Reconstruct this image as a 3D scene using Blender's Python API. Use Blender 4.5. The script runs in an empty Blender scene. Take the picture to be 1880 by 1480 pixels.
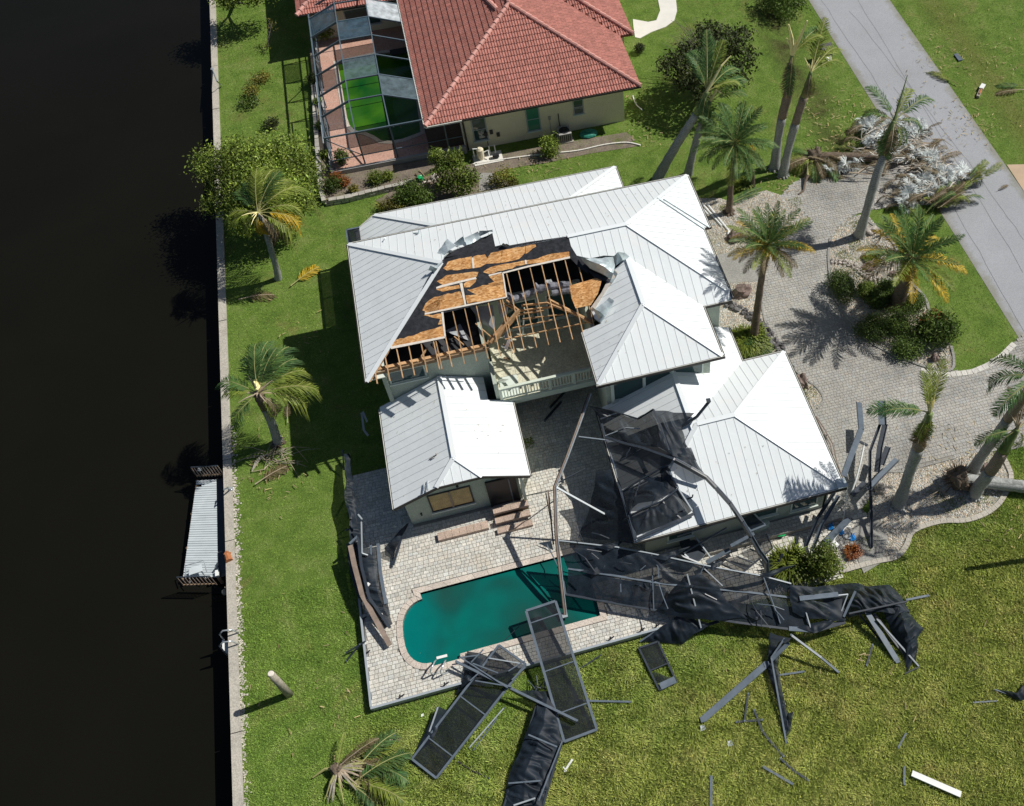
import bpy, math, random
import numpy as np
from math import sin, cos, pi, radians
from mathutils import Vector, Matrix, noise
random.seed(7); RNG = np.random.default_rng(11)
SC = bpy.context.scene
COL = SC.collection
# ------------------------------------------------------------------ camera
F_PX, PPX, PPY, CAM_H = 1923.28, 1223.91, 609.88, 45.0
def _rx(a): c, s = cos(a), sin(a); return np.array([[1,0,0],[0,c,-s],[0,s,c]])
def _rz(a): c, s = cos(a), sin(a); return np.array([[c,-s,0],[s,c,0],[0,0,1]])
RC = _rz(-0.00906529) @ _rx(-0.66061009) @ _rz(-0.27085459) @ np.diag([1,-1,-1.])
cam_data = bpy.data.cameras.new('camera'); cam = bpy.data.objects.new('camera', cam_data); COL.objects.link(cam)
mw = np.eye(4); mw[:3,0] = RC[0]; mw[:3,1] = -RC[1]; mw[:3,2] = -RC[2]; mw[2,3] = CAM_H
cam.matrix_world = Matrix(mw.tolist())
cam_data.sensor_fit = 'HORIZONTAL'; cam_data.sensor_width = 36; cam_data.lens = F_PX/1880*36
cam_data.shift_x = -(PPX-940)/1880; cam_data.shift_y = -(740-PPY)/1880
cam_data.clip_start = .5; cam_data.clip_end = 2000
SC.camera = cam
# ------------------------------------------------------------------ sun and sky
SUN = Vector((.86, .085, 1)).normalized()
world = bpy.data.worlds.new('World'); SC.world = world; world.use_nodes = True
wn = world.node_tree; sky = wn.nodes.new('ShaderNodeTexSky'); sky.sky_type = 'NISHITA'; sky.sun_disc = False
sky.sun_elevation = math.asin(SUN.z); sky.sun_rotation = math.atan2(SUN.x, SUN.y)
bg = wn.nodes['Background']; wn.links.new(sky.outputs[0], bg.inputs[0]); bg.inputs[1].default_value = .05
sl = bpy.data.lights.new('sun', 'SUN'); sl.energy = 4.8; sl.angle = radians(.5); sl.color = (1, .965, .9)
so = bpy.data.objects.new('sun', sl); COL.objects.link(so); so.rotation_euler = (-SUN).to_track_quat('-Z', 'Y').to_euler(); so.location = (60, 30, 60)
SC.view_settings.view_transform = 'Standard'; SC.view_settings.look = 'None'
SC.view_settings.exposure = -.06; SC.view_settings.gamma = 1; SC.view_settings.use_curve_mapping = False
try:
    SC.cycles.max_bounces = 8; SC.cycles.transparent_max_bounces = 16; SC.cycles.use_denoising = True
except Exception: pass

# ------------------------------------------------------------------ helpers
def ray(px, py): return RC.T @ np.array([(px-PPX)/F_PX, (py-PPY)/F_PX, 1.])
def G(px, py, h=0.0):
    """the place at height h metres that the photograph shows at this pixel"""
    r = ray(px, py); t = (h-CAM_H)/r[2]; return (float(r[0]*t), float(r[1]*t), float(h))
def Gf(px, py, fn, dz=0.0):
    """the place on a sloping surface z = fn(x, y)"""
    h = 3.0
    for _ in range(14):
        x, y, _z = G(px, py, h); h = .5*h + .5*(fn(x, y)+dz)
    return (x, y, h)
def vadd(a, b): return (a[0]+b[0], a[1]+b[1], a[2]+b[2])

class MB:
    def __init__(s): s.v = []; s.f = []; s.c = []
    def poly(s, pts):
        n = len(s.v); s.v += [tuple(p) for p in pts]; s.f.append(tuple(range(n, n+len(pts)))); return s
    def prism(s, pts, z0, z1):
        """pts: XY outline counter-clockwise"""
        a = sum(pts[i][0]*pts[(i+1) % len(pts)][1]-pts[(i+1) % len(pts)][0]*pts[i][1] for i in range(len(pts)))
        if a < 0: pts = pts[::-1]
        n = len(s.v); m = len(pts)
        s.v += [(p[0], p[1], z1) for p in pts]+[(p[0], p[1], z0) for p in pts]
        s.f.append(tuple(range(n, n+m))); s.f.append(tuple(range(n+2*m-1, n+m-1, -1)))
        for i in range(m):
            j = (i+1) % m; s.f.append((n+i, n+m+i, n+m+j, n+j))
        return s
    def slab(s, pts, t):
        """3D planar outline extruded down by t"""
        n = len(s.v); m = len(pts)
        s.v += [tuple(p) for p in pts]+[(p[0], p[1], p[2]-t) for p in pts]
        s.f.append(tuple(range(n, n+m))); s.f.append(tuple(range(n+2*m-1, n+m-1, -1)))
        for i in range(m):
            j = (i+1) % m; s.f.append((n+i, n+m+i, n+m+j, n+j))
        return s
    def box(s, x0, x1, y0, y1, z0, z1): return s.prism([(x0,y0),(x1,y0),(x1,y1),(x0,y1)], z0, z1)
    def beam(s, p, q, w=.08, h=.08, up=(0,0,1)):
        p = Vector(p); q = Vector(q); d = (q-p); L = d.length
        if L < 1e-6: return s
        d /= L; u = Vector(up); sd = d.cross(u)
        if sd.length < .05: sd = d.cross(Vector((1,0,0)))
        sd.normalize(); u = sd.cross(d); n = len(s.v)
        for e in (p, q):
            for a, b in ((-1,-1),(1,-1),(1,1),(-1,1)): s.v.append(tuple(e+sd*(a*w/2)+u*(b*h/2)))
        s.f += [(n+3,n+2,n+1,n),(n+4,n+5,n+6,n+7)]
        for i in range(4):
            j = (i+1) % 4; s.f.append((n+i, n+j, n+4+j, n+4+i))
        return s
    def chain(s, pts, w=.08, h=.08, up=(0,0,1)):
        for a, b in zip(pts, pts[1:]): s.beam(a, b, w, h, up)
        return s
    def tube(s, pts, rad, n=8, cap=True, jit=0):
        pts = [Vector(p) for p in pts]
        if not hasattr(rad, '__len__'): rad = [rad]*len(pts)
        base = len(s.v); prev = None
        for i, p in enumerate(pts):
            d = (pts[min(i+1, len(pts)-1)]-pts[max(i-1, 0)]).normalized()
            a = Vector((1,0,0)) if abs(d.x) < .8 else Vector((0,1,0))
            if prev is not None: a = prev
            a = (a-d*a.dot(d)).normalized(); prev = a; b = d.cross(a)
            for k in range(n):
                t = 2*pi*k/n; r = rad[i]*(1+(random.uniform(-jit, jit) if jit else 0))
                s.v.append(tuple(p+a*(r*cos(t))+b*(r*sin(t))))
        for i in range(len(pts)-1):
            for k in range(n):
                l = (k+1) % n; s.f.append((base+i*n+k, base+i*n+l, base+(i+1)*n+l, base+(i+1)*n+k))
        if cap:
            s.f.append(tuple(base+k for k in range(n-1, -1, -1))); m = base+(len(pts)-1)*n; s.f.append(tuple(m+k for k in range(n)))
        return s
    def blob(s, c, r, seg=10, rings=6, jit=.15, seed=0):
        base = len(s.v); rx, ry, rz = r if hasattr(r, '__len__') else (r, r, r)
        rnd = random.Random(seed)
        def J(x, y, z): return 1+jit*noise.noise(Vector((x*1.6+seed*3.1, y*1.6, z*1.6)))*1.6
        s.v.append((c[0], c[1], c[2]+rz*J(0,0,1)))
        for i in range(1, rings):
            a = pi*i/rings
            for k in range(seg):
                t = 2*pi*k/seg; x, y, z = sin(a)*cos(t), sin(a)*sin(t), cos(a); j = J(x, y, z)
                s.v.append((c[0]+rx*x*j, c[1]+ry*y*j, c[2]+rz*z*j))
        s.v.append((c[0], c[1], c[2]-rz)); last = len(s.v)-1
        for k in range(seg):
            l = (k+1) % seg; s.f.append((base, base+1+k, base+1+l)); m = base+1+(rings-2)*seg
            s.f.append((last, m+l, m+k))
            for i in range(rings-2):
                q = base+1+i*seg; s.f.append((q+k, q+seg+k, q+seg+l, q+l))
        return s
    def mesh(s, name, mat, smooth=False):
        me = bpy.data.meshes.new(name); me.from_pydata(s.v, [], s.f); me.materials.append(mat)
        if smooth: me.polygons.foreach_set('use_smooth', [True]*len(me.polygons))
        me.update(); return me
    def build(s, name, mat, parent=None, smooth=False, kind=None, label=None, colors=None):
        me = s.mesh(name, mat, smooth)
        if colors is not None:
            at = me.color_attributes.new('tint', 'FLOAT_COLOR', 'CORNER'); buf = []
            for p, c in zip(me.polygons, colors): buf += [c[0], c[1], c[2], 1]*p.loop_total
            at.data.foreach_set('color', buf)
        return link(name, me, parent, kind, label)
def link(name, me, parent=None, kind=None, label=None):
    o = bpy.data.objects.new(name, me); COL.objects.link(o)
    if parent is not None: setpar(o, parent)
    if kind: o['kind'] = kind
    if label: o['label'] = label
    return o
ORG = {}
def setpar(o, parent):
    o.parent = parent; L = ORG.get(parent.name, Vector((0,0,0)))
    o.matrix_parent_inverse = Matrix.Translation(-L); ORG[o.name] = Vector((0,0,0)) if o.type != 'EMPTY' else L
def tag(o, label, cat, group=None):
    o['label'] = label; o['category'] = cat
    if group: o['group'] = group
    return o
def thing(name, label, cat, loc=(0,0,0), group=None):
    o = bpy.data.objects.new(name, None); COL.objects.link(o); o.location = loc; o.empty_display_size = .3
    ORG[o.name] = Vector(loc); return tag(o, label, cat, group)
def struct(o): o['kind'] = 'structure'; return o

# numpy quad/tri soups
def soup(name, V, nper, mat, parent=None, kind=None, tint=None):
    V = np.asarray(V, dtype=np.float32).reshape(-1, 3); nf = len(V)//nper
    me = bpy.data.meshes.new(name); me.vertices.add(len(V)); me.vertices.foreach_set('co', V.ravel())
    me.loops.add(len(V)); me.loops.foreach_set('vertex_index', np.arange(len(V), dtype=np.int32))
    me.polygons.add(nf); me.polygons.foreach_set('loop_start', np.arange(0, len(V), nper, dtype=np.int32))
    me.polygons.foreach_set('loop_total', np.full(nf, nper, dtype=np.int32))
    me.materials.append(mat); me.update(calc_edges=True)
    if tint is not None:
        at = me.color_attributes.new('tint', 'FLOAT_COLOR', 'CORNER')
        c = np.ones((nf, nper, 4), dtype=np.float32); c[:, :, :3] = np.asarray(tint, dtype=np.float32)[:, None, :]
        at.data.foreach_set('color', c.ravel())
    return link(name, me, parent, kind)

def inpoly(x, y, poly):
    x = np.asarray(x); y = np.asarray(y); r = np.zeros(x.shape, bool); n = len(poly)
    for i in range(n):
        x1, y1 = poly[i][:2]; x2, y2 = poly[(i+1) % n][:2]
        c = ((y1 > y) != (y2 > y)) & (x < (x2-x1)*(y-y1)/((y2-y1) if y2 != y1 else 1e-9)+x1); r ^= c
    return r
def clip(poly, a, b, c):
    """keep a*x+b*y<=c"""
    out = []; n = len(poly)
    for i in range(n):
        p, q = poly[i], poly[(i+1) % n]; dp = a*p[0]+b*p[1]-c; dq = a*q[0]+b*q[1]-c
        if dp <= 0: out.append(p)
        if dp*dq < 0:
            t = dp/(dp-dq); out.append((p[0]+(q[0]-p[0])*t, p[1]+(q[1]-p[1])*t))
    return out
def area(p): return abs(sum(p[i][0]*p[(i+1) % len(p)][1]-p[(i+1) % len(p)][0]*p[i][1] for i in range(len(p))))/2
def PG(pts, h=0): return [G(x, y, h)[:2] for x, y in pts]

# ------------------------------------------------------------------ materials
def newmat(name):
    m = bpy.data.materials.new(name); m.use_nodes = True; nt = m.node_tree; return m, nt, nt.nodes['Principled BSDF']
def nd(nt, t, **k):
    n = nt.nodes.new(t)
    for a, b in k.items():
        if a in n.bl_rna.properties.keys(): setattr(n, a, b)
    return n
def noise_n(nt, scale, detail=3, rough=.6, vec=None, dist=0):
    n = nt.nodes.new('ShaderNodeTexNoise'); n.inputs['Scale'].default_value = scale; n.inputs['Detail'].default_value = detail
    n.inputs['Roughness'].default_value = rough; n.inputs['Distortion'].default_value = dist
    if vec is not None: nt.links.new(vec, n.inputs['Vector'])
    return n.outputs['Fac']
def ramp(nt, fac, stops):
    r = nt.nodes.new('ShaderNodeValToRGB'); nt.links.new(fac, r.inputs[0]); e = r.color_ramp.elements
    while len(e) < len(stops): e.new(.5)
    for k, (p, c) in enumerate(stops):
        e[k].position = p; e[k].color = (*c, 1) if hasattr(c, '__len__') else (c, c, c, 1)
    return r.outputs[0]
def mix(nt, f, a, b, mode='MIX'):
    m = nt.nodes.new('ShaderNodeMix'); m.data_type = 'RGBA'; m.blend_type = mode
    for sock, v in ((m.inputs[0], f), (m.inputs[6], a), (m.inputs[7], b)):
        if isinstance(v, bpy.types.NodeSocket): nt.links.new(v, sock)
        elif hasattr(v, '__len__'): sock.default_value = (*v, 1)
        else: sock.default_value = v
    return m.outputs[2]
def math_n(nt, op, a, b=None, cl=False):
    m = nt.nodes.new('ShaderNodeMath'); m.operation = op; m.use_clamp = cl
    for i, v in enumerate((a, b)):
        if v is None: continue
        if isinstance(v, bpy.types.NodeSocket): nt.links.new(v, m.inputs[i])
        else: m.inputs[i].default_value = v
    return m.outputs[0]
def pos(nt): return nt.nodes.new('ShaderNodeNewGeometry').outputs['Position']
def bump(nt, bs, fac, strength=.3, dist=.02):
    b = nt.nodes.new('ShaderNodeBump'); b.inputs['Strength'].default_value = strength; b.inputs['Distance'].default_value = dist
    nt.links.new(fac, b.inputs['Height']); nt.links.new(b.outputs[0], bs.inputs['Normal'])
def M(name, col, rough=.7, var=.15, scale=2.0, metal=0, fine=None, spec=.3, objvar=0, tint=False, bmp=0, patch=None):
    m, nt, bs = newmat(name); P = pos(nt)
    n1 = noise_n(nt, scale, 5, .65, P)
    c = ramp(nt, n1, [(.3, [x*(1-var) for x in col]), (.7, [min(1, x*(1+var)) for x in col])])
    if patch:
        n3 = noise_n(nt, patch[1], 4, .6, P); c = mix(nt, math_n(nt, 'MULTIPLY', math_n(nt, 'SUBTRACT', n3, patch[2]), 5, True), c, patch[0])
    if fine:
        n2 = noise_n(nt, fine, 2, .6, P); c = mix(nt, 1, c, ramp(nt, n2, [(.3, .72), (.7, 1.2)]), 'MULTIPLY')
    if tint:
        a = nt.nodes.new('ShaderNodeAttribute'); a.attribute_name = 'tint'; c = mix(nt, 1, c, a.outputs['Color'], 'MULTIPLY')
    if objvar:
        oi = nt.nodes.new('ShaderNodeObjectInfo'); c = mix(nt, 1, c, ramp(nt, oi.outputs['Random'], [(0, 1-objvar), (1, 1+objvar)]), 'MULTIPLY')
    nt.links.new(c, bs.inputs['Base Color']); bs.inputs['Roughness'].default_value = rough; bs.inputs['Metallic'].default_value = metal
    bs.inputs['Specular IOR Level'].default_value = spec
    if bmp: bump(nt, bs, noise_n(nt, fine or scale*8, 3, .6, P), bmp, .03)
    return m
def add_random(nt, c, attr='tint'):
    a = nt.nodes.new('ShaderNodeAttribute'); a.attribute_name = attr; return mix(nt, 1, c, a.outputs['Color'], 'MULTIPLY')

def grass_mat(name, blades):
    m, nt, bs = newmat(name); P = pos(nt)
    sep = nt.nodes.new('ShaderNodeSeparateXYZ'); nt.links.new(P, sep.inputs[0]); X, Y = sep.outputs[0], sep.outputs[1]
    big = noise_n(nt, .16, 5, .6, P, .6); mid = noise_n(nt, .9, 5, .65, P, .4); fin = noise_n(nt, 7, 4, .7, P)
    lawn = ramp(nt, mid, [(.28, (.098,.172,.030)), (.5, (.150,.238,.042)), (.74, (.225,.285,.080))])
    field = ramp(nt, mid, [(.28, (.160,.215,.038)), (.5, (.225,.275,.058)), (.72, (.320,.345,.100))])
    # the unmown field begins south and east of the pool
    t = math_n(nt, 'MULTIPLY', math_n(nt, 'SUBTRACT', 19.0, Y), .16)
    t2 = math_n(nt, 'MULTIPLY', math_n(nt, 'SUBTRACT', X, 3.0), .03)
    w = math_n(nt, 'ADD', math_n(nt, 'ADD', t, t2), math_n(nt, 'MULTIPLY', math_n(nt, 'SUBTRACT', big, .5), 3.0), True)
    c = mix(nt, w, lawn, field)
    # worn yellow and bare places
    dry = math_n(nt, 'MULTIPLY', math_n(nt, 'SUBTRACT', noise_n(nt, .34, 5, .72, P, 1.0), .545), 5.0, True)
    c = mix(nt, math_n(nt, 'MULTIPLY', dry, .62), c, (.26,.205,.085))
    dk = math_n(nt, 'MULTIPLY', math_n(nt, 'SUBTRACT', noise_n(nt, .7, 4, .6, P), .62), 6.0, True)
    c = mix(nt, math_n(nt, 'MULTIPLY', dk, .5), c, (.035,.075,.012))
    # swale of dead grass beside the road, greener strip and bare brown dirt
    sw = math_n(nt, 'SUBTRACT', 1.0, math_n(nt, 'MULTIPLY', math_n(nt, 'ABSOLUTE', math_n(nt, 'SUBTRACT', X, 24.0)), .6), True)
    sw = math_n(nt, 'MULTIPLY', math_n(nt, 'MULTIPLY', sw, ramp(nt, noise_n(nt, .5, 5, .7, P), [(.35, 0.), (.6, 1.)])), math_n(nt, 'MULTIPLY', math_n(nt, 'SUBTRACT', Y, 42.), .5, True))
    c = mix(nt, math_n(nt, 'MULTIPLY', sw, .95), c, (.070,.062,.026))
    sw2 = math_n(nt, 'SUBTRACT', 1.0, math_n(nt, 'MULTIPLY', math_n(nt, 'ABSOLUTE', math_n(nt, 'SUBTRACT', X, 36.0)), .55), True)
    c = mix(nt, math_n(nt, 'MULTIPLY', math_n(nt, 'MULTIPLY', sw2, big), .9), c, (.17,.14,.045))
    c = mix(nt, 1, c, ramp(nt, fin, [(.3, .70), (.7, 1.25)]), 'MULTIPLY')
    if blades:
        c = add_random(nt, c)
        bs.inputs['Specular IOR Level'].default_value = .1
    else:
        n4 = noise_n(nt, 24, 3, .7, P); c = mix(nt, 1, c, ramp(nt, n4, [(.35, .5), (.65, 1.15)]), 'MULTIPLY')
        bump(nt, bs, n4, .8, .06); bs.inputs['Specular IOR Level'].default_value = .1
    nt.links.new(c, bs.inputs['Base Color']); bs.inputs['Roughness'].default_value = .75
    return m
mGrass = grass_mat('grass_ground', False); mBlade = grass_mat('grass_blades', True)
def leaf_mat(name, a, b, objvar=.18, rough=.5):
    m, nt, bs = newmat(name); P = pos(nt)
    c = ramp(nt, noise_n(nt, 1.7, 3, .6, P), [(.3, a), (.7, b)]); oi = nt.nodes.new('ShaderNodeObjectInfo')
    c = mix(nt, 1, c, ramp(nt, oi.outputs['Random'], [(0, 1-objvar), (1, 1+objvar)]), 'MULTIPLY')
    c = add_random(nt, c)
    nt.links.new(c, bs.inputs['Base Color']); bs.inputs['Roughness'].default_value = rough; bs.inputs['Specular IOR Level'].default_value = .25
    tr = nt.nodes.new('ShaderNodeBsdfTranslucent'); nt.links.new(c, tr.inputs[0]); ms = nt.nodes.new('ShaderNodeMixShader'); ms.inputs[0].default_value = .22
    nt.links.new(bs.outputs[0], ms.inputs[1]); nt.links.new(tr.outputs[0], ms.inputs[2]); nt.links.new(ms.outputs[0], nt.nodes['Material Output'].inputs[0])
    return m
mLeafTree = leaf_mat('tree_leaf', (.09,.150,.025), (.23,.28,.055))
mLeafDark = leaf_mat('dark_leaf', (.030,.045,.016), (.075,.090,.032))
mLeafShrub = leaf_mat('shrub_leaf', (.050,.095,.018), (.125,.180,.038))
mLeafYel = leaf_mat('yellow_leaf', (.13,.14,.025), (.24,.21,.05))
mLeafRed = leaf_mat('red_leaf', (.20,.05,.02), (.30,.13,.04))
mFrG = leaf_mat('frond_green', (.045,.120,.038), (.125,.205,.058))
mFrL = leaf_mat('frond_light_green', (.13,.19,.025), (.25,.29,.055))
mFrY = leaf_mat('frond_yellow', (.42,.28,.02), (.60,.42,.05))
mFrD = leaf_mat('frond_dead_brown', (.13,.10,.05), (.22,.17,.09))
mFrW = leaf_mat('frond_pale_silver', (.52,.57,.57), (.76,.80,.78))
mRachis = M('frond_stalk', (.34,.33,.13), .6)
mRachisB = M('dead_frond_stalk', (.42,.34,.25), .7)
mSpear = M('torn_pale_spear', (.78,.70,.34), .6)

mMetal = M('white_metal_roof', (.76,.80,.815), .38, .03, .35, spec=.4, patch=((.78,.80,.79), .8, .55), objvar=.015)
mMetalW = M('light_boosted_west_roof', (.82,.86,.87), .42, .05, .5, spec=.4, patch=((.74,.76,.75), .9, .58), objvar=.02)  # west slopes only: paler copy of the white metal, extra light put into colour
mMetalT = M('torn_blue_grey_metal', (.52,.60,.62), .3, .25, 3, metal=.25, spec=.5)
for _m in (mMetal, mMetalW): bump(_m.node_tree, _m.node_tree.nodes['Principled BSDF'], noise_n(_m.node_tree, 1.6, 4, .6, pos(_m.node_tree), .6), .35, .03)
mSeam = M('roof_seam', (.60,.63,.64), .5, .1, 2)
mGut = M('dark_gutter', (.035,.032,.03), .5)
mGutW = M('pale_fascia', (.62,.62,.56), .5)
mWall = M('pale_green_stucco', (.42,.47,.40), .85, .06, 1.2, fine=30)
mTrim = M('pale_trim', (.62,.68,.62), .6, .05)
mRail = M('balcony_rail_paint', (.60,.66,.56), .6, .06)
mGlass, _nt, _b = newmat('window_glass'); _b.inputs['Base Color'].default_value = (.03,.07,.07,1); _b.inputs['Roughness'].default_value = .06; _b.inputs['Specular IOR Level'].default_value = .6
mGlassG, _nt, _b = newmat('green_window_glass'); _b.inputs['Base Color'].default_value = (.05,.22,.15,1); _b.inputs['Roughness'].default_value = .15
mPly = M('boarded_plywood', (.52,.38,.19), .8, .18, 3, fine=20)
mWood = M('rafter_timber', (.47,.29,.15), .8, .3, 5, objvar=.2)
mWoodD = M('weathered_timber', (.23,.16,.10), .85, .3, 4, objvar=.3)
mFelt = M('roofing_felt', (.028,.030,.036), .85, .3, 3, spec=.2, bmp=.4, fine=6)
mDark = M('shade_toned_interior', (.045,.045,.05), .9, .5, 1.5)  # attic shade put into the colour of the floor and insulation
mDry = M('drywall', (.36,.38,.40), .85, .25, 1.2)
mDuct = M('flexible_duct', (.22,.23,.27), .35, .35, 5, spec=.6, bmp=.6, fine=14)
mIns = M('insulation_scraps', (.52,.46,.46), .9, .4, 6)
def osb():
    m, nt, bs = newmat('strand_board'); P = pos(nt); mp = nt.nodes.new('ShaderNodeMapping'); nt.links.new(P, mp.inputs[0]); mp.inputs['Scale'].default_value = (1, 2.2, 1)
    v = nt.nodes.new('ShaderNodeTexVoronoi'); v.inputs['Scale'].default_value = 9; nt.links.new(mp.outputs[0], v.inputs['Vector'])
    sp = nt.nodes.new('ShaderNodeSeparateColor'); nt.links.new(v.outputs['Color'], sp.inputs[0])
    c = ramp(nt, sp.outputs[0], [(0, (.40,.18,.055)), (.5, (.60,.30,.11)), (1, (.76,.47,.22))])
    c = mix(nt, 1, c, ramp(nt, noise_n(nt, 1.4, 4, .6, P), [(.3, .72), (.7, 1.15)]), 'MULTIPLY')
    nt.links.new(c, bs.inputs['Base Color']); bs.inputs['Roughness'].default_value = .75; bs.inputs['Specular IOR Level'].default_value = .2; return m
mOSB = osb()
mTape = M('pale_board_edge', (.72,.66,.58), .8, .15, 8)
mDeckF = M('balcony_floor', (.62,.60,.46), .85, .15, 1.6, fine=12, patch=((.50,.38,.22), 1.2, .58))
mConc = M('concrete', (.46,.43,.37), .85, .12, .7, fine=18, bmp=.15, patch=((.34,.31,.26), 1.3, .55))
mConcG = M('grey_concrete_path', (.30,.295,.27), .85, .15, .8, fine=18, bmp=.15)
mWhiteConc = M('bright_concrete_path', (.70,.68,.62), .85, .06, 1)
mTanConc = M('tan_driveway', (.48,.36,.25), .85, .1, 1)
mPav = M('pale_pavers', (.60,.58,.52), .8, .06, .5, fine=22, tint=True, patch=((.52,.48,.40), .6, .55))
mPavPlain = M('pale_border_pavers', (.60,.58,.53), .8, .08, .8, fine=22, objvar=.08)
mPavG = M('grey_pavers', (.385,.372,.34), .85, .16, .22, fine=22, tint=True, patch=((.27,.265,.245), .3, .50))
mJoint = M('paver_joints', (.27,.26,.235), .9, .2, 2)
mCope = M('pink_coping', (.57,.50,.43), .75, .1, 2, fine=16, objvar=.08)
mStep = M('step_brick', (.47,.36,.29), .8, .1, 2, fine=16, objvar=.08)
mPinkDeck = M('pink_deck_coating', (.50,.30,.23), .8, .10, .8, fine=15, patch=((.56,.37,.30), .5, .5))
mAlu = M('dark_bronze_aluminium', (.035,.044,.058), .4, .2, 3, spec=.5)
mAluL = M('grey_blue_aluminium', (.115,.145,.18), .4, .2, 3, spec=.5)
mAluW = M('pale_aluminium', (.34,.38,.41), .4, .1, 3, spec=.5)
mAluBr = M('brown_aluminium', (.26,.20,.16), .5, .25, 3, spec=.5)
mCageBlue = M('neighbour_cage_frame', (.10,.14,.17), .4, .1, 3, spec=.5)
def screen(name, col, t, sheen=.35):
    m, nt, bs = newmat(name); P = pos(nt)
    c = ramp(nt, noise_n(nt, 2.5, 4, .6, P), [(.3, [x*.6 for x in col]), (.75, [x*1.5 for x in col])])
    nt.links.new(c, bs.inputs['Base Color']); bs.inputs['Roughness'].default_value = sheen; bs.inputs['Specular IOR Level'].default_value = .22
    tr = nt.nodes.new('ShaderNodeBsdfTransparent'); ms = nt.nodes.new('ShaderNodeMixShader'); ms.inputs[0].default_value = t
    nt.links.new(bs.outputs[0], ms.inputs[1]); nt.links.new(tr.outputs[0], ms.inputs[2]); nt.links.new(ms.outputs[0], nt.nodes['Material Output'].inputs[0])
    return m
mScr = screen('insect_screen', (.010,.014,.020), .27, .65)
mScrD = screen('bunched_insect_screen', (.014,.021,.031), .07, .55)
mScrM = screen('sagging_insect_screen', (.014,.021,.031), .12, .55)
mScrB = screen('blue_insect_screen', (.06,.11,.15), .35, .5)
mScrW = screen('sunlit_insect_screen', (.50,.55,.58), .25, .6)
mScrG = screen('grey_insect_screen', (.10,.14,.16), .30, .5)
def water(name, a, b, sc, rough=.06, spec=.5, wave=.0, bm=(.15, 3)):
    m, nt, bs = newmat(name); P = pos(nt)
    c = ramp(nt, noise_n(nt, sc, 3, .5, P, .5), [(.3, a), (.7, b)]); nt.links.new(c, bs.inputs['Base Color'])
    bs.inputs['Roughness'].default_value = rough; bs.inputs['Specular IOR Level'].default_value = spec
    bump(nt, bs, noise_n(nt, bm[1], 3, .5, P), bm[0], .02); return m
mCanal = water('canal_water', (.0068,.0066,.0046), (.0084,.0080,.0056), .12, .05, .12, bm=(.06, 2))
mPool = water('green_blue_pool_water', (.006,.050,.045), (.001,.125,.105), .28, .07, .3, bm=(.12, 3))
def pool_depth(m):
    nt = m.node_tree; bs = nt.nodes['Principled BSDF']; P = pos(nt); sp = nt.nodes.new('ShaderNodeSeparateXYZ'); nt.links.new(P, sp.inputs[0])
    n = noise_n(nt, .30, 2, .45, P, .4); n2 = noise_n(nt, 1.3, 4, .6, P, .5)
    base = ramp(nt, n, [(.34, (.016,.070,.056)), (.50, (.006,.092,.078)), (.66, (.001,.150,.125))])
    far = math_n(nt, 'MULTIPLY', math_n(nt, 'SUBTRACT', -4.6, sp.outputs[0]), .7, True)      # shallow rounded west end
    c = mix(nt, far, base, (.001,.150,.140)); c = mix(nt, 1, c, ramp(nt, n2, [(.3, .95), (.7, 1.04)]), 'MULTIPLY'); nt.links.new(c, bs.inputs['Base Color'])
pool_depth(mPool)
mPoolN = water('algae_green_pool_water', (.003,.060,.008), (.055,.165,.010), .4, .1, .3, bm=(.05, 2))
mRoad = M('weathered_asphalt', (.345,.355,.375), .9, .06, .5, fine=45, bmp=.2, patch=((.31,.315,.33), .25, .5))
mCrack = M('road_seam', (.16,.165,.17), .9)
mPebble = M('white_pebbles', (.54,.50,.43), .8, .12, 2, tint=True)
mPebGround = M('pebble_bed_ground', (.33,.31,.25), .9, .3, 3, fine=16, bmp=.6, patch=((.12,.16,.035), 1.1, .51))
mRock = M('brown_boulder', (.20,.15,.13), .85, .3, 4, bmp=.5, fine=12)
mRockL = M('pale_boulder', (.42,.38,.34), .85, .3, 4, bmp=.5, fine=12)
mStone = M('cut_stone_block', (.42,.40,.35), .85, .15, 3, objvar=.15, fine=20)
mRock3 = M('dark_edging_stone', (.13,.125,.125), .85, .3, 4, objvar=.3)
def ringed(m, scale=5.0, lo=.72):
    nt = m.node_tree; bs = nt.nodes['Principled BSDF']; l = bs.inputs['Base Color'].links[0]; src = l.from_socket; P = pos(nt)
    w = nt.nodes.new('ShaderNodeTexWave'); w.bands_direction = 'Z'; w.inputs['Scale'].default_value = scale; w.inputs['Distortion'].default_value = 1.2; w.inputs['Detail'].default_value = 2; nt.links.new(P, w.inputs['Vector'])
    nt.links.new(mix(nt, 1, src, ramp(nt, w.outputs['Fac'], [(.0, lo), (.35, 1.05), (1, 1.0)]), 'MULTIPLY'), bs.inputs['Base Color']); return m
mTrunkR = M('royal_palm_trunk', (.34,.35,.335), .8, .14, 2.5, fine=14, bmp=.4)
mTrunkRB = M('royal_palm_brown_upper_trunk', (.27,.215,.175), .8, .2, 2.5, fine=14, bmp=.4)
ringed(mTrunkR, 3.0, .62); ringed(mTrunkRB, 3.0, .6)
mShaft = M('green_crownshaft', (.15,.20,.07), .5, .3, 2.5)
mTrunkD = M('rough_palm_trunk', (.15,.115,.085), .9, .35, 6, fine=14, bmp=.8)
mBark = M('bark', (.17,.15,.13), .9, .3, 5, bmp=.5, fine=14)
mPost = M('old_piling', (.34,.31,.25), .85, .2, 4, fine=16)
mTile = M('terracotta_roof_tile', (.43,.180,.145), .75, .07, 1.2, fine=9, tint=True)
mTilePlain = M('terracotta_underlay', (.30,.11,.08), .85)
mCap = M('pale_ridge_tile', (.58,.30,.255), .75, .15, 3, objvar=.12)
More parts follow.
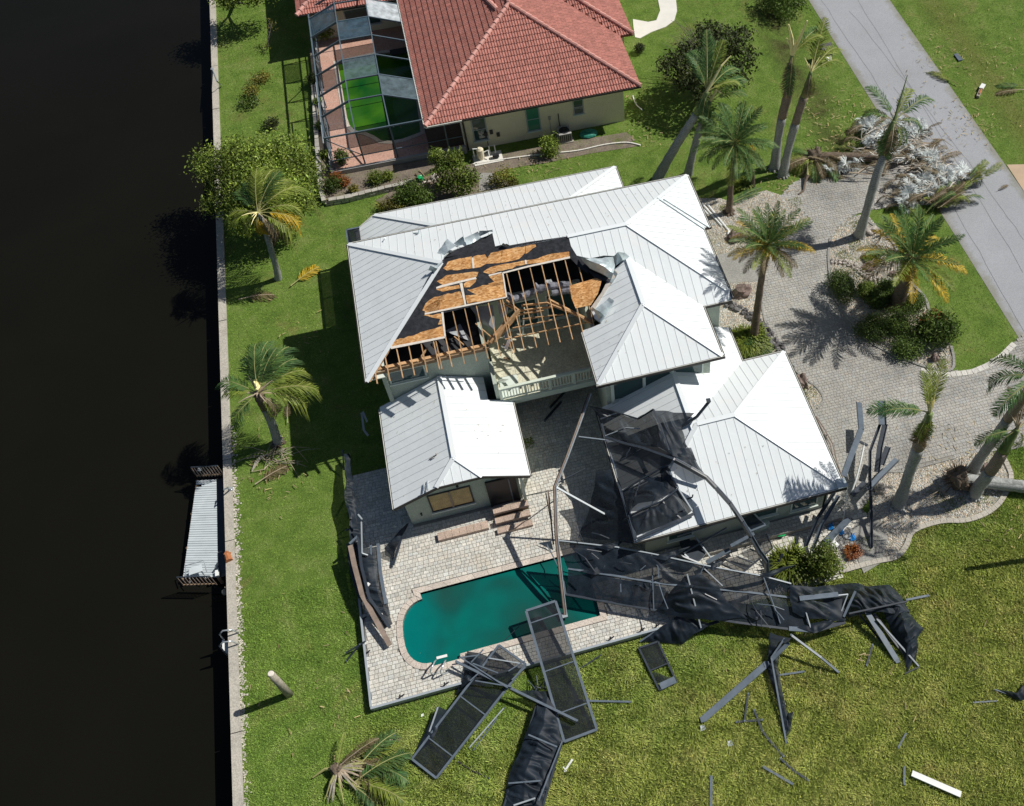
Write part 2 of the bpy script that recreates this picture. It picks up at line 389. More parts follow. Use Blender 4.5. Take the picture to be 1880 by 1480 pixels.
mTan = M('tan_stucco', (.78,.70,.52), .9, .05, 1.2, fine=30)
mPlinth = M('grey_plinth', (.36,.35,.34), .9, .12, 1.2)
mWhite = M('white_plastic', (.78,.79,.77), .4, .04)
mBlack = M('black_steel', (.03,.03,.035), .4)
mSteel = M('bright_rail', (.62,.66,.68), .25, .05, metal=.6)
mDock = M('dock_boards', (.55,.60,.62), .7, .08, 2, objvar=.06)
mBlue = M('blue_plastic', (.02,.20,.55), .4)
mGreenP = M('green_plastic', (.02,.38,.12), .4)
mTealP = M('teal_lid', (.03,.22,.16), .5)
mTank = M('pale_green_tank', (.40,.48,.42), .4, .08)
mOrange = M('rusty_float', (.40,.15,.06), .8, .3, 6)
mSoil = M('brown_soil', (.20,.165,.13), .95, .3, 2, fine=12, bmp=.5, patch=((.12,.13,.05), 1, .5))
mTwig = M('twigs', (.36,.29,.17), .8, .3, 5, tint=True)

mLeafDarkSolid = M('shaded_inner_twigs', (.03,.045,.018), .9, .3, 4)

_nt = mRoad.node_tree; _b = _nt.nodes['Principled BSDF']; _src = _b.inputs['Base Color'].links[0].from_socket; _P = pos(_nt); _sp = _nt.nodes.new('ShaderNodeSeparateXYZ'); _nt.links.new(_P, _sp.inputs[0])
_e = math_n(_nt, 'SUBTRACT', math_n(_nt, 'ABSOLUTE', math_n(_nt, 'SUBTRACT', _sp.outputs[0], 30.3)), 2.35); _n = math_n(_nt, 'MULTIPLY', math_n(_nt, 'SUBTRACT', noise_n(_nt, 1.2, 5, .7, _P), .45), 1.6)
_f = math_n(_nt, 'MULTIPLY', math_n(_nt, 'ADD', _e, _n), 2.2, True); _nt.links.new(mix(_nt, math_n(_nt, 'MULTIPLY', _f, .6), _src, (.20,.19,.13)), _b.inputs['Base Color'])
# ================================================================== the setting
SWX0, SWX1 = -14.07, -13.66           # seawall cap
b = MB(); b.poly([(SWX1,-300,0),(420,-300,0),(420,520,0),(SWX1,520,0)])
b.poly([(-420,-300,0),(-62,-300,0),(-62,520,0),(-420,520,0)]); b.poly([(-62,-300,0),(-62,-300,-2.4),(-62,520,-2.4),(-62,520,0)])
b.poly([(-62,-300,-2.4),(SWX0,-300,-2.4),(SWX0,520,-2.4),(-62,520,-2.4)])
struct(b.build('ground', mGrass))
struct(MB().poly([(-62,-300,-1.15),(SWX0+.05,-300,-1.15),(SWX0+.05,520,-1.15),(-62,520,-1.15)]).build('canal_water', mCanal))
# seawall with capped joints
sw = thing('seawall', 'long pale concrete seawall cap running between the dark canal and the lawn', 'seawall', (-13.85, 13, 0))
b = MB().box(SWX0+.06, SWX1-.04, -60, 120, -2.3, -.1); b.build('wall_face', mConc, sw)
y = 9.0; k = 0
while y < 78:
    L = 4.6; b = MB().box(SWX0, SWX1, y+.02, y+L-.02, -.12, .09+.006*(k % 2)); b.build('cap_section', mConc, sw); y += L; k += 1
# shell and sand crumbs along the cap
V = []; T = []
for _ in range(900):
    y = random.choice([random.uniform(14, 34), random.uniform(18, 31)]); x = SWX1+abs(random.gauss(0, .12))+.02; s = random.uniform(.02, .06); a = random.uniform(0, 6)
    for k in range(4): V.append((x+s*cos(a+k*pi/2), y+s*sin(a+k*pi/2), .025+.02*(k % 2)))
    t = random.uniform(.7, 1.3); T.append((t, t, t))
struct(soup('shell_strip', V, 4, mPebble, tint=T))['kind'] = 'stuff'
del_shell = None
# road
xl0 = G(1480,0)[0]; xl1 = G(1875,620)[0]
b = MB().poly([(27.62,-200,.012),(33.1,-200,.012),(33.1,400,.012),(27.35,400,.012)]); struct(b.build('road', mRoad))
b = MB()
for pts in ([(1508,0),(1700,290)],[(1575,0),(1880,500)],[(1560,20),(1780,300),(1880,440)],[(1640,160),(1760,320)],[(1700,290),(1880,610)]):
    P = [G(x, y, .018) for x, y in pts]
    for p, q in zip(P, P[1:]):
        n = 14; prev = None
        for i in range(n+1):
            t = i/n; c = (p[0]+(q[0]-p[0])*t+random.gauss(0, .03), p[1]+(q[1]-p[1])*t)
            if prev: b.poly([(prev[0]-.012,prev[1],.018),(prev[0]+.012,prev[1],.018),(c[0]+.012,c[1],.018),(c[0]-.012,c[1],.018)])
            prev = c
b.build('road_crack', mCrack)['kind'] = 'stuff'
# opposite driveway, and the neighbour's curved front path
struct(MB().prism(PG([(1848,303),(1990,300),(1990,420),(1893,372)]), -.05, .03).build('tan_driveway', mTanConc))
pth = PG([(1166,69),(1163,50),(1162,36),(1190,41),(1205,38),(1212,20),(1208,0),(1200,-30),(1232,-30),(1241,0),(1243,20),(1238,38),(1222,50),(1195,60),(1175,71)])
struct(MB().prism(pth, -.05, .04).build('curved_path', mWhiteConc))

# paver fields -----------------------------------------------------------
def pavers(name, keep, x0, x1, y0, y1, z, row, widths, mat, holes=(), gap=.016, var=.085, depth=.03, ang=0.0):
    V = []; T = []; rnd = random.Random(3); ca, sa = cos(ang), sin(ang); C = []; y = y0; r = 0
    while y < y1:
        rh = row*rnd.choice((1, 1, 1.25)); x = x0-rnd.random()*.3
        while x < x1:
            w = rnd.choice(widths); C.append((x, y, w, rh)); x += w
        y += rh; r += 1
    C = np.array(C); cx = C[:,0]+C[:,2]/2; cy = C[:,1]+C[:,3]/2; wx = ca*cx-sa*cy; wy = sa*cx+ca*cy
    m = np.zeros(len(C), bool)
    for p in keep: m |= inpoly(wx, wy, p)
    for p in holes: m &= ~inpoly(wx, wy, p)
    C = C[m]; n = len(C); dz = np.array([rnd.gauss(0, .0025) for _ in range(n)]); g = gap/2
    X0 = C[:,0]+g; X1 = C[:,0]+C[:,2]-g; Y0 = C[:,1]+g; Y1 = C[:,1]+C[:,3]-g; Z = z+dz; Zb = np.full(n, z-depth)
    def rt(x, y, zz): return np.stack([ca*x-sa*y, sa*x+ca*y, zz], 1)
    a, b_, c, d = rt(X0,Y0,Z), rt(X1,Y0,Z), rt(X1,Y1,Z), rt(X0,Y1,Z); e, f, g_, h = rt(X0,Y0,Zb), rt(X1,Y0,Zb), rt(X1,Y1,Zb), rt(X0,Y1,Zb)
    Q = np.stack([a,b_,c,d, e,f,b_,a, f,g_,c,b_, g_,h,d,c, h,e,a,d], 1).reshape(-1, 3)
    t = 1+var*RNG.standard_normal(n); warm = 1+.018*RNG.standard_normal(n); tt = np.clip(np.stack([t*warm, t, t/warm], 1), .45, 1.45); tt = np.repeat(tt, 5, 0)
    return soup(name, Q, 4, mat, kind='stuff', tint=tt)
DZ = .35
def slab_with_hole(name, outer, holes, z0, z1, mat):
    import bmesh
    bm = bmesh.new(); ed = []
    for lp in [outer]+holes:
        vs = [bm.verts.new((p[0], p[1], z1)) for p in lp]
        for i in range(len(vs)): ed.append(bm.edges.new((vs[i], vs[(i+1) % len(vs)])))
    r = bmesh.ops.triangle_fill(bm, edges=ed, use_beauty=True)
    for lp in [outer]+holes:
        n = len(lp)
        for i in range(n):
            p, q = lp[i], lp[(i+1) % n]; bm.faces.new([bm.verts.new(v) for v in ((p[0],p[1],z1),(p[0],p[1],z0),(q[0],q[1],z0),(q[0],q[1],z1))])
    me = bpy.data.meshes.new(name); bm.to_mesh(me); bm.free(); me.materials.append(mat); return link(name, me)
# pool outline (world), deck at DZ
xa, ytop = G(771,1088.8,DZ)[:2]; xb, ybot = G(1102,1129.5,DZ)[:2]; ytop = (ytop+G(1015,1025,DZ)[1])/2; ybot = (ybot+G(858,1197.8,DZ)[1])/2
xl = G(738,1150,DZ)[0]; yt2 = ytop-.32; yb2 = ybot-.05
arc = []
for i in range(17):
    t = pi/2+pi*i/16; cy = (yt2+yb2)/2; ry = (yt2-yb2)/2; arc.append((xa+.05+(xa-xl+.05)*cos(t)*1.0, cy+ry*(abs(sin(t))**.75)*(1 if sin(t) >= 0 else -1)))
POOL = [(xb,ybot),(xb,ytop),(xa,ytop)]+arc+[(xa+.05,ybot-.22),(xa+1.3,ybot-.22),(xa+1.3,ybot)]
def offset(poly, d):
    n = len(poly); out = []
    for i in range(n):
        p0, p1, p2 = [Vector(poly[j % n][:2]) for j in (i-1, i, i+1)]
        a = (p1-p0).normalized() if (p1-p0).length > 1e-5 else Vector((1,0)); c = (p2-p1).normalized() if (p2-p1).length > 1e-5 else a
        nn = Vector((a.y,-a.x))+Vector((c.y,-c.x)); nn = nn.normalized() if nn.length > .01 else Vector((a.y,-a.x))
        k = d/max(.5, nn.dot(Vector((a.y,-a.x)))); out.append((p1.x+nn.x*k, p1.y+nn.y*k))
    return out
sgn = 1 if sum(POOL[i][0]*POOL[(i+1) % len(POOL)][1]-POOL[(i+1) % len(POOL)][0]*POOL[i][1] for i in range(len(POOL))) > 0 else -1
POOLO = offset(POOL, .27*sgn)
dkx, dky = G(682.5,1299.5,DZ)[:2]
DECK = [(dkx,dky),(5.2,dky),(5.2,20.4),(14.4,20.4),(14.4,21.2),(4.9,21.2),(4.9,33.6),(-5.2,33.6),(-5.2,29.2),(dkx+.25,29.2),(dkx+.12,25)]
struct(slab_with_hole('pool_deck', DECK, [POOL], -.05, DZ-.035, mJoint))
pavers('deck_pavers', [DECK], dkx, 14.4, dky, 33.6, DZ, .165, (.16,.21,.25), mPav, holes=[POOLO, [(-5.5,25.6),(-.1,25.6),(-.1,31),(-5.5,31)]])
pl = thing('swimming_pool', 'murky teal swimming pool with rounded west end in the pale paver deck', 'swimming pool', (xa, ybot, 0))
MB().poly([(p[0], p[1], DZ-.16) for p in POOL][::sgn]).build('pool_water', mPool, pl)
b = MB(); n = len(POOL)
for i in range(n):
    p, q = POOL[i], POOL[(i+1) % n]; b.poly([(p[0],p[1],DZ-.02),(q[0],q[1],DZ-.02),(q[0],q[1],-.9),(p[0],p[1],-.9)])
b.build('pool_wall', mCope, pl)
for i in range(n):      # coping stones, one by one
    p, q, po, qo = POOL[i], POOL[(i+1) % n], POOLO[i], POOLO[(i+1) % n]; L = math.hypot(q[0]-p[0], q[1]-p[1]); k = max(1, round(L/.62))
    for j in range(k):
        s0, s1 = j/k+.012/max(L, .05)*.5, (j+1)/k-.012/max(L, .05)*.5
        if s1 <= s0: continue
        f = lambda a, c, s: (a[0]+(c[0]-a[0])*s, a[1]+(c[1]-a[1])*s)
        MB().prism([f(p,q,s0), f(p,q,s1), f(po,qo,s1), f(po,qo,s0)], DZ-.05, DZ+.022).build('coping_stone', mCope, pl)
# deck edge channel (the foot track of the vanished screen cage)
tr = thing('cage_foot_track', 'pale aluminium foot track along the lawn edge of the pool deck', 'track', (dkx, dky, 0))
MB().box(dkx-.05, 4.9, dky-.07, dky+.03, DZ-.14, DZ+.05).build('track_rail', mAluW, tr)
MB().box(dkx-.07, dkx+.02, dky+.04, 25.2, DZ-.14, DZ+.05).build('track_rail', mAluW, tr)
MB().box(dkx-.03, 5.1, dky-.045, dky-.005, -.02, DZ-.15).build('deck_fascia', mPlinth, tr)
for x in (-7.0,-5.1,-3.4,2.2,3.6,4.3):
    c = (x, dky+.05, DZ); MB().beam((x, dky+.06, DZ+.05),(x+.03, dky+.12, DZ+.25),.05,.04).beam((x-.02, dky+.1, DZ+.06),(x+.2, dky+.16, DZ+.08),.05,.03).build('torn_bracket', mBlack, tr)
for yv in (20.0, 21.6, 23.6): MB().beam((dkx+.04,yv,DZ+.05),(dkx+.22,yv+.04,DZ+.12),.05,.04).build('torn_bracket', mBlack, tr)

# driveway
DRIVE = [(1325,540),(1393,520),(1396,545),(1405,590),(1428,640),(1468,688),(1500,712),(1512,735),(1500,750),(1480,752),(1470,800),(1500,930),(1520,960),(1562,958),(1580,935),(1602,912),(1610,869),(1661,864),(1699,853),(1753,839),(1793,831),(1850,826),(1905,815),(2010,780),(2010,640),(1950,560),(1873,622),(1862,628),(1835,652),(1812,668),(1785,679),(1745,684),(1700,678),(1650,658),(1600,633),(1570,604),(1540,562),(1524,520),(1519,470),(1525,437),(1553,402),(1590,387),(1640,379),(1690,377),(1752,370),(1790,372),(1722,300),(1690,255),(1640,285),(1600,300),(1515,315),(1459,334),(1440,352),(1432,362),(1470,385),(1482,402),(1462,430),(1425,458),(1395,466),(1400,512)]
DRIVEW = PG(DRIVE)
SIDE = [(5.0,17.75),(11.4,17.75),(13.0,17.7),(14.6,18.6),(15.6,19.6),(15.4,20.9),(4.9,20.9)]
struct(MB().prism(DRIVEW, -.05, .022).build('driveway_base', mJoint)); struct(MB().prism(SIDE, -.05, .016).build('side_path_base', mJoint))
xs = [p[0] for p in DRIVEW]; ys = [p[1] for p in DRIVEW]
pavers('driveway_pavers', [DRIVEW], min(xs), max(xs), min(ys), max(ys), .055, .160, (.15,.20,.24), mPavG, var=.05, gap=.013)
pavers('side_path_pavers', [SIDE], 4.9, 17, 16.2, 20.9, .05, .21, (.22,.27), mPav, holes=[DRIVEW], var=.07, gap=.024)
# pale border course round the lawn island
bd = PG([(1690,681),(1722,687),(1745,689),(1785,684),(1814,672),(1838,656),(1862,632)], 0)
brd = thing('paver_border', 'pale paver border course curving round the south tip of the lawn island', 'border', (bd[2][0], bd[2][1], 0))
for (p, q) in zip(bd, bd[1:]):
    L = math.hypot(q[0]-p[0], q[1]-p[1]); k = max(1, round(L/.3)); nx, ny = -(q[1]-p[1])/L*.16, (q[0]-p[0])/L*.16
    for j in range(k):
        s0, s1 = j/k+.01, (j+1)/k-.01; A = (p[0]+(q[0]-p[0])*s0, p[1]+(q[1]-p[1])*s0); B = (p[0]+(q[0]-p[0])*s1, p[1]+(q[1]-p[1])*s1)
        MB().prism([(A[0]-nx,A[1]-ny),(B[0]-nx,B[1]-ny),(B[0]+nx,B[1]+ny),(A[0]+nx,A[1]+ny)], 0, .075).build('paver', mPavPlain, brd)
# front walk (poured concrete)
struct(MB().prism(PG([(1316,470),(1345,464),(1402,464),(1404,514),(1390,517),(1340,521),(1325,524)]), -.02, .075).build('front_walk', mConcG))
# pebble beds -------------------------------------------------------------
BED1 = PG([(1270,365),(1320,365),(1345,372),(1405,350),(1434,360),(1472,386),(1482,402),(1462,430),(1425,458),(1395,466),(1345,464),(1310,470),(1250,420)])
BED2 = PG([(1300,524),(1340,521),(1388,516),(1396,545),(1405,590),(1428,640),(1468,688),(1500,712),(1512,735),(1500,750),(1470,755),(1400,680),(1320,600)])
BED3 = PG([(1525,437),(1553,402),(1590,392),(1604,410),(1631,436),(1650,468),(1652,500),(1676,523),(1698,547),(1706,575),(1715,600),(1746,634),(1751,659),(1745,680),(1700,674),(1650,655),(1600,630),(1570,600),(1540,560),(1526,520),(1521,470)])
BED4 = PG([(1610,869),(1661,864),(1699,853),(1753,839),(1793,831),(1837,831),(1850,856),(1856,880),(1839,918),(1812,942),(1772,956),(1726,958),(1677,975),(1664,1002),(1645,1023),(1610,1031),(1569,1042),(1537,1052),(1400,1068),(1395,1058),(1470,1040),(1530,1020),(1542,1007),(1583,985),(1591,958),(1602,912)])
BED5 = PG([(690,368),(740,340),(800,318),(870,300),(930,290),(1000,282),(1060,278),(1160,262),(1175,268),(1080,283),(1000,300),(960,305),(935,310),(905,318),(940,340),(880,356),(800,372),(720,392)])   # brown planting soil between the houses
for nm, bdp in (('pebble_bed', BED1), ('pebble_bed', BED2), ('pebble_bed', BED3), ('pebble_bed', BED4)):
    struct(MB().prism(bdp, -.05, .03).build(nm, mPebGround))
struct(MB().prism([(14.2,17.6),(15.3,17.9),(16.0,19.0),(15.9,20.0),(15.0,20.3),(14.2,19.4)], -.04, .075).build('path_pad', mConcG))
struct(MB().prism(BED5, -.05, .02).build('planting_soil', mSoil))
struct(MB().prism(PG([(862,293),(1000,268),(1150,243),(1168,258),(1080,281),(1000,298),(905,316)]), -.05, .016).build('planting_soil', mSoil))
struct(MB().prism(PG([(880,318),(905,318),(912,345),(880,352)]), -.05, .03).build('bare_gravel_patch', mConcG))
def scatter_pebbles(name, poly, n, s0=.035, s1=.085, avoid=()):
    xs = [p[0] for p in poly]; ys = [p[1] for p in poly]
    X = RNG.uniform(min(xs), max(xs), n*3); Y = RNG.uniform(min(ys), max(ys), n*3); m = inpoly(X, Y, poly)
    nz = np.array([noise.noise(Vector((x*.55, y*.55, 3.3))) for x, y in zip(X, Y)]); m &= RNG.uniform(-.5, .35, len(X)) < nz+.28
    for a in avoid: m &= ~inpoly(X, Y, a)
    X = X[m][:n]; Y = Y[m][:n]; k = len(X); s = RNG.uniform(s0, s1, k); a = RNG.uniform(0, 6.28, k); h = s*.7
    q = []
    base = [np.stack([X+s*np.cos(a+t), Y+s*np.sin(a+t)*.8, np.full(k, .028)], 1) for t in (0, 1.57, 3.14, 4.71)]
    top = np.stack([X, Y, .028+h], 1)
    Vv = np.stack([base[0],base[1],top, base[1],base[2],top, base[2],base[3],top, base[3],base[0],top], 1).reshape(-1, 3)
    t = RNG.uniform(.55, 1.35, k); w = 1+.08*RNG.standard_normal(k); T = np.repeat(np.stack([t*w, t, t/w], 1), 4, 0)
    return soup(name, Vv, 3, mPebble, kind='stuff', tint=T)
scatter_pebbles('white_pebbles', BED1, 14000); scatter_pebbles('white_pebbles', BED2, 12000); scatter_pebbles('white_pebbles', BED3, 14000); scatter_pebbles('white_pebbles', BED4, 16000)
# curbs ------------------------------------------------------------------
def curb(pts, label, w=.16, h=.13, mat=mConcG, name='garden_curb', z=0.0):
    P = [G(x, y, .05) for x, y in pts]; t = thing(name, label, 'curb', (P[0][0], P[0][1], 0))
    Q = []
    for p, q in zip(P, P[1:]):     # resample smooth
        Q.append(p)
    Q.append(P[-1]); R = [Q[0]]
    for i in range(len(Q)-1):
        p0 = Vector(Q[max(i-1,0)]); p1 = Vector(Q[i]); p2 = Vector(Q[i+1]); p3 = Vector(Q[min(i+2,len(Q)-1)])
        for k in range(1, 5):
            s = k/4; R.append(tuple(.5*((2*p1)+(-p0+p2)*s+(2*p0-5*p1+4*p2-p3)*s*s+(-p0+3*p1-3*p2+p3)*s**3)))
    for p, q in zip(R, R[1:]):
        d = Vector(q)-Vector(p)
        if d.length < .02: continue
        d.normalize(); MB().beam((p[0]+d.x*.008,p[1]+d.y*.008,z+h/2), (q[0]-d.x*.004,q[1]-d.y*.004,z+h/2), w, h).build('curb_section', mat, t)
    return t
curb([(1602,912),(1610,871),(1661,866),(1699,855),(1753,841)], 'low curb where the palm bed meets the driveway', .1, .1)
curb([(1542,1050),(1569,1042),(1610,1031),(1645,1023),(1664,1002),(1677,975),(1726,958),(1772,956),(1812,942),(1839,918),(1856,880),(1850,856),(1837,831)], 'grey concrete curb curving round the snapped palm bed by the lawn', .24, .12, mConc)
curb([(1525,437),(1521,470),(1526,520),(1540,560),(1570,600),(1600,630),(1650,655),(1700,674),(1745,680),(1751,659),(1746,636)], 'dark curb hugging the driveway side of the island bed', .14, .11)
curb([(1590,404),(1631,436),(1650,468),(1652,500),(1676,523),(1698,547),(1706,572)], 'grey curb between the island bed and the island lawn', .14, .11)
curb([(1393,520),(1396,545),(1405,590),(1428,640),(1468,688),(1500,712),(1512,735),(1500,750)], 'curb along the house side bed ending at the garage', .10, .10)
curb([(868,302),(930,292),(1000,283),(1060,277),(1110,266),(1150,262),(1176,267)], 'thin white edging strip below the tan neighbour wall', .08, .1, mWhiteConc)

# grass blades ------------------------------------------------------------
def blades():
    zones = [(-13.6, 42, -8.0, 24, 1650000, .04, .11), (-13.6, 45, 24, 75, 360000, .035, .09)]
    avoid = [DECK, DRIVEW, SIDE, BED1, BED2, BED3, BED4, BED5, pth, [(27.4,-9),(33.1,-9),(33.1,99),(27.3,99)], [(-5.6,26),(14.2,20.5),(14.2,44),(-5.9,44)], [(-7.9,50),(12,50.3),(12,80),(-7.9,80)], PG([(1848,303),(1990,300),(1990,420),(1893,372)])]
    VV = []; TT = []
    for x0, x1, y0, y1, n, h0, h1 in zones:
        X = RNG.uniform(x0, x1, n); Y = RNG.uniform(y0, y1, n)
        # only what the camera's side of the world shows
        ed = np.minimum((Y-(14.8-.27*(X+13.6)))/9.0+1, (13.5+.62*Y-X)/9.0+1); m = RNG.random(n) < np.clip(ed, 0, 1)
        for a in avoid: m &= ~inpoly(X, Y, a)
        X = X[m]; Y = Y[m]; k = len(X); tall = np.clip((19-Y)*.25+(X-2)*.04+.4*np.sin(X*.7+Y*.4), 0, 1) if y0 < 20 else np.zeros(k)
        h = RNG.uniform(h0, h1, k)*(.7+.7*tall); a = RNG.uniform(0, 6.28, k); ln = RNG.uniform(.5, 1.5, k)*h; w = RNG.uniform(.010, .022, k)*(1+.4*tall)
        lean = a+RNG.uniform(-.5, .5, k)+1.57; swirl = 1.6*np.sin(X*1.9+np.cos(Y*1.3)*2)+1.4*np.cos(Y*2.1); lean = np.where(RNG.random(k) < .5*tall+.1, swirl, lean)
        p0 = np.stack([X-w*np.cos(a), Y-w*np.sin(a), np.full(k, .004)], 1); p1 = np.stack([X+w*np.cos(a), Y+w*np.sin(a), np.full(k, .004)], 1)
        p2 = np.stack([X+ln*np.cos(lean), Y+ln*np.sin(lean), h], 1); VV.append(np.stack([p0, p1, p2], 1).reshape(-1, 3))
        t = RNG.uniform(.90, 1.62, k); y = RNG.random(k)*(.10+.30*tall); TT.append(np.stack([t*(1+.8*y), t*(1+.35*y), t*(1+.8*y)], 1)*1.06)
    soup('grass', np.concatenate(VV), 3, mBlade, kind='stuff', tint=np.concatenate(TT))
blades()
# ================================================================== the damaged house
PT = .45
house = thing('storm_damaged_house', 'two-storey house with white metal roofs, the middle torn open to bare rafters', 'house', (0, 31, 0))
def mesh2(name, mb, mats, idx, parent):
    me = bpy.data.meshes.new(name); me.from_pydata(mb.v, [], mb.f)
    for m in mats: me.materials.append(m)
    me.polygons.foreach_set('material_index', idx); me.update(); return link(name, me, parent)
def roof_face(par, poly, fn, axis, u0, w=.41, mat=None, seam=None, name='roof_panel', t=.02):
    """cut a sloping face into standing-seam panels; axis = 0: panels lie side by side along x, 1: along y"""
    mat = mat or mMetal; k = 0
    us = [p[axis] for p in poly]; lo, hi = min(us), max(us); i0 = math.floor((lo-u0)/w)
    for i in range(i0, int((hi-u0)/w)+2):
        a, b = u0+i*w, u0+(i+1)*w; na, nb = (1, 0) if axis == 0 else (0, 1)
        q = clip(clip(poly, -na, -nb, -(a+.001)), na, nb, b-.001)
        if len(q) < 3 or area(q) < .015: continue
        mb = MB(); mb.slab([(x, y, fn(x, y)) for x, y in q], t); n0 = len(mb.f)
        r = clip(clip(poly, -na, -nb, -(a+.004)), na, nb, a+.022)
        if len(r) >= 3 and area(r) > .004: mb.slab([(x, y, fn(x, y)+.014) for x, y in r], .025)
        mesh2(name, mb, [mat, seam or mSeam], [0]*n0+[1]*(len(mb.f)-n0), par); k += 1
    return k
def under(mb, poly, fn, d=.03, t=.06): mb.slab([(x, y, fn(x, y)-d) for x, y in poly], t)
def caps(par, segs, w=.22, mat=None, name='ridge_cap'):
    for p, q in segs: MB().beam((p[0],p[1],p[2]+.022), (q[0],q[1],q[2]+.022), w, .016).build(name, mat or mMetal, par)
def gutters(par, segs, w=.13, h=.12, drop=.06):
    for p, q in segs:
        MB().beam((p[0],p[1],p[2]-drop), (q[0],q[1],q[2]-drop), w, h).build('gutter', mGut, par)
        d = (Vector(q)-Vector(p)).normalized()
        MB().beam((p[0],p[1],p[2]-drop+h/2+.012), (q[0],q[1],q[2]-drop+h/2+.012), .03, .02).build('gutter_lip', mGutW, par)
def fl(x, y, fn): return (x, y, fn(x, y))
E0 = 5.6; XW, XE, YS, YN, YR = -5.86, 12.2, 30.55, 39.5, 35.02; ZR = E0+PT*(YR-YS)
fS = lambda x, y: E0+PT*(y-YS); fN = lambda x, y: E0+PT*(YN-y); fW = lambda x, y: E0+PT*(x-XW); fE = lambda x, y: E0+PT*(XE-x)
AW = (XW+YR-YS, YR); AE = (XE-(YR-YS), YR)
L_ = lambda x, y: (780+x/4.625, 400+y/4.625)
C_ = lambda x, y: (620+x/2.5405, 290+y/2.5405)
onS = lambda pts, f=L_: [Gf(*f(*p), fS)[:2] for p in pts]
wx0, wx1, wy0 = 4.34, 10.33, 27.43; wxr = (wx0+wx1)/2; WA = (wxr, wy0+wxr-wx0); WB = (wxr, YS+wxr-wx0)
fWW = lambda x, y: E0+PT*(x-wx0); fWE = lambda x, y: E0+PT*(wx1-x); fWS = lambda x, y: E0+PT*(y-wy0)
notchN = [Gf(*C_(*p), fN)[:2] for p in [(496,462),(520,440),(560,425),(610,408),(650,385),(690,368),(722,352),(735,414),(790,402)]]
Nf = [(XW,YN),(XE,YN),AE,(4.7,YR)]+[(notchN[-1][0]+.2,YR)]+notchN[::-1]+[AW]
tearS = onS([(1168,150),(1215,168),(1240,240),(1290,320),(1400,345),(1520,320),(1650,325)])
Sf = [AE,(11.81,YS+XE-11.81),(11.81,YS),(wx1,YS),WB]+tearS[::-1]+[(tearS[0][0],YR)]
tearW = [Gf(*L_(*p), fWW)[:2] for p in [(1690,360),(1640,410),(1600,440),(1570,520),(1500,640),(1405,770),(1440,850),(1500,895),(1420,930)]]
WWf = [(wx0,wy0),WA,WB]+tearW+[(wx0,30.71)]
main = MB()
for p, f in (([(XW,YS),AW,(XW,YN)],fW), (Nf,fN), ([(XE,YN),(XE,35.45),(11.81,35.4),(11.81,YS+XE-11.81),AE],fE), (Sf,fS)): under(main, p, f)
roof = main.build('roof', mMetalT, house)
roof_face(roof, [(XW,YS),AW,(XW,YN)], fW, 1, YS, mat=mMetalW)
roof_face(roof, Nf, fN, 0, XW)
roof_face(roof, [(XE,YN),(XE,35.45),(11.81,35.4),(11.81,YS+XE-11.81),AE], fE, 1, YS)
roof_face(roof, Sf, fS, 0, XW)
hip = lambda a, b, f: (fl(*a, f), fl(*b, f))
caps(roof, [hip((XW,YN),AW,fW), hip((XW,YS),AW,fW), hip((XE,YN),AE,fE), hip((11.81,YS+XE-11.81),AE,fE), (fl(4.75,YR,fS),fl(*AE,fS))])
gutters(roof, [((XW-.05,YS,E0),(XW-.05,YN,E0)), ((XW,YN+.05,E0),(XE,YN+.05,E0)), ((XE+.05,YN,E0),(XE+.05,35.45,E0)), ((11.86,35.4,E0+.15),(11.86,YS,E0+.15)), ((11.81,YS-.05,E0),(wx1+.05,YS-.05,E0))])
MB().beam((XE-.05,35.42,E0),(11.8,35.38,E0+.1),.1,.1).build('gutter', mGut, roof)
# cricket flashing and pipe strap lines on the east slope
for a, b in (((1490,185),(1712,332)),((1520,190),(1735,325))): MB().beam(Gf(*C_(*a),fE,.05),Gf(*C_(*b),fE,.05),.05,.05).build('flashing', mMetalT, roof)
wing = MB(); faces = [(WWf,fWW,1), ([(wx1,wy0),(wx1,YS),WB,WA],fWE,1), ([(wx0,wy0),(wx1,wy0),WA],fWS,0)]
for p, f, a in faces: under(wing, p, f)
wroof = wing.build('roof', mMetalT, house)
for (p, f, a), m in zip(faces, (mMetalW, mMetal, mMetal)): roof_face(wroof, p, f, a, wy0 if a else wx0, mat=m)
caps(wroof, [hip((wx0,wy0),WA,fWW), hip((wx1,wy0),WA,fWE), hip(WA,WB,fWW)])
gutters(wroof, [((wx0-.05,30.6,E0),(wx0-.05,wy0,E0)), ((wx0-.1,wy0-.05,E0),(wx1+.1,wy0-.05,E0)), ((wx1+.05,wy0,E0),(wx1+.05,YS,E0))])
# garage and link roof
gx0, gx1, gy0, gy1, ge, lx = 4.25, 14.13, 20.75, 28.8, 2.75, 11.9; gyr = (gy0+gy1)/2; gh = gyr-gy0; lxr = (gx0+lx)/2
fGW = lambda x, y: ge+PT*(x-gx0); fGE = lambda x, y: ge+PT*(gx1-x); fGS = lambda x, y: ge+PT*(y-gy0); fGN = lambda x, y: ge+PT*(gy1-y); fLE = lambda x, y: ge+PT*(lx-x)
GA, GB = (gx0+gh, gyr), (gx1-gh, gyr); LV = (lxr, gy1-(lx-lxr))
gf = [([(gx0,gy0),(lxr,gy0+lxr-gx0),(lxr,28.0),(gx0,28.0)],fGW,1,mMetalW), ([(gx0,gy0),(gx1,gy0),GB,GA],fGS,0,mMetal), ([(gx1,gy0),(gx1,gy1),GB],fGE,1,mMetal),
      ([(gx1,gy1),(lx,gy1),LV,GA,GB],fGN,0,mMetal), ([(lx,gy1),(lx,31.05),(9.8,31.05),(9.8,28.05),(lxr,28.05),LV],fLE,1,mMetal)]
gr = MB()
for p, f, a, m in gf: under(gr, p, f)
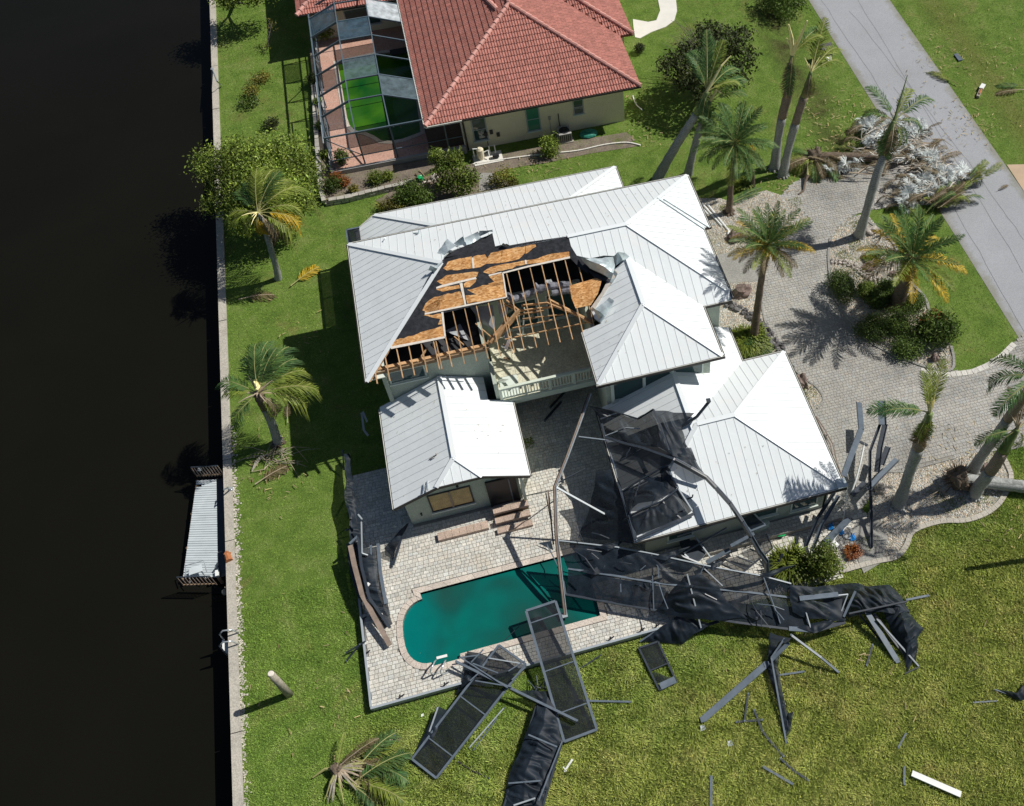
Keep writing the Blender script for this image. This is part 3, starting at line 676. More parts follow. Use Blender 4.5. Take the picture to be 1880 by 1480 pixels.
groof = gr.build('roof', mMetalT, house)
for p, f, a, m in gf: roof_face(groof, p, f, a, gy0 if a else gx0, mat=m)
caps(groof, [hip((gx0,gy0),GA,fGW), hip(GA,GB,fGS), hip((gx1,gy0),GB,fGE), hip((gx1,gy1),GB,fGE), (fl(lxr,28.0,fGW), fl(lxr,gy0+lxr-gx0,fGW))])
gutters(groof, [((gx0-.05,28,ge),(gx0-.05,gy0,ge)), ((gx0-.1,gy0-.05,ge),(gx1+.1,gy0-.05,ge)), ((gx1+.05,gy0,ge),(gx1+.05,gy1,ge)), ((gx1,gy1+.05,ge),(lx,gy1+.05,ge)), ((lx+.05,gy1,ge),(lx+.05,31,ge))])
# corner patch of peeled flashing at the south-east corner
MB().box(gx1-.35, gx1+.12, gy0-.12, gy0+.35, ge+.13, ge+.2).build('flashing', mMetalT, groof)
# annex
ax0, ax1, ay0, ae, axr = -5.85, .42, 25.35, 2.7, -2.715
fAW = lambda x, y: ae+PT*(x-ax0); fAE = lambda x, y: ae+PT*(ax1-x); zj = ae+PT*(axr-1.05-ax0); fAJ = lambda x, y: zj+PT*(y-ay0)
af = [([(ax0,ay0),(axr-1.05,ay0),(axr,ay0+1.05),(axr,31.12),(ax0,31.12)],fAW,1,mMetalW), ([(ax1,ay0),(ax1,29.72),(-.7,29.72),(-.7,31.12),(axr,31.12),(axr,ay0+1.05),(axr+1.05,ay0)],fAE,1,mMetal), ([(axr-1.05,ay0),(axr+1.05,ay0),(axr,ay0+1.05)],fAJ,0,mMetal)]
ar = MB()
for p, f, a, m in af: under(ar, p, f)
aroof = ar.build('roof', mMetalT, house)
for p, f, a, m in af: roof_face(aroof, p, f, a, ay0 if a else ax0, mat=m)
caps(aroof, [(fl(axr,31.1,fAW),fl(axr,ay0+1.05,fAW)), hip((axr-1.05,ay0),(axr,ay0+1.05),fAJ), hip((axr+1.05,ay0),(axr,ay0+1.05),fAJ)])
for a, b in (((ax0,ay0),(axr-1.05,ay0)),((axr+1.05,ay0),(ax1,ay0))):
    f = fAW if a[0] < axr-.9 else fAE; MB().beam((a[0],a[1]-.02,f(*a)-.06),(b[0],b[1]-.02,f(*b)-.06),.05,.14).build('fascia', mGut, aroof)
MB().beam((axr-1.05,ay0-.02,zj-.06),(axr+1.05,ay0-.02,zj-.06),.05,.14).build('fascia', mGut, aroof)
gutters(aroof, [((ax0-.05,ay0,ae),(ax0-.05,31,ae)), ((ax1+.05,29.7,ae),(ax1+.05,ay0,ae))], .08, .08)
# bent vent pipes on the annex roof
R5 = lambda x, y: (640+x/3.1333, 600+y/3.1333)
for k, (a, b) in enumerate((((465,762),(505,738)),((430,905),(436,945)),((452,888),(455,940)))):
    p = Gf(*R5(*a), fAW, .03); q = Gf(*R5(*b), fAW, .12); MB().tube([p, q, (q[0],q[1],q[2]+.12)], .03 if k else .025, 6).build('vent_pipe', mAluBr if k == 0 else mSteel, aroof)
MB().tube([Gf(*C_(355,352),fN,.03), Gf(*C_(378,352),fN,.1), Gf(*C_(378,338),fN,.3)], .035, 6).build('vent_pipe', mMetalT, roof)
MB().tube([Gf(*C_(212,388),fN,.03), Gf(*C_(222,375),fN,.25)], .03, 6).build('vent_pipe', mMetalT, roof)
# rear (north) lower roof
fBN = lambda x, y: 2.9+PT*(44.05-y); fBW = lambda x, y: 2.9+PT*(x+4.66); fBE = lambda x, y: 2.9+PT*(9.22-x)
bf = [([(-4.66,44.05),(9.22,44.05),(4.07,38.9),(.49,38.9)],fBN,0,mMetal), ([(-4.66,44.05),(.49,38.9),(-5.9,38.9),(-5.9,43.6)],fBW,1,mMetalW), ([(9.22,44.05),(4.07,38.9),(9.22,38.9)],fBE,1,mMetal)]
br = MB()
for p, f, a, m in bf: under(br, p, f)
broof = br.build('roof', mMetalT, house)
for p, f, a, m in bf: roof_face(broof, p, f, a, 38.9 if a else -4.66, mat=m)
caps(broof, [hip((-4.66,44.05),(.49,38.9),fBN), hip((9.22,44.05),(4.07,38.9),fBN)])
gutters(broof, [((-4.66,44.1,2.9),(9.22,44.1,2.9)), ((9.27,44.1,2.9),(9.27,39,2.9))], .1, .1)
MB().beam((-4.7,44.08,2.84),(-5.95,43.62,2.3),.06,.12).build('fascia', mGutW, broof)

# walls -------------------------------------------------------------------
def wall(x0, x1, y0, y1, z0, z1, mat=None, par=house, name='wall', label=None): return MB().box(x0, x1, y0, y1, z0, z1).build(name, mat or mWall, par, label=label)
# annex
b = MB(); pf = [(-5.42,DZ),(-.14,DZ),(-.14,2.86),(axr+1.0,3.50),(axr-1.0,3.50),(-5.42,2.82)]; n = len(pf); b.v = [(x,25.68,z) for x,z in pf]+[(x,25.86,z) for x,z in pf]; b.f = [tuple(range(n)),tuple(range(2*n-1,n-1,-1))]+[((i+1)%n,i,n+i,n+(i+1)%n) for i in range(n)]; b.build('wall', mWall, house, label='annex front wall under the clipped gable')
wall(-5.42,-5.24,25.86,31.1,DZ,2.8); wall(-.32,-.14,25.86,31.1,DZ,2.8)
# main ground floor and upper floor
wall(-5.25,-5.05,31.0,38.9,0,5.45); wall(-5.05,-.22,31.15,31.33,0,5.45); wall(-.4,-.22,31.33,34.1,0,5.45)
wall(-.3,-.12,29.78,31.15,2.2,4.25,label='stub wall between the annex roof and the balcony')
wall(-.22,4.9,33.9,34.08,0,5.45); wall(-5.05,11.2,38.7,38.9,0,5.45); wall(11.2,11.4,31.1,38.9,0,5.45); wall(9.75,11.2,31.1,31.28,2.9,5.45)
wall(4.95,9.75,27.98,28.16,0,5.5); wall(4.78,4.95,27.98,34.0,0,5.5); wall(9.75,9.93,27.98,31.1,2.7,5.5)
# garage / link / back rooms
wall(4.8,13.6,21.2,21.38,0,2.75); wall(4.8,4.98,21.38,28,0,2.75); wall(13.5,13.68,21.2,28.3,0,2.75); wall(11.4,13.5,28.15,28.32,0,2.75); wall(11.3,11.46,28.3,31,0,2.7)
wall(-4.2,8.8,43.4,43.56,0,2.85); wall(8.64,8.8,38.9,43.4,0,2.85); wall(-5.6,-5.45,38.9,43.2,0,2.35)
# soffits
MB().box(XW+.1,-5.0,30.7,39.4,E0-.18,E0-.13).build('soffit', mTrim, house)
MB().box(wx0+.1,wx1-.1,wy0+.1,28.0,E0-.18,E0-.13).build('soffit', mTrim, house)
MB().box(gx0+.1,gx1-.1,gy0+.1,21.2,ge-.18,ge-.13).build('soffit', mTrim, house)
# garden-side frame on the north-west corner (small lean-to with dark beams)
b = MB(); b.beam((-6.3,43.6,2.6),(-6.3,39.3,2.6),.1,.1).beam((-6.3,43.6,2.6),(-5.6,43.6,2.6),.1,.1).beam((-6.3,39.3,2.6),(-5.5,39.3,2.6),.1,.1); b.build('pergola_frame', mAluL, house)
for y in (43.6, 41.5, 39.3): MB().beam((-6.3,y,0),(-6.3,y,2.6),.1,.1).build('pergola_post', mAluL, house)
MB().slab([(-6.25,39.4,2.68),(-5.6,39.4,2.68),(-5.6,43.5,2.68),(-6.25,43.5,2.68)], .02).build('pergola_screen', mScr, house)
# windows -----------------------------------------------------------------
def window(x0, x1, y, z0, z1, par=house, glass=None, frame=None, bars=1, label=None, axis='x', ledge=True):
    """window in a wall facing south (y) or east (axis='y': x0,x1 run along y)"""
    def bx(m, a0, a1, d0, d1, zz0, zz1):
        return m.box(a0,a1,y+d0,y+d1,zz0,zz1) if axis == 'x' else m.box(y-d1,y-d0,a0,a1,zz0,zz1)
    f = MB(); w = .07
    bx(f,x0-w,x0,-.05,.03,z0-w,z1+w); bx(f,x1,x1+w,-.05,.03,z0-w,z1+w); bx(f,x0,x1,-.05,.03,z1,z1+w); bx(f,x0,x1,-.05,.03,z0-w,z0)
    wd = f.build('window', frame or mTrim, par, label=label)
    n = bars+1
    for i in range(n):
        a, c = z0+(z1-z0)*i/n, z0+(z1-z0)*(i+1)/n; bx(MB(),x0,x1,-.025,-.015,a+.02,c-.02).build('pane', glass or mGlass, wd)
        if i: bx(MB(),x0,x1,-.05,-.005,a-.02,a+.02).build('glazing_bar', frame or mTrim, wd)
    if ledge: bx(MB(),x0-.12,x1+.12,-.12,-.052,z0-.13,z0-.06).build('sill', mTrim, wd)
    return wd
# upper storey wing windows (tall teal panes between pale posts)
for a, c in ((5.15,6.55),(6.7,7.9),(8.1,9.5)): window(a, c, 27.98, 3.3 if a < 8 else 3.9, 5.1, bars=0)
for x in (5.05,6.62,8.0): MB().box(x-.06,x+.06,27.86,27.975,3.0,5.4).build('post', mTrim, house)
# small attic-side window on the west end of the south wall, and west wall windows
window(-4.9, -3.3, 31.15, 4.35, 5.15, bars=0, label='blown-out window at the west end of the upper wall')
window(5.9, 7.0, 21.2, 1.1, 2.3); window(9.9, 11.1, 21.2, 1.1, 2.3); window(11.9, 13.1, 21.2, .9, 2.3)
# annex front: boarded window, doorway, wall light, steps
w = window(-4.28, -2.42, 25.68, 1.15, 2.55, glass=mPly, frame=mGut, bars=0, label='double window boarded with plywood')
MB().box(-3.39,-3.31,25.60,25.625,1.15,2.55).build('mullion', mAluBr, w)
MB().box(-4.9,-4.82,25.62,25.677,1.05,1.25).build('outlet_box', mBlack, house)
d = MB().box(-1.6,-.32,25.62,25.677,DZ,2.5).build('door', mBlack, house, label='dark open doorway of the annex')  # flat black panel stands in for the dark inside the open doorway
MB().box(-1.67,-1.6,25.58,25.679,DZ,2.57).box(-.32,-.25,25.58,25.679,DZ,2.57).box(-1.6,-.32,25.58,25.679,2.5,2.57).build('door_frame', mGut, d)
MB().box(-.62,-.56,25.56,25.615,DZ,2.5).build('door_stile', mAluL, d)
MB().beam((-.02,25.5,DZ),(-.02,25.5,2.66),.14,.14).build('porch_post', mTrim, house)
MB().blob((-2.9,25.62,2.86),.07,8,5,0).build('wall_lamp', mBlack, house)
stp = thing('front_steps', 'three brick steps rising to the dark annex doorway', 'steps', (-.9, 24.5, DZ))
for k, (y0, y1, z) in enumerate(((24.02,24.30,DZ+.17),(24.46,24.74,DZ+.34),(24.90,25.18,DZ+.51))):
    for j in range(4): MB().box(-1.62+j*.42,-1.21+j*.42,y0,y1,z-.165,z).build('tread_stone', mStep, stp)
    MB().box(-1.6,.04,y0+.1,y1+.12,DZ-.02,z-.17).build('riser', mWoodD, stp)
stp2 = thing('window_step', 'long low brick step below the boarded annex window', 'step', (-3.4, 24.6, DZ))
for j in range(7): MB().box(-4.35+j*.34,-4.02+j*.34,24.42,24.82,DZ+.02,DZ+.2).build('step_brick', mStep, stp2)
MB().box(-4.3,-2.0,24.45,24.79,DZ-.02,DZ+.02).build('mortar_bed', mJoint, stp2)
# balcony -----------------------------------------------------------------
bal = MB().box(-.12,4.9,29.8,33.9,2.62,2.8).build('balcony', mDeckF, house)
for k in range(10): MB().box(-.1+k*.5,.38+k*.5,29.86,33.88,2.803,2.82).build('floor_board', mDeckF, bal)
MB().box(-.14,4.75,29.66,29.79,2.45,2.82).build('edge_beam', mRail, bal)
yb = 29.76
MB().box(-.1,4.72,yb-.07,yb+.07,3.76,3.82).build('hand_rail', mRail, bal); MB().box(-.1,4.72,yb-.03,yb+.03,3.62,3.68).build('sub_rail', mRail, bal); MB().box(-.1,4.72,yb-.03,yb+.03,2.95,3.01).build('bottom_rail', mRail, bal)
for x in (-.05,1.15,2.35,3.55,4.65): MB().box(x-.06,x+.06,yb-.06,yb+.06,2.83,3.755).build('rail_post', mRail, bal)
x = .12
while x < 4.6:
    if min(abs(x-q) for q in (-.05,1.15,2.35,3.55,4.65)) > .08: MB().box(x-.022,x+.022,yb-.022,yb+.022,3.01,3.62).build('baluster', mRail, bal)
    x += .145
MB().box(.0,.9,29.85,31.1,2.83,2.86).build('torn_siding', mTrim, bal)
MB().beam((-.05,30.9,2.9),(.35,30.0,4.0),.3,.03).build('torn_siding', mTrim, bal)
window(3.2, 4.6, 33.9, 3.1, 4.9, bars=0); window(1.0, 2.6, 33.9, 3.0, 4.9, bars=0)
# attic -------------------------------------------------------------------
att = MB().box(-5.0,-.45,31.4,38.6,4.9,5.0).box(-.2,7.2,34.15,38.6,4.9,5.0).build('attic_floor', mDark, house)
ins = MB()
for k in range(46):
    x, y = random.uniform(-4.8,6.5), random.uniform(31.6,38.3)
    if x > -.4 and y < 34.3: continue
    ins.blob((x,y,5.03),(random.uniform(.15,.5),random.uniform(.1,.4),random.uniform(.04,.14)),7,4,.5,k)
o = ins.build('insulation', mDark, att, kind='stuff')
for p, q, z0, z1 in (((330,760),(520,1010),6.3,5.1),): pass
def onh(x, y, h, f=L_): return G(*f(x, y), h)
MB().slab([onh(385,760,5.9),onh(580,740,6.0),onh(600,960,5.1),onh(480,890,5.3)], .03).build('fallen_drywall', mDry, att)
MB().slab([onh(610,720,6.1),onh(705,760,6.0),onh(690,870,5.4),onh(640,840,5.5)], .03).build('fallen_drywall', mDry, att)
MB().slab([onh(170,960,5.3),onh(240,990,5.3),onh(370,1040,5.06),onh(300,900,5.2)], .03).build('fallen_drywall', mDry, att)
for pts, r in (([(700,680,5.9),(760,690,5.8),(850,660,5.8),(930,620,5.9),(1000,600,6.0)],.17), ([(960,600,6.0),(1060,580,6.1),(1160,570,6.1),(1240,570,6.1)],.17), ([(1080,640,5.9),(1170,625,5.9),(1250,615,6.0)],.15), ([(930,560,6.2),(960,590,6.1),(990,640,5.8)],.10), ([(690,660,5.9),(720,690,5.6)],.2)):
    P = [onh(*p) for p in pts]; Q = []
    for a, c in zip(P, P[1:]):
        for t in (0, .25, .5, .75): Q.append(tuple(a[i]+(c[i]-a[i])*t for i in range(3)))
    Q.append(P[-1]); MB().tube(Q, [r*(1+.08*(i % 2)) for i in range(len(Q))], 10, True, .06).build('flexible_duct', mDuct, att)
MB().blob(onh(1050,550,6.1),(.22,.2,.14),9,6,.3,3).build('duct_box', mDry, att)
# rafters, plates and broken trusses
raf = MB().beam((XW+.3,31.2,5.5),(-.25,31.2,5.5),.16,.14).build('roof_framing', mWood, house)
x = XW+.45; k = 0
while x < 4.95:
    ytop_ = min(YR-.05, YS+(x-XW)-.1)
    if x > 4.4: ytop_ = 34.2
    offs = (0, .10) if k in (5, 11) else (0,)
    for o_ in offs: MB().beam((x+o_+random.uniform(-.02,.02),YS-.12,fS(0,YS-.12)-.10),(x+o_,ytop_,fS(0,ytop_)-.10),.045,.14).build('rafter', mWood, raf)
    x += .575; k += 1
for (a, c, w, h) in (((560,1062,5.6),(800,785,6.4),.10,.2), ((590,1050,5.5),(790,820,6.2),.09,.16), ((530,1075,5.4),(720,850,6.1),.1,.2), ((1040,690,6.2),(1430,890,5.5),.08,.16), ((1100,720,6.1),(1420,900,5.5),.07,.14), ((1030,720,6.3),(1300,830,5.7),.06,.12), ((690,700,6.4),(800,790,6.1),.06,.14), ((620,700,6.4),(770,780,6.0),.05,.1),
        ((680,1032,5.4),(1100,945,5.4),.04,.07), ((1070,952,5.4),(1400,885,5.4),.04,.07), ((740,938,5.6),(1080,868,5.6),.04,.07), ((820,745,6.1),(1070,720,6.2),.05,.12), ((810,790,6.0),(1090,755,6.0),.05,.12), ((770,825,5.9),(1010,790,5.9),.05,.1), ((830,860,5.7),(1180,820,5.7),.04,.08), ((430,900,5.4),(560,1010,5.3),.05,.1), ((250,1010,5.2),(330,1080,5.2),.05,.09), ((20,1105,5.6),(-60,1230,5.5),.06,.1)):
    MB().beam(onh(*a), onh(*c), w, h).build('broken_truss_timber', mWood, raf)
MB().beam((XW+.12,YS+.05,fS(0,YS)-.06),(AW[0],AW[1],ZR-.1),.06,.14).build('hip_rafter', mWood, raf)
MB().beam((XW+.3,30.95,5.52),(-.1,30.95,5.52),.05,.2).build('sub_fascia', mWoodD, raf)
for p in ((800,900),(815,1000)): pass
for k in range(8):      # hanging splinters, ceiling scraps on the balcony floor and in the gap
    a = onh(random.uniform(600,800), random.uniform(1010,1250), 4.6 if k % 2 else 3.3); c = (a[0]+random.uniform(-.35,.35), a[1]+random.uniform(-.35,.35), a[2]+random.uniform(-.3,.5))
    MB().beam(a, c, random.uniform(.05,.2), .02).build('splinter', (mIns, mDry, mWoodD)[k % 3], raf)
for p in ((845,765,830,1010),(800,830,815,1000)): MB().beam(onh(p[0],p[1],5.6), onh(p[2],p[3],3.6), .05, .05).build('hanging_stud', mTrim, raf)
# felt and strand board -----------------------------------------------------
felt = [Gf(*C_(*p), fS)[:2] for p in [(494,472),(600,445),(735,420),(900,390),(1075,365),(1087,400),(1085,466),(880,510),(765,541),(778,600),(790,652),(640,690),(488,724),(495,780),(500,835),(380,862),(243,888),(330,735),(430,545)]]
MB().slab([(x,y,fS(x,y)) for x, y in felt], .03).build('roofing_felt', mFelt, raf)
fN2 = [Gf(*C_(*p), fN)[:2] for p in [(500,466),(560,425),(610,408),(690,368),(722,352),(735,414),(735,422),(600,450)]]
MB().slab([(x,y,fN(x,y)-.005) for x, y in fN2], .02).build('roofing_felt', mFelt, raf)
fX = [Gf(*L_(*p), fS)[:2] for p in [(1215,170),(1240,240),(1290,320),(1400,400),(1390,470),(1310,420),(1240,345),(1225,290)]]
MB().slab([(x,y,fS(x,y)-.02) for x, y in fX], .02).build('roofing_felt', mFelt, raf)
fY = [Gf(*L_(*p), fS)[:2] for p in [(1390,450),(1580,525),(1590,560),(1500,530),(1440,505)]]
MB().slab([(x,y,fS(x,y)+.01) for x, y in fY], .02).build('roofing_felt', mFelt, raf)
def rag(poly, amp=.05, seg=.16, seed=0):
    out = []; n = len(poly); rnd = random.Random(seed)
    for i in range(n):
        p, q = poly[i], poly[(i+1) % n]; L = math.hypot(q[0]-p[0], q[1]-p[1]); k = max(1, int(L/seg))
        for j in range(k): t = j/k; out.append((p[0]+(q[0]-p[0])*t+(rnd.gauss(0,amp) if j else 0), p[1]+(q[1]-p[1])*t+(rnd.gauss(0,amp*.6) if j else 0)))
    return out
osbs = [(L_,[(155,430),(195,375),(300,345),(400,330),(400,430),(330,435),(190,450)]), (L_,[(412,330),(510,310),(530,345),(560,300),(655,275),(640,385),(520,392),(470,420),(415,430)]), (L_,[(660,274),(750,258),(855,240),(850,300),(800,350),(700,375),(645,385)]), (L_,[(860,240),(940,228),(945,245),(890,285),(855,310)]),
        (L_,[(500,455),(560,420),(640,400),(750,382),(845,362),(850,398),(700,438),(545,478),(498,465)]), (L_,[(862,362),(1000,328),(1080,305),(1225,288),(1230,342),(1040,380),(866,395)]),
        (L_,[(100,540),(180,490),(330,470),(455,462),(440,500),(320,535),(150,570)]), (L_,[(95,610),(150,590),(290,572),(300,600),(150,628)]), (L_,[(330,560),(440,515),(430,545),(380,590),(335,592)]),
        (L_,[(545,500),(655,470),(668,560),(560,592),(540,560),(590,545)]), (L_,[(345,660),(440,652),(360,612),(560,565),(670,545),(690,672),(540,700),(362,732)]), (L_,[(0,770),(60,722),(160,655),(300,625),(320,680),(345,738),(180,775),(0,808)]),
        (C_,[(395,712),(410,680),(450,650),(500,640),(470,712),(420,718)]), (C_,[(400,735),(486,727),(494,776),(468,778),(478,752)]), (C_,[(250,880),(270,850),(370,822),(470,790),(495,780),(499,832),(380,858)])]
for k, (f, pts) in enumerate(osbs):
    P = rag([Gf(*f(*p), fS)[:2] for p in pts], .03, .18, k); MB().slab([(x,y,fS(x,y)+.014) for x, y in P], .013).build('sheathing_board', mOSB, raf)
P = rag([Gf(*L_(*p), fS)[:2] for p in [(1228,576),(1440,512),(1505,512),(1470,640),(1410,740),(1280,768),(1245,680)]], .02, .3, 33)
MB().slab([(x,y,fS(x,y)) for x, y in P], .02).build('sheathing_board', mOSB, raf)
for f, pts in ((L_,[(398,342),(412,340),(422,430),(405,432)]), (L_,[(97,592),(150,572),(432,506),(440,520),(150,592),(98,606)]), (L_,[(295,560),(320,556),(352,738),(338,744)]), (L_,[(542,486),(650,462),(655,470),(545,500)]), (L_,[(848,362),(862,360),(868,395),(852,398)]), (L_,[(656,470),(668,470),(700,676),(688,680)]), (L_,[(0,812),(340,742),(690,672),(692,682),(340,756),(0,826)]), (C_,[(483,722),(493,720),(505,834),(497,838)]), (C_,[(245,882),(500,833),(502,842),(250,893)]), (L_,[(660,466),(865,412),(1095,360),(1232,330),(1234,346),(1040,388),(870,425),(662,478)])):
    P = [Gf(*f(*p), fS)[:2] for p in pts]; MB().slab([(x,y,fS(x,y)+.03) for x, y in P], .012).build('pale_board_edge', mTape, raf)
# crumpled sheets -----------------------------------------------------------
def sheet_mesh(ctrl, nu, nv, amp, folds=3.0, seed=0, ang=0.4, edge=1.0, smooth=True):
    """ctrl: rows of 3D points; dense wrinkled cloth or metal patch through them"""
    R = len(ctrl); Cn = len(ctrl[0]); V = []; off = Vector((seed*7.3, seed*1.7, 0))
    A = [[Vector(p) for p in r] for r in ctrl]
    for i in range(nv+1):
        v = i/nv*(R-1); i0 = min(int(v), R-2); tv = v-i0
        for j in range(nu+1):
            u = j/nu*(Cn-1); j0 = min(int(u), Cn-2); tu = u-j0
            p = (A[i0][j0]*(1-tu)+A[i0][j0+1]*tu)*(1-tv)+(A[i0+1][j0]*(1-tu)+A[i0+1][j0+1]*tu)*tv
            q = p*folds; w = Vector((q.x*cos(ang)+q.y*sin(ang), (-q.x*sin(ang)+q.y*cos(ang))*.28, 0))+off
            n1 = noise.noise(w); n1 = 1-abs(n1)*2.2; n2 = noise.noise(w*2.3+Vector((5,3,1))); n3 = noise.noise(p*1.3+off)
            e = min(1, 4*min(i/nv, 1-i/nv, j/nu, 1-j/nu)+1-edge)
            p = p+Vector((n3*amp*.6, noise.noise(p*1.1+off*2)*amp*.6, (n1*.7+n2*.35)*amp*e+n3*amp*.3)); V.append((p.x, p.y, max(p.z, .05)))
    F = [(i*(nu+1)+j, i*(nu+1)+j+1, (i+1)*(nu+1)+j+1, (i+1)*(nu+1)+j) for i in range(nv) for j in range(nu)]
    return V, F
def sheet(name, ctrl, mat, parent, amp=.1, nu=40, nv=30, smooth=True, **k):
    b = MB(); b.v, b.f = sheet_mesh(ctrl, nu, nv, amp, **k); return b.build(name, mat, parent, smooth)
def sp(pts, f, fn=None): return [[(Gf(*f(x, y), fn, h) if fn else G(*f(x, y), h)) for x, y, h in r] for r in pts]
for k, (rows, f, fn) in enumerate([
    ([[(105,295,.05),(160,320,.03)],[(190,185,.5),(270,240,.25)]], L_, fN), ([[(250,215,.1),(280,248,.03)],[(330,165,.5),(350,230,.2)]], L_, fN), ([[(330,170,.3),(355,240,.05)],[(450,125,.5),(470,180,.1)]], L_, fN),
    ([[(450,150,.1),(470,165,.03)],[(465,115,.5),(575,110,.45)],[(540,120,.3),(580,128,.05)]], L_, fN), ([[(650,235,.02),(715,245,.02)],[(665,215,.3),(700,240,.2)]], L_, fS),
    ([[(30,450,.1),(80,470,.03)],[(50,410,.4),(110,430,.2)],[(90,420,.1),(160,365,.03)]], L_, fW),
    ([[(1320,340,.05),(1400,430,.15),(1580,530,.1)],[(1360,345,.5),(1480,400,.7),(1600,480,.4)],[(1410,350,.1),(1600,330,.5),(1620,400,.1)]], L_, fS),
    ([[(1590,330,.2),(1620,400,.05)],[(1640,290,.7),(1680,360,.3)],[(1700,295,.5),(1740,330,.05)]], L_, fS),
    ([[(1410,760,.1),(1460,830,.1),(1500,890,.05)],[(1450,780,.6),(1490,800,.5),(1530,840,.1)],[(1570,680,.5),(1610,710,.4),(1600,740,.1)]], L_, fWW),
    ([[(1600,430,.02),(1560,530,.02)],[(1640,470,.08),(1590,560,.05)]], L_, fWW)]):
    sheet('torn_roof_sheet', sp(rows, f, fn), mMetalT, roof, .10, 12, 10, smooth=False, seed=k, folds=1.6, edge=0)
# exposed flange strip along the torn wing edge
P = [Gf(*L_(*p), fWW)[:2] for p in [(1600,440),(1640,470),(1480,720),(1440,790),(1408,770),(1500,640)]]
MB().slab([(x,y,fWW(x,y)+.06) for x, y in P], .02).build('torn_roof_sheet', mTape, wroof)
# ================================================================== the neighbour's house
nb = thing('neighbour_house', 'tan house with terracotta tile roof at the top of the picture', 'house', (6, 55, 0))
NE, NP = 3.0, .42; nx0, nx1, ny0 = -.9, 12.5, 50.45; nxr = (nx0+nx1)/2
nS = lambda x, y: NE+NP*(y-ny0); nW = lambda x, y: NE+NP*(x-nx0); nEa = lambda x, y: NE+NP*(nx1-x)
sx1, sy0 = 13.4, 55.7; nE2 = lambda x, y: NE+NP*(sx1-x); nS2 = lambda x, y: NE+NP*(y-sy0)
NA = (nxr, ny0+nxr-nx0); NY = 78
def tile_face(par, poly, fn, axis, e0, sgn, name='roof_tiles', per=.172, course=.37, amp=.045, mat=None):
    """rolled tiles as real geometry. axis 0: rolls side by side along x, climbing in y*sgn; axis 1: along y, climbing in x*sgn"""
    us = [p[axis] for p in poly]; vs = [p[1-axis]*sgn for p in poly]; u0, u1, v0, v1 = min(us), max(us), e0*sgn, max(vs)
    NU = int((u1-u0)/per)+1; NV = int((v1-v0)/course)+1; prof = [(-.5,0),(-.32,.0),(-.16,.75),(0,1.),(.16,.75),(.32,0),(.5,0)]
    Q = []; T = []
    iu, iv = np.meshgrid(np.arange(NU), np.arange(NV)); iu = iu.ravel(); iv = iv.ravel()
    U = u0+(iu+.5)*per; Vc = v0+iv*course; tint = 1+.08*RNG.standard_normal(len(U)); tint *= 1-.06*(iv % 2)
    def W(u, v, h):
        x, y = (u, v*sgn) if axis == 0 else (v*sgn, u); return np.stack([x, y, fn(x, y)+h], 1)
    P2 = [(p[axis], p[1-axis]*sgn) for p in poly]
    for a, b_ in zip(prof, prof[1:]):
        uc = U+(a[0]+b_[0])/2*per
        for lo, hi, z0, z1 in ((0., 1.06, .075, .03),):
            m = inpoly(uc, Vc+course*.5, P2)
            A = W(U+a[0]*per, Vc, z0+amp*a[1]); B = W(U+b_[0]*per, Vc, z0+amp*b_[1]); C = W(U+b_[0]*per, Vc+course, z1+amp*b_[1]); D = W(U+a[0]*per, Vc+course, z1+amp*a[1])
            A0 = W(U+a[0]*per, Vc, np.zeros(len(U))+.01); B0 = W(U+b_[0]*per, Vc, np.zeros(len(U))+.01)
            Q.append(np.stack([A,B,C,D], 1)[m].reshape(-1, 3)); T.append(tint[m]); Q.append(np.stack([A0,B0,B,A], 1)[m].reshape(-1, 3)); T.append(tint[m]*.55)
    t = np.clip(np.concatenate(T), .4, 1.5)
    return soup(name, np.concatenate(Q), 4, mat or mTile, par, 'stuff', np.stack([t, t, t], 1))
b = MB(); nfaces = [([(nx0,ny0),(nx1,ny0),NA],nS,0,ny0,1), ([(nx0,ny0),NA,(nxr,NY),(nx0,NY)],nW,1,nx0,1), ([(nx1,ny0),(nx1,sy0),(nxr,sy0+nx1-nxr),NA],nEa,1,nx1,-1),
    ([(nx1,sy0),(sx1,sy0),(sx1-7,sy0+7),(nx1-7,sy0+7)],nS2,0,sy0,1), ([(sx1,sy0),(sx1,NY),(nxr,NY),(nxr,sy0+sx1-nxr)],nE2,1,sx1,-1)]
for p, f, a, e, s in nfaces: under(b, p, f, .0, .1)
nroof = b.build('roof', mTilePlain, nb)
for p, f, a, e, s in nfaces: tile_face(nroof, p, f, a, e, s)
def tile_caps(p, q, par, r=.13):
    p = Vector(p); q = Vector(q); L = (q-p).length; n = max(1, int(L/.42)); d = (q-p)/n
    for i in range(n):
        a = p+d*i; MB().tube([tuple(a+Vector((0,0,.10))), tuple(a+d*1.04+Vector((0,0,.07)))], [r*1.12, r*.9], 8).build('ridge_tile', mCap, par)
tile_caps((nx0,ny0,NE),(*NA,nS(*NA)),nroof); tile_caps((nx1,ny0,NE),(*NA,nS(*NA)),nroof); tile_caps((*NA,nS(*NA)),(nxr,63,nS(*NA)),nroof); tile_caps((sx1,sy0,NE),(sx1-5,sy0+5,NE+5*NP),nroof)
tile_caps((4.55,58.9,nW(4.55,58)-.02),(5.0,57.2,nW(5,57)+.02),nroof,.15)
for p, q in (((nx0-.04,ny0,NE),(nx0-.04,64,NE)),): MB().beam(p, q, .09, .1).build('gutter', mGutW, nroof)
MB().beam((nx0,ny0-.03,NE-.02),(1.3,ny0-.03,NE-.02),.07,.1).build('fascia', mGutW, nroof); MB().beam((1.3,ny0-.03,NE-.02),(nx1,ny0-.03,NE-.02),.05,.1).build('fascia', mGut, nroof)
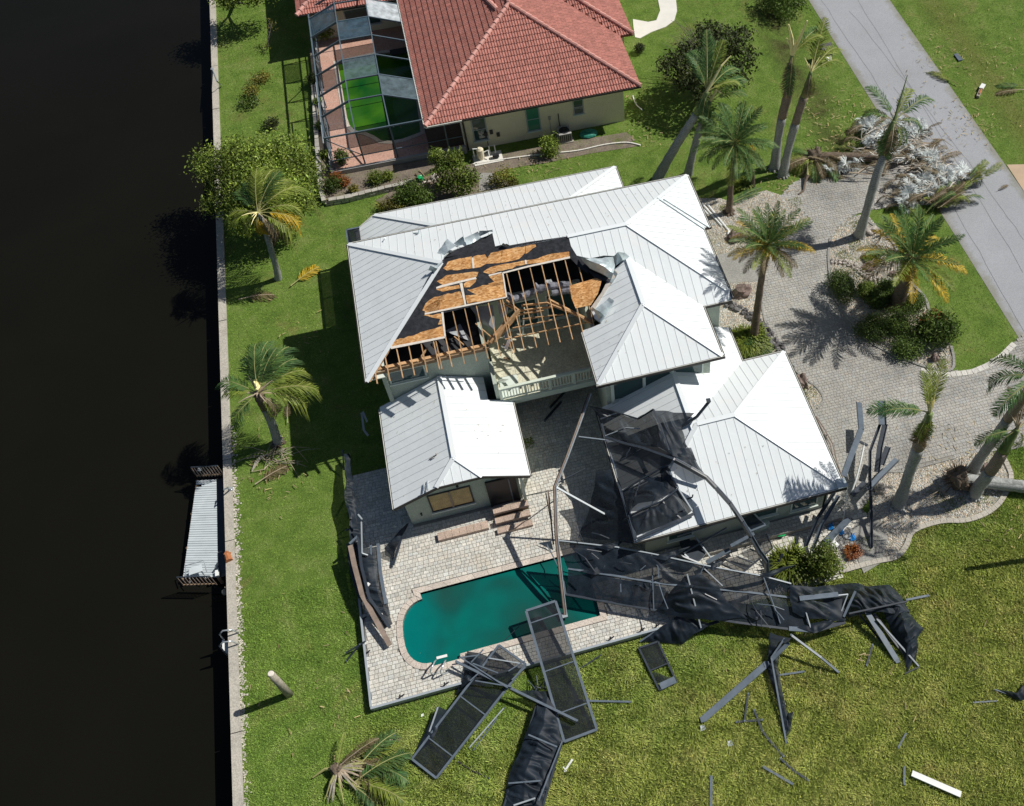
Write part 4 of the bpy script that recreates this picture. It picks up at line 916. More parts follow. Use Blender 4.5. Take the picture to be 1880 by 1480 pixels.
MB().box(nx0+.1,nx1-.1,ny0+.1,51.2,NE-.17,NE-.12).build('soffit', mTan, nb)
# north arm over the lanai
ax0_, ay0_ = -7.59, 63.86; n3S = lambda x, y: NE+NP*(y-ay0_); n3W = lambda x, y: NE+NP*(x-ax0_)
arm = [([(ax0_,ay0_),(nx0,ay0_),(nx0,ay0_+4),(ax0_+4,ay0_+4)],n3S,0,ay0_,1), ([(ax0_,ay0_),(ax0_+4,ay0_+4),(ax0_+4,NY),(ax0_,NY)],n3W,1,ax0_,1)]
b = MB()
for p, f, a, e, s in arm: under(b, p, f, 0, .1)
r2 = b.build('roof', mTilePlain, nb)
for p, f, a, e, s in arm: tile_face(r2, p, f, a, e, s)
tile_caps((ax0_,ay0_,NE),(ax0_+4,ay0_+4,NE+4*NP),r2)
MB().beam((ax0_,ay0_-.03,NE-.02),(nx0,ay0_-.03,NE-.02),.06,.1).build('fascia', mGut, r2)
NZ = .5
def nwall(x0,x1,y0,y1,z0,z1): MB().box(x0,x1,y0,y1,z0,z1).build('wall', mTan, nb)
nwall(1.3,11.5,50.45+.62,51.25,0,NE-.1); nwall(1.3,1.48,51.25,63.9,0,NE-.1); nwall(11.32,11.5,51.25,56.3,0,NE-.1); nwall(11.5,12.9,56.3,56.5,0,NE-.1); nwall(12.72,12.9,56.5,76,0,NE-.1)
nwall(-7.0,1.3,64.5,64.7,0,NE-.1); nwall(-7.0,-6.82,64.7,76,0,NE-.1)
yN = 51.07
for px0, py1, px1, py2 in ((865.3,220.2,895.3,253.7),(965,200,992,236),(1052.7,185,1070.5,206)):
    gz = lambda px, py: [z for z in np.arange(0,3,.02) if abs(G(px,py,z)[1]-yN) == min(abs(G(px,py,q)[1]-yN) for q in np.arange(0,3,.02))][0]
    z1, z0 = float(gz(px0,py1)), float(gz(px1,py2)); x0 = G(px0,py1,z1)[0]; x1 = G(px1,py2,z0)[0]
    wd = window(x0, x1, yN, z0, z1, par=nb, glass=mGlassG if px0 > 960 and px0 < 1000 else mGlass, frame=mAluW, bars=1)
window(-4.6,-2.4,64.5,1.1,2.4,par=nb,glass=mGlass,frame=mAluW,bars=0)
for x, z in ((3.35,.75),(2.6,1.0),(2.95,1.05)): MB().box(x-.1,x+.1,yN-.1,yN-.01,z,z+.28).build('meter_box', mBlack, nb)
MB().tube([(2.62,yN-.04,1.0),(2.62,yN-.04,.1)],.02,6).build('conduit', mBlack, nb); MB().box(6.6,6.75,yN-.09,yN-.01,1.3,1.55).build('meter_box', mPlinth, nb); MB().tube([(6.67,yN-.04,1.3),(6.67,yN-.04,.1)],.02,6).build('conduit', mPlinth, nb)
MB().tube([(1.36,yN-.05,NE-.2),(1.36,yN-.05,.1)],.045,8).build('downpipe', mGut, nb); MB().tube([(1.22,yN-.05,NE-.2),(1.22,yN-.05,.1)],.04,8).build('downpipe', mGutW, nb)
# ground furniture on the tan wall side
pc = G(1040,268); ac = thing('air_conditioner', 'round-topped grey air conditioner against the tan wall', 'air conditioner', (7.4,50.45,0))
MB().box(7.02,7.82,50.05,50.85,.08,.72).build('cabinet', mPlinth, ac); MB().box(6.95,7.9,49.98,50.95,-.02,.08).build('pad', mConc, ac)
MB().tube([(7.42,50.45,.72),(7.42,50.45,.76)],[.34,.30],16).build('fan_grille', mBlack, ac)
for k in range(8): a = k*pi/4; MB().beam((7.42,50.45,.775),(7.42+.33*cos(a),50.45+.33*sin(a),.77),.02,.02).build('grille_bar', mBlack, ac)
for k in range(6): MB().box(7.06+k*.125,7.12+k*.125,50.03,50.046,.14,.66).build('vent_slot', mGut, ac)
MB().tube([(7.3,50.9,.3),(7.25,51.03,.9),(7.25,51.05,1.6)],.03,6).build('refrigerant_pipe', mBlack, ac)
lid = thing('green_septic_lid', 'teal green oval utility lid beside the air conditioner', 'lid', (8.95,50.4,0))
MB().blob((8.95,50.4,.1),(.62,.4,.2),14,6,.05).build('lid_shell', mTealP, lid); MB().tube([(8.95,50.4,.3),(8.95,50.4,.36)],.15,10).build('handle_boss', mTealP, lid)
pe = thing('pool_equipment', 'white pool filter and pump pipes by the corner of the tan wall', 'pump', (2.2,50.0,0))
MB().box(1.5,3.3,49.5,50.5,-.02,.07).build('pad', mWhiteConc, pe); MB().tube([(2.0,50.1,.07),(2.0,50.1,.8),(2.0,50.1,.92)],[.22,.22,.1],12).build('filter_tank', mTan, pe)
MB().tube([(2.7,49.9,.25),(3.1,49.9,.25)],.14,10).build('pump_motor', mBlack, pe)
for pts in ([(2.0,50.1,.85),(1.6,50.2,.85),(1.6,50.2,.1)],[(2.2,50.1,.5),(2.5,50.1,.6),(2.5,49.9,.3)],[(2.6,50.3,.1),(2.6,50.3,.75),(2.95,50.3,.75),(2.95,50.3,.1)]): MB().tube(pts,.04,6).build('pipe', mWhite, pe)
ho = thing('white_hose', 'short curl of white hose lying on the grass by the tan corner', 'hose', G(1170,190))
MB().tube([G(1162,176,.05),G(1164,184,.05),G(1170,194,.05),G(1179,202,.05)],.04,6).build('hose_tube', mWhite, ho)
# raised lanai deck, pool, plinth -----------------------------------------
NDECK = [(-6.95,51.05),(1.3,51.05),(1.3,64.5),(-6.95,64.5)]
npool = [G(*q,NZ)[:2] for q in ((620,116),(700,98),(752,92),(770,225),(772,243),(740,255),(718,259),(700,258),(688,250),(672,243),(652,240),(642,230),(637,215))]
struct(slab_with_hole('lanai_deck', NDECK, [npool], -.05, NZ, mPinkDeck))
np_ = thing('neighbour_pool', 'bright algae green swimming pool under the neighbour screen cage', 'swimming pool', (-3,57,0))
sg = 1 if sum(npool[i][0]*npool[(i+1) % len(npool)][1]-npool[(i+1) % len(npool)][0]*npool[i][1] for i in range(len(npool))) > 0 else -1
MB().poly([(p[0],p[1],NZ-.14) for p in npool][::sg]).build('pool_water', mPoolN, np_)
b = MB(); no = offset(npool, .28*sg)
for i in range(len(npool)):
    p, q, po, qo = npool[i], npool[(i+1) % len(npool)], no[i], no[(i+1) % len(npool)]
    b.poly([(p[0],p[1],NZ-.01),(q[0],q[1],NZ-.01),(q[0],q[1],NZ-.6),(p[0],p[1],NZ-.6)])
    MB().prism([p,q,qo,po], NZ-.02, NZ+.025).build('coping_section', mCope, np_)
b.build('pool_wall', mCope, np_)
b = MB()
for a in ([(722,233,1.1),(727,228,1.3),(734,229,1.3),(737,236,.6)],): b.tube([G(*q) for q in a], .03, 6)
tag(b.build('pool_handrail', mSteel), 'curved steel handrail at the shallow end of the green pool', 'handrail')
plinth = thing('lanai_plinth', 'low grey plinth wall under the south side of the neighbour lanai', 'wall', (-3,51,0))
MB().box(-7.05,1.25,50.86,51.04,0,NZ+.06).build('plinth_face', mPlinth, plinth); MB().box(-7.1,-6.96,51.05,64.4,0,NZ+.06).build('plinth_face', mPlinth, plinth)
# joints scored in the deck
for y in (53.2,55.4,57.6,59.8,62.0):
    MB().box(-6.8,-5.9,y-.012,y+.012,NZ-.002,NZ+.006).build('deck_joint', mCope, plinth)
# screen cage -------------------------------------------------------------
cg = thing('pool_cage', 'blue-grey aluminium pool cage standing over the green pool with several torn panels', 'screen cage', (-4,57,0))
X = [-6.84,-4.98,-2.96,-.98]; Zx = [3.0,3.85,3.85,3.0]; Ys = [51.15,53.1,55.1,57.15,59.2,61.25,63.3,64.4]
Yr = Ys[1:]; w = .07
def nodep(i, y): return (X[i], y, Zx[i])
for i in range(4):
    z = Zx[i]; MB().beam((X[i],Ys[1],z),(X[i],Ys[-1],z),.06,.08).build('purlin', mCageBlue, cg)
for y in Yr:
    for i in range(3): MB().beam(nodep(i,y),nodep(i+1,y),.06,.14 if i == 0 else .09).build('rafter_beam', mCageBlue, cg)
S0 = [(X[0],Ys[0],3.0),(X[1],Ys[0],3.0),(X[2],Ys[0],3.0),(X[3]+.1,Ys[0],3.0)]
for i in range(3): MB().beam(S0[i],S0[i+1],.07,.1).build('eave_beam', mCageBlue, cg)
for i in range(4): MB().beam(S0[i],nodep(i,Ys[1]),.06,.08).build('rafter_beam', mCageBlue, cg)
for y in Ys: MB().beam((X[0],y,NZ),(X[0],y,3.0),.06,.09,(0,1,0)).build('cage_post', mCageBlue, cg)
for x in (X[1],X[2],.2,1.2): MB().beam((x,Ys[0],NZ),(x,Ys[0],3.0),.06,.09,(1,0,0)).build('cage_post', mCageBlue, cg)
MB().beam((X[3],Ys[0],3.0),(1.25,Ys[0],3.0),.06,.08).build('eave_beam', mCageBlue, cg)
for z in (1.2,): 
    MB().beam((X[0],Ys[0],z),(1.25,Ys[0],z),.05,.05).build('chair_rail', mCageBlue, cg); MB().beam((X[0],Ys[0],z),(X[0],Ys[-1],z),.05,.05).build('chair_rail', mCageBlue, cg)
MB().beam((X[0],Ys[0],3.0),(X[0],Ys[-1],3.0),.08,.1).build('eave_beam', mCageBlue, cg); MB().beam((X[0]-.12,Ys[0],2.6),(X[0]-.12,Ys[3],2.6),.05,.06).build('eave_beam', mAluW, cg)
for a, c in (((X[0],Ys[5],NZ+.1),(X[0],Ys[4],2.9)),((X[0],Ys[0],1.2),(X[0],Ys[1],2.9)),((X[0],Ys[0],NZ),(X[0],Ys[1],1.2)),((X[0],Ys[0],2.9),(X[1],Ys[0],1.2))): MB().beam(a,c,.045,.045).build('brace', mCageBlue, cg)
def pane(pts, mat, name='screen_panel'): MB().poly(pts).build(name, mat, cg)
def roofpane(i, j, mat): pane([nodep(i,Yr[j]),nodep(i+1,Yr[j]),nodep(i+1,Yr[j+1]),nodep(i,Yr[j+1])], mat)
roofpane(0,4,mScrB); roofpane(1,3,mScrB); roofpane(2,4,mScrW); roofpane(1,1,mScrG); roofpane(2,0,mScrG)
for a, c in ((4,5),(5,6),(1,2)): pane([(X[0],Ys[a],NZ),(X[0],Ys[c],NZ),(X[0],Ys[c],1.2),(X[0],Ys[a],1.2)] , mScr)
pane([(X[3],Ys[0],NZ),(1.2,Ys[0],NZ),(1.2,Ys[0],3.0),(X[3],Ys[0],3.0)], mScr); pane([(X[1],Ys[0],1.2),(X[2],Ys[0],1.2),(X[2],Ys[0],3.0),(X[1],Ys[0],3.0)], mScr)
# loungers and pots in the shade of the lanai
lo = thing('patio_lounger', 'dark patio lounger in the shade at the back of the neighbour lanai', 'lounger', (-1.6,61.2,NZ))
MB().box(-2.2,-1.0,60.9,61.5,NZ+.3,NZ+.38).build('seat', mBlack, lo); MB().slab([(-1.0,60.9,NZ+.34),(-.6,60.9,NZ+.75),(-.6,61.5,NZ+.75),(-1.0,61.5,NZ+.34)],.05).build('backrest', mBlack, lo)
for x in (-2.1,-1.0):
    for y in (60.95,61.45): MB().box(x-.03,x+.03,y-.03,y+.03,NZ,NZ+.3).build('leg', mBlack, lo)
# retaining wall of stone blocks round the neighbour's plant bed -----------
rw = thing('stone_garden_wall', 'low cream block wall round the corner planting bed below the neighbour lanai', 'wall', (-8,50,0))
line = [G(575,150,.3)[:2], G(582,260,.3)[:2], G(588,340,.3)[:2], G(594,366,.3)[:2]]; line2 = [G(596,370,.3)[:2], G(640,362,.3)[:2], G(700,347,.3)[:2], G(740,338,.3)[:2], G(752,334,.3)[:2]]
for li, LN in enumerate((line, line2)):
    for p, q in zip(LN, LN[1:]):
        L = math.hypot(q[0]-p[0],q[1]-p[1]); k = max(1, round(L/.42)); dx, dy = (q[0]-p[0])/k, (q[1]-p[1])/k; a = math.atan2(dy,dx)
        for cz in range(2):
            for j in range(k):
                o = (.5 if cz else 0)+j+.04; A = Vector((p[0]+dx*o,p[1]+dy*o)); B = A+Vector((dx,dy))*.93; nx, ny = -sin(a)*(.13+random.uniform(-.015,.03)), cos(a)*(.13+random.uniform(-.015,.03))
                MB().prism([(A.x-nx,A.y-ny),(B.x-nx,B.y-ny),(B.x+nx,B.y+ny),(A.x+nx,A.y+ny)], .02+cz*.2, .2+cz*.2+random.uniform(-.015,.012)).build('stone_block', mStone, rw)
struct(MB().prism([line[0],line[1],line[2],line[3],line2[1],line2[2],line2[3],(1.0,50.8),(-7.1,50.85),(-7.12,64),(line[0][0],64)], 0, .24).build('raised_soil', mSoil))
# shed clutter near the soil strip
bk = thing('green_bucket', 'bright green bucket among clutter on the soil strip', 'bucket', G(773,332))
x,y,_ = G(773,332); MB().tube([(x,y,.0),(x,y,.34)],[.14,.18],12).build('pail', mGreenP, bk); MB().tube([(x-.16,y,.34),(x,y,.44),(x+.16,y,.34)],.012,5).build('handle', mSteel, bk)
bo = thing('plank', 'pale pinkish plank lying by the green bucket', 'plank', G(787,332)); MB().beam(G(775,336,.06),G(803,329,.06),.16,.05).build('board', mCope, bo); MB().beam(G(790,339,.03),G(788,326,.03),.06,.05).build('cleat', mWoodD, bo)
for k,(a,c) in enumerate((((762,318),(778,335)),((770,312),(785,330)),((790,322),(782,338)))):
    s_ = MB().beam(G(*a,.35),G(*c,.1),.05,.05).build('broken_stick', mWoodD); tag(s_, ('thin stick leaning left of the green bucket','long broken stick crossing behind the green bucket','short stick lying right of the green bucket')[k], 'stick', 'broken sticks by the bucket')
rk = thing('pale_rock', 'pale rock beside the green bucket on the soil', 'rock', G(800,328)); MB().blob(G(797,326,.1),(.3,.25,.2),9,6,.3,5).build('stone', mRockL, rk)
# ================================================================== vegetation
def leafcloud(name, blobs, n, size, mat, parent, up=.35, shell=.55, seed=0, asp=.45, tv=.25, tb_=.22):
    """blobs: (x,y,z, rx,ry,rz). many leaf-sized quads spread through the volume, thicker near the outside"""
    R = np.random.default_rng(seed); B = np.array(blobs, dtype=float); vol = (B[:,3]*B[:,4]*B[:,5])**.75; idx = R.choice(len(B), n, p=vol/vol.sum())
    d = R.standard_normal((n,3)); d /= np.linalg.norm(d, axis=1)[:,None]; r = shell+(1-shell)*R.random(n)**.5; r *= 1+.24*R.standard_normal(n)
    C = B[idx,:3]+d*r[:,None]*B[idx,3:6]; C[:,2] = np.maximum(C[:,2], .05)
    nr = R.standard_normal((n,3))*.8+d*.6; nr[:,2] += up; nr /= np.linalg.norm(nr, axis=1)[:,None]
    t = R.standard_normal((n,3)); t -= nr*(t*nr).sum(1)[:,None]; t /= np.linalg.norm(t, axis=1)[:,None]; u = np.cross(nr, t)
    s = size*R.uniform(.6,1.4,n)[:,None]; a = t*s; b = u*s*asp
    Q = np.stack([C-a, C-b*.9+a*.1, C+a, C+b], 1).reshape(-1,3); tt = np.clip(1+tv*R.standard_normal(n), .4, 1.7)
    tb = 1+tb_*R.standard_normal(len(B)); tt = tt*np.clip(tb[idx], .6, 1.4)
    return soup(name, Q, 4, mat, parent, None, np.stack([tt, tt, tt*.9], 1))
def mpp(px, py, h=0): a = G(px,py,h); b = G(px+10,py,h); return math.hypot(a[0]-b[0],a[1]-b[1])/10
def limb(mb, p, q, r0, r1, n=5, bend=.15, k=5):
    P = []; p = Vector(p); q = Vector(q); L = (q-p).length; o = Vector((random.gauss(0,1),random.gauss(0,1),random.gauss(0,.5)))*bend*L
    for i in range(k+1):
        t = i/k; P.append(tuple(p.lerp(q,t)+o*sin(pi*t)*.5))
    mb.tube(P, [r0+(r1-r0)*i/k for i in range(k+1)], n)
def tree(name, label, base, blobs, n, size, mat, cat='tree', tr=.14, group=None, shell=.45, trunks=1, **k):
    t = thing(name, label, cat, base, group); B = [(*G(px,py,h), r, r*ry, r*rz) for px,py,h,r,ry,rz in blobs]
    leafcloud('crown', B, n, size, mat, t, shell=shell, seed=len(blobs)+n, **k)
    mb = MB()
    for i in range(trunks):
        bx = (base[0]+random.uniform(-.2,.2)*i, base[1]+random.uniform(-.2,.2)*i, -.05); cx = sum(b[0] for b in B)/len(B); cy = sum(b[1] for b in B)/len(B); cz = min(b[2] for b in B)*.6
        fork = (base[0]*.6+cx*.4, base[1]*.6+cy*.4, cz*.7); limb(mb, bx, fork, tr, tr*.7, 7)
        for b in B[i::trunks]: limb(mb, fork, (b[0],b[1],b[2]), tr*.5, tr*.12, 5)
    mb.build('trunk', mBark, t); return t
tree('mangrove_tree', 'broad light green tree leaning over the seawall behind the upper left palm', G(505,440), [(385,300,2.6,1.1,1,.9),(400,335,2.6,.9,1,.85),(440,305,3.6,1.5,1,.85),(480,290,4,1.5,1,.85),(525,285,3.8,1.4,1,.85),(555,320,3.2,1.2,1,.85),(470,340,3.8,1.5,1,.85),(520,350,3.6,1.5,1,.85),(430,365,3,1.2,1,.85),(395,375,2.4,.8,1,.85),(555,365,2.8,.9,1,.85),(525,385,2.6,.9,1,.85),(450,400,2.4,1.1,1,.85),(430,275,3.4,.9,1,.85)], 27000, .085, mLeafTree, tr=.2, tv=.45, tb_=.32)
tree('storm_stripped_tree', 'dark half-stripped round tree on the lawn left of the twin snapped palms', G(1318,150), [(1240,120,3,1.1,1,.6),(1265,95,3.4,1.0,1,.6),(1300,60,4,1,1,.6),(1330,75,4,1.2,1,.6),(1360,65,3.8,.8,1,.6),(1365,105,3.4,1.0,1,.6),(1345,140,3,1,1,.6),(1300,140,3,1.2,1,.6),(1260,150,2.6,.9,1,.6),(1290,175,2.4,.6,1,.6),(1225,115,2.8,.6,1,.6)], 5200, .12, mLeafDark, tr=.2, shell=.55)
# bare twigs of the stripped tree's crown
tw = MB(); cx, cy, _ = G(1318,150)
for k in range(230):
    a = random.uniform(0,6.28); r = random.uniform(.8,3.0); limb(tw, (cx-.6,cy+.3,1.5), (cx-.8+r*cos(a),cy+.2+r*sin(a),random.uniform(2,4)), .03,.008,4)
o = tw.build('bare_branches', mBark, bpy.data.objects['storm_stripped_tree'])
tree('street_hedge', 'dark bushy shrub at the top edge beside the road', G(1445,15), [(1415,5,.8,.9,1,.7),(1440,12,1,1,1,.7),(1462,5,.9,.8,1,.7),(1430,-15,1.2,1.2,1,.7),(1450,-30,1.2,1,1,.7)], 3500, .09, mLeafShrub, 'shrub', .05)
tree('garden_bush', 'tall ragged yellow-green bush in front of the neighbour pool equipment', G(825,345), [(815,300,1.9,.8,1,1),(845,320,1.6,.8,1,.9),(865,325,1.4,.6,1,.8),(800,285,2.2,.5,1,1),(835,290,2,.6,1,1),(850,340,1,.8,1,.8),(815,335,1,.7,1,.8)], 4200, .09, mLeafTree, 'shrub', .04, shell=.2, trunks=3)
tree('garden_bush', 'rounded dark green shrub left of the ragged bush beside the white roof', G(760,362), [(755,352,.8,.9,1,.7),(775,362,.7,.7,1,.7),(740,362,.6,.6,1,.7)], 3600, .07, mLeafShrub, 'shrub', .04)
tree('garden_bush', 'sparse yellowish shrub on the gravel right of the ragged bush', G(925,325), [(925,322,.7,.7,1,.7),(940,335,.5,.5,1,.7),(908,330,.4,.5,1,.7)], 1100, .07, mLeafYel, 'shrub', .03, shell=.1)
tree('garden_bush', 'bush of pale leaves beside the air conditioner', G(1008,275), [(1008,265,.8,.6,1,1),(1010,275,.4,.55,1,.8)], 1800, .07, mLeafTree, 'shrub', .03)
tree('garden_bush', 'low scruffy bush at the north west foot of the white roof', G(722,375), [(718,374,.5,.6,1,.6),(700,378,.4,.4,1,.6),(735,380,.4,.4,1,.6)], 1200, .06, mLeafYel, 'shrub', .03, shell=.1)
tree('garden_bush', 'small clipped round shrub by the end of the curved path', G(1175,92), [(1174,88,.4,.35,1,.9)], 900, .05, mLeafDark, 'shrub', .03)
for k, (px, py, r, m, lab) in enumerate([(612,345,.6,mLeafShrub,'green shrub at the corner of the stone garden wall'),(618,330,.4,mLeafRed,'red-leaved croton just inside the stone wall corner'),(634,337,.35,mLeafRed,'smaller red croton against the grey plinth'),(650,350,.3,mLeafYel,'wispy plant along the stone wall below the plinth'),(692,332,.5,mLeafTree,'leafy green plant in the middle of the plinth bed'),(712,326,.35,mLeafTree,'light green plant right of the leafy plant in the plinth bed'),(590,235,.35,mLeafShrub,'narrow shrub in the side bed beside the cage posts'),(586,190,.35,mLeafShrub,'shrub in the side bed halfway along the cage'),(577,150,.45,mLeafDark,'dark shrub at the north end of the side bed'),(597,285,.3,mLeafTree,'small plant in the side bed near the wall corner')]):
    x,y,_ = G(px,py,.3); t = thing('bed_plant', lab, 'plant', (x,y,.24), 'plants in the raised bed'); leafcloud('foliage', [(x,y,.24+r*.7,r,r,r*.8)], int(900*r/.4), .06, m, t, shell=.2, seed=k); s = MB(); limb(s,(x,y,.2),(x,y,.24+r),.025,.01); s.build('stem', mBark, t)
for k, (px, py, r, lab) in enumerate([(598,72,.7,'pale potted palm-like plant at the back corner of the green pool'),(630,300,.5,'trailing plant on the pink deck corner inside the cage')]):
    x,y,_ = G(px,py,NZ); t = thing('potted_plant', lab, 'plant', (x,y,NZ)); leafcloud('foliage', [(x,y,NZ+.6,r,r,.4)], 500, .09, mLeafTree if k == 0 else mLeafShrub, t, shell=.2, seed=40+k); MB().tube([(x,y,NZ),(x,y,NZ+.35)],[.2,.27],12).build('pot', mRock, t)
for k, (px, py, r, m, lab) in enumerate([(480,150,.7,mLeafYel,'sparse yellow bush on the canal lawn, furthest up of four'),(458,195,.7,mLeafShrub,'low green bush on the canal lawn beside the seawall bend'),(462,175,.55,mLeafYel,'yellow straggly bush between two green bushes on the canal lawn'),(498,235,.5,mLeafDark,'dark low bush on the canal lawn just above the leaning tree'),]):
    x,y,_ = G(px,py); t = thing('lawn_bush', lab, 'shrub', (x,y,0), 'small storm-thinned bushes on the canal lawn'); leafcloud('foliage', [(x,y,.35,r,r,.3),(x+.3,y+.2,.3,r*.6,r*.6,.25)], 650, .07, m, t, shell=.2, seed=60+k); s = MB()
    for q in range(7): limb(s,(x,y,0),(x+random.gauss(0,.4),y+random.gauss(0,.4),.5),.02,.006,4)
    s.build('branches', mBark, t)
x,y,_ = G(490,92); t = thing('bare_sapling', 'leafless pale sapling leaning on the upper canal lawn', 'sapling', (x,y,0)); s = MB(); limb(s,(x,y,0),G(500,40,1.6),.05,.02)
for q in range(9): limb(s, G(490+q,88-q*5,.4+q*.12), G(490+random.uniform(-14,22),85-q*6-8,1+q*.15), .02,.006,4)
s.build('trunk', mBark, t); leafcloud('foliage', [(*G(500,45,1.5),.4,.4,.5),(*G(488,85,.4),.4,.4,.3)], 160, .06, mLeafYel, t, shell=.1, seed=91)
x,y,_ = G(425,8); tree('shore_tree', 'spreading tree at the upper left corner shading the seawall', (x,y,0), [(415,-20,3,1.3,1,.6),(450,-30,3.4,1.5,1,.6),(420,0,2.6,.9,1,.6),(465,-2,2.5,.7,1,.6),(490,-25,3,1.2,1,.6)], 4500, .10, mLeafTree, tr=.14)
# island shrubs: clipped round bushes
isl = [(1553,520,30,mLeafShrub,'tall round shrub at the west end of the island bed',1.1),(1596,535,18,mLeafTree,'yellow-green shrub behind the low stone line in the island bed',.7),(1612,548,20,mLeafShrub,'shrub left of the thick palm trunk on the island',.8),(1632,530,22,mLeafShrub,'shrub just behind the thick island palm trunk',.8),(1608,605,27,mLeafShrub,'clipped shrub overhanging the driveway curb',.9),(1650,590,30,mLeafShrub,'largest clipped shrub in front of the thick palm trunk',1.0),(1665,637,27,mLeafShrub,'southernmost clipped round shrub of the island',.9),(1680,555,18,mLeafShrub,'small shrub right of the thick palm trunk',.7)]
for k, (px, py, rp, m, lab, h) in enumerate(isl):
    r = rp*mpp(px,py,h)*1.0; x,y,_ = G(px,py,h*.55); t = thing('clipped_shrub', lab, 'shrub', (x,y,0), 'clipped shrubs in the island bed')
    leafcloud('foliage', [(x,y,h*.55,r,r,h*.5)]+[(x+random.gauss(0,r*.4),y+random.gauss(0,r*.4),h*.62,r*.55,r*.55,h*.42) for _ in range(4)], 5200, .045, m, t, up=.6, shell=.82, seed=70+k, tv=.3)
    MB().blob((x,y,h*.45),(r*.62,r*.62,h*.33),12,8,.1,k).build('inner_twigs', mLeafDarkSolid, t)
x,y,_ = G(1718,605,.8); t = thing('sago_clump', 'big dark clump of upright leaves at the east tip of the island bed', 'shrub', (x,y,0)); leafcloud('foliage', [(x,y,.9,1.1,1.1,.8),(x+.4,y,.9,.7,.9,.7),(x-.3,y+.3,.9,.7,.7,.6)], 5200, .13, mLeafShrub, t, up=.2, shell=.3, seed=88, asp=.22, tv=.4); leafcloud('red_foliage', [(x,y+.5,1.3,.8,.5,.4)], 90, .09, mLeafRed, t, shell=.3, seed=89)
MB().tube([(x,y,-.02),(x,y,.8)],[.12,.06],7).build('stem', mBark, t)
# ground plants as grass-like tufts
def tuft(label, px, py, r, h, n, mat, cat='plant', z=.02, name='strap_leaf_plant', wid=.02, group=None):
    x,y,_ = G(px,py,z); t = thing(name, label, cat, (x,y,z), group); k = n; R = np.random.default_rng(int(px*7+py)); ox = R.uniform(-r,r,k)*.5; oy = R.uniform(-r,r,k)*.5; a = np.arctan2(oy,ox)+R.uniform(-.6,.6,k); L = h*R.uniform(.6,1.1,k); out = L*R.uniform(.3,.9,k)
    P0 = np.stack([x+ox,y+oy,np.full(k,z)],1); P1 = P0+np.stack([np.cos(a)*out*.5,np.sin(a)*out*.5,L*.75],1); P2 = P0+np.stack([np.cos(a)*out,np.sin(a)*out,L*.62],1); W = np.stack([-np.sin(a)*wid,np.cos(a)*wid,np.zeros(k)],1)
    Q = np.concatenate([np.stack([P0-W,P0+W,P1+W,P1-W],1),np.stack([P1-W,P1+W,P2+W*.2,P2-W*.2],1)]).reshape(-1,3); tt = R.uniform(.6,1.4,2*k); soup('foliage', Q, 4, mat, t, None, np.stack([tt,tt,tt],1)); return t
tuft('dense green fern clump at the foot of the yellowing palm by the garage', 1375,632,1.6,.6,1500,mFrL,name='fern_clump'); tuft('fern clump between the garage roof and the yellowing palm', 1392,645,1.0,.5,500,mFrG,name='fern_clump')
tuft('green grassy plant under the white palm trunk behind the fallen palm', 1360,340,1.0,.4,300,mFrL,name='fern_clump'); tuft('red-brown bromeliad in a square bed beside the path', 1564,1016,.45,.4,260,mLeafRed,name='bromeliad'); tuft('weedy tuft in the pebbles left of the island palm', 1600,480,.8,.25,260,mFrL,name='weed_tuft')
for k,(px,py) in enumerate(((1570,452),(1620,470),(1548,470),(1588,500),(1340,540),(1333,385),(1720,910),(1760,925),(1800,915),(1820,845),(1740,930),(1590,1000),(1340,610),(1470,730),(1485,722),(1728,665),(1575,415),(1460,372))): tuft(('small weeds growing through pebbles, clump %s'%('at the north of the island bed','right of the island rock line','west in the island bed','beside the boulder','south of the front walk','left of the white plumbing pipes','in the lower palm bed','near the fallen trunk root','by the lower curb','at the driveway end of the palm bed','centre of the lower palm bed','near the bromeliad','below the porch wall','near the garage corner boulder','next to the garage corner boulder','at the south tip of the island','under the tall white palm','by the upper driveway')[k]), px,py,.7,.12,130,mFrL,name='weed_tuft',wid=.012)
x,y,_ = G(1510,1025,.8); tree('bamboo_shrub', 'bright green upright shrub beside the garage path', (x,y,0), [(1505,1035,1,.7,1,1),(1525,1040,.9,.6,1,1),(1515,1015,1.3,.6,1,1)], 3800, .07, mLeafTree, 'shrub', .04, shell=.3)

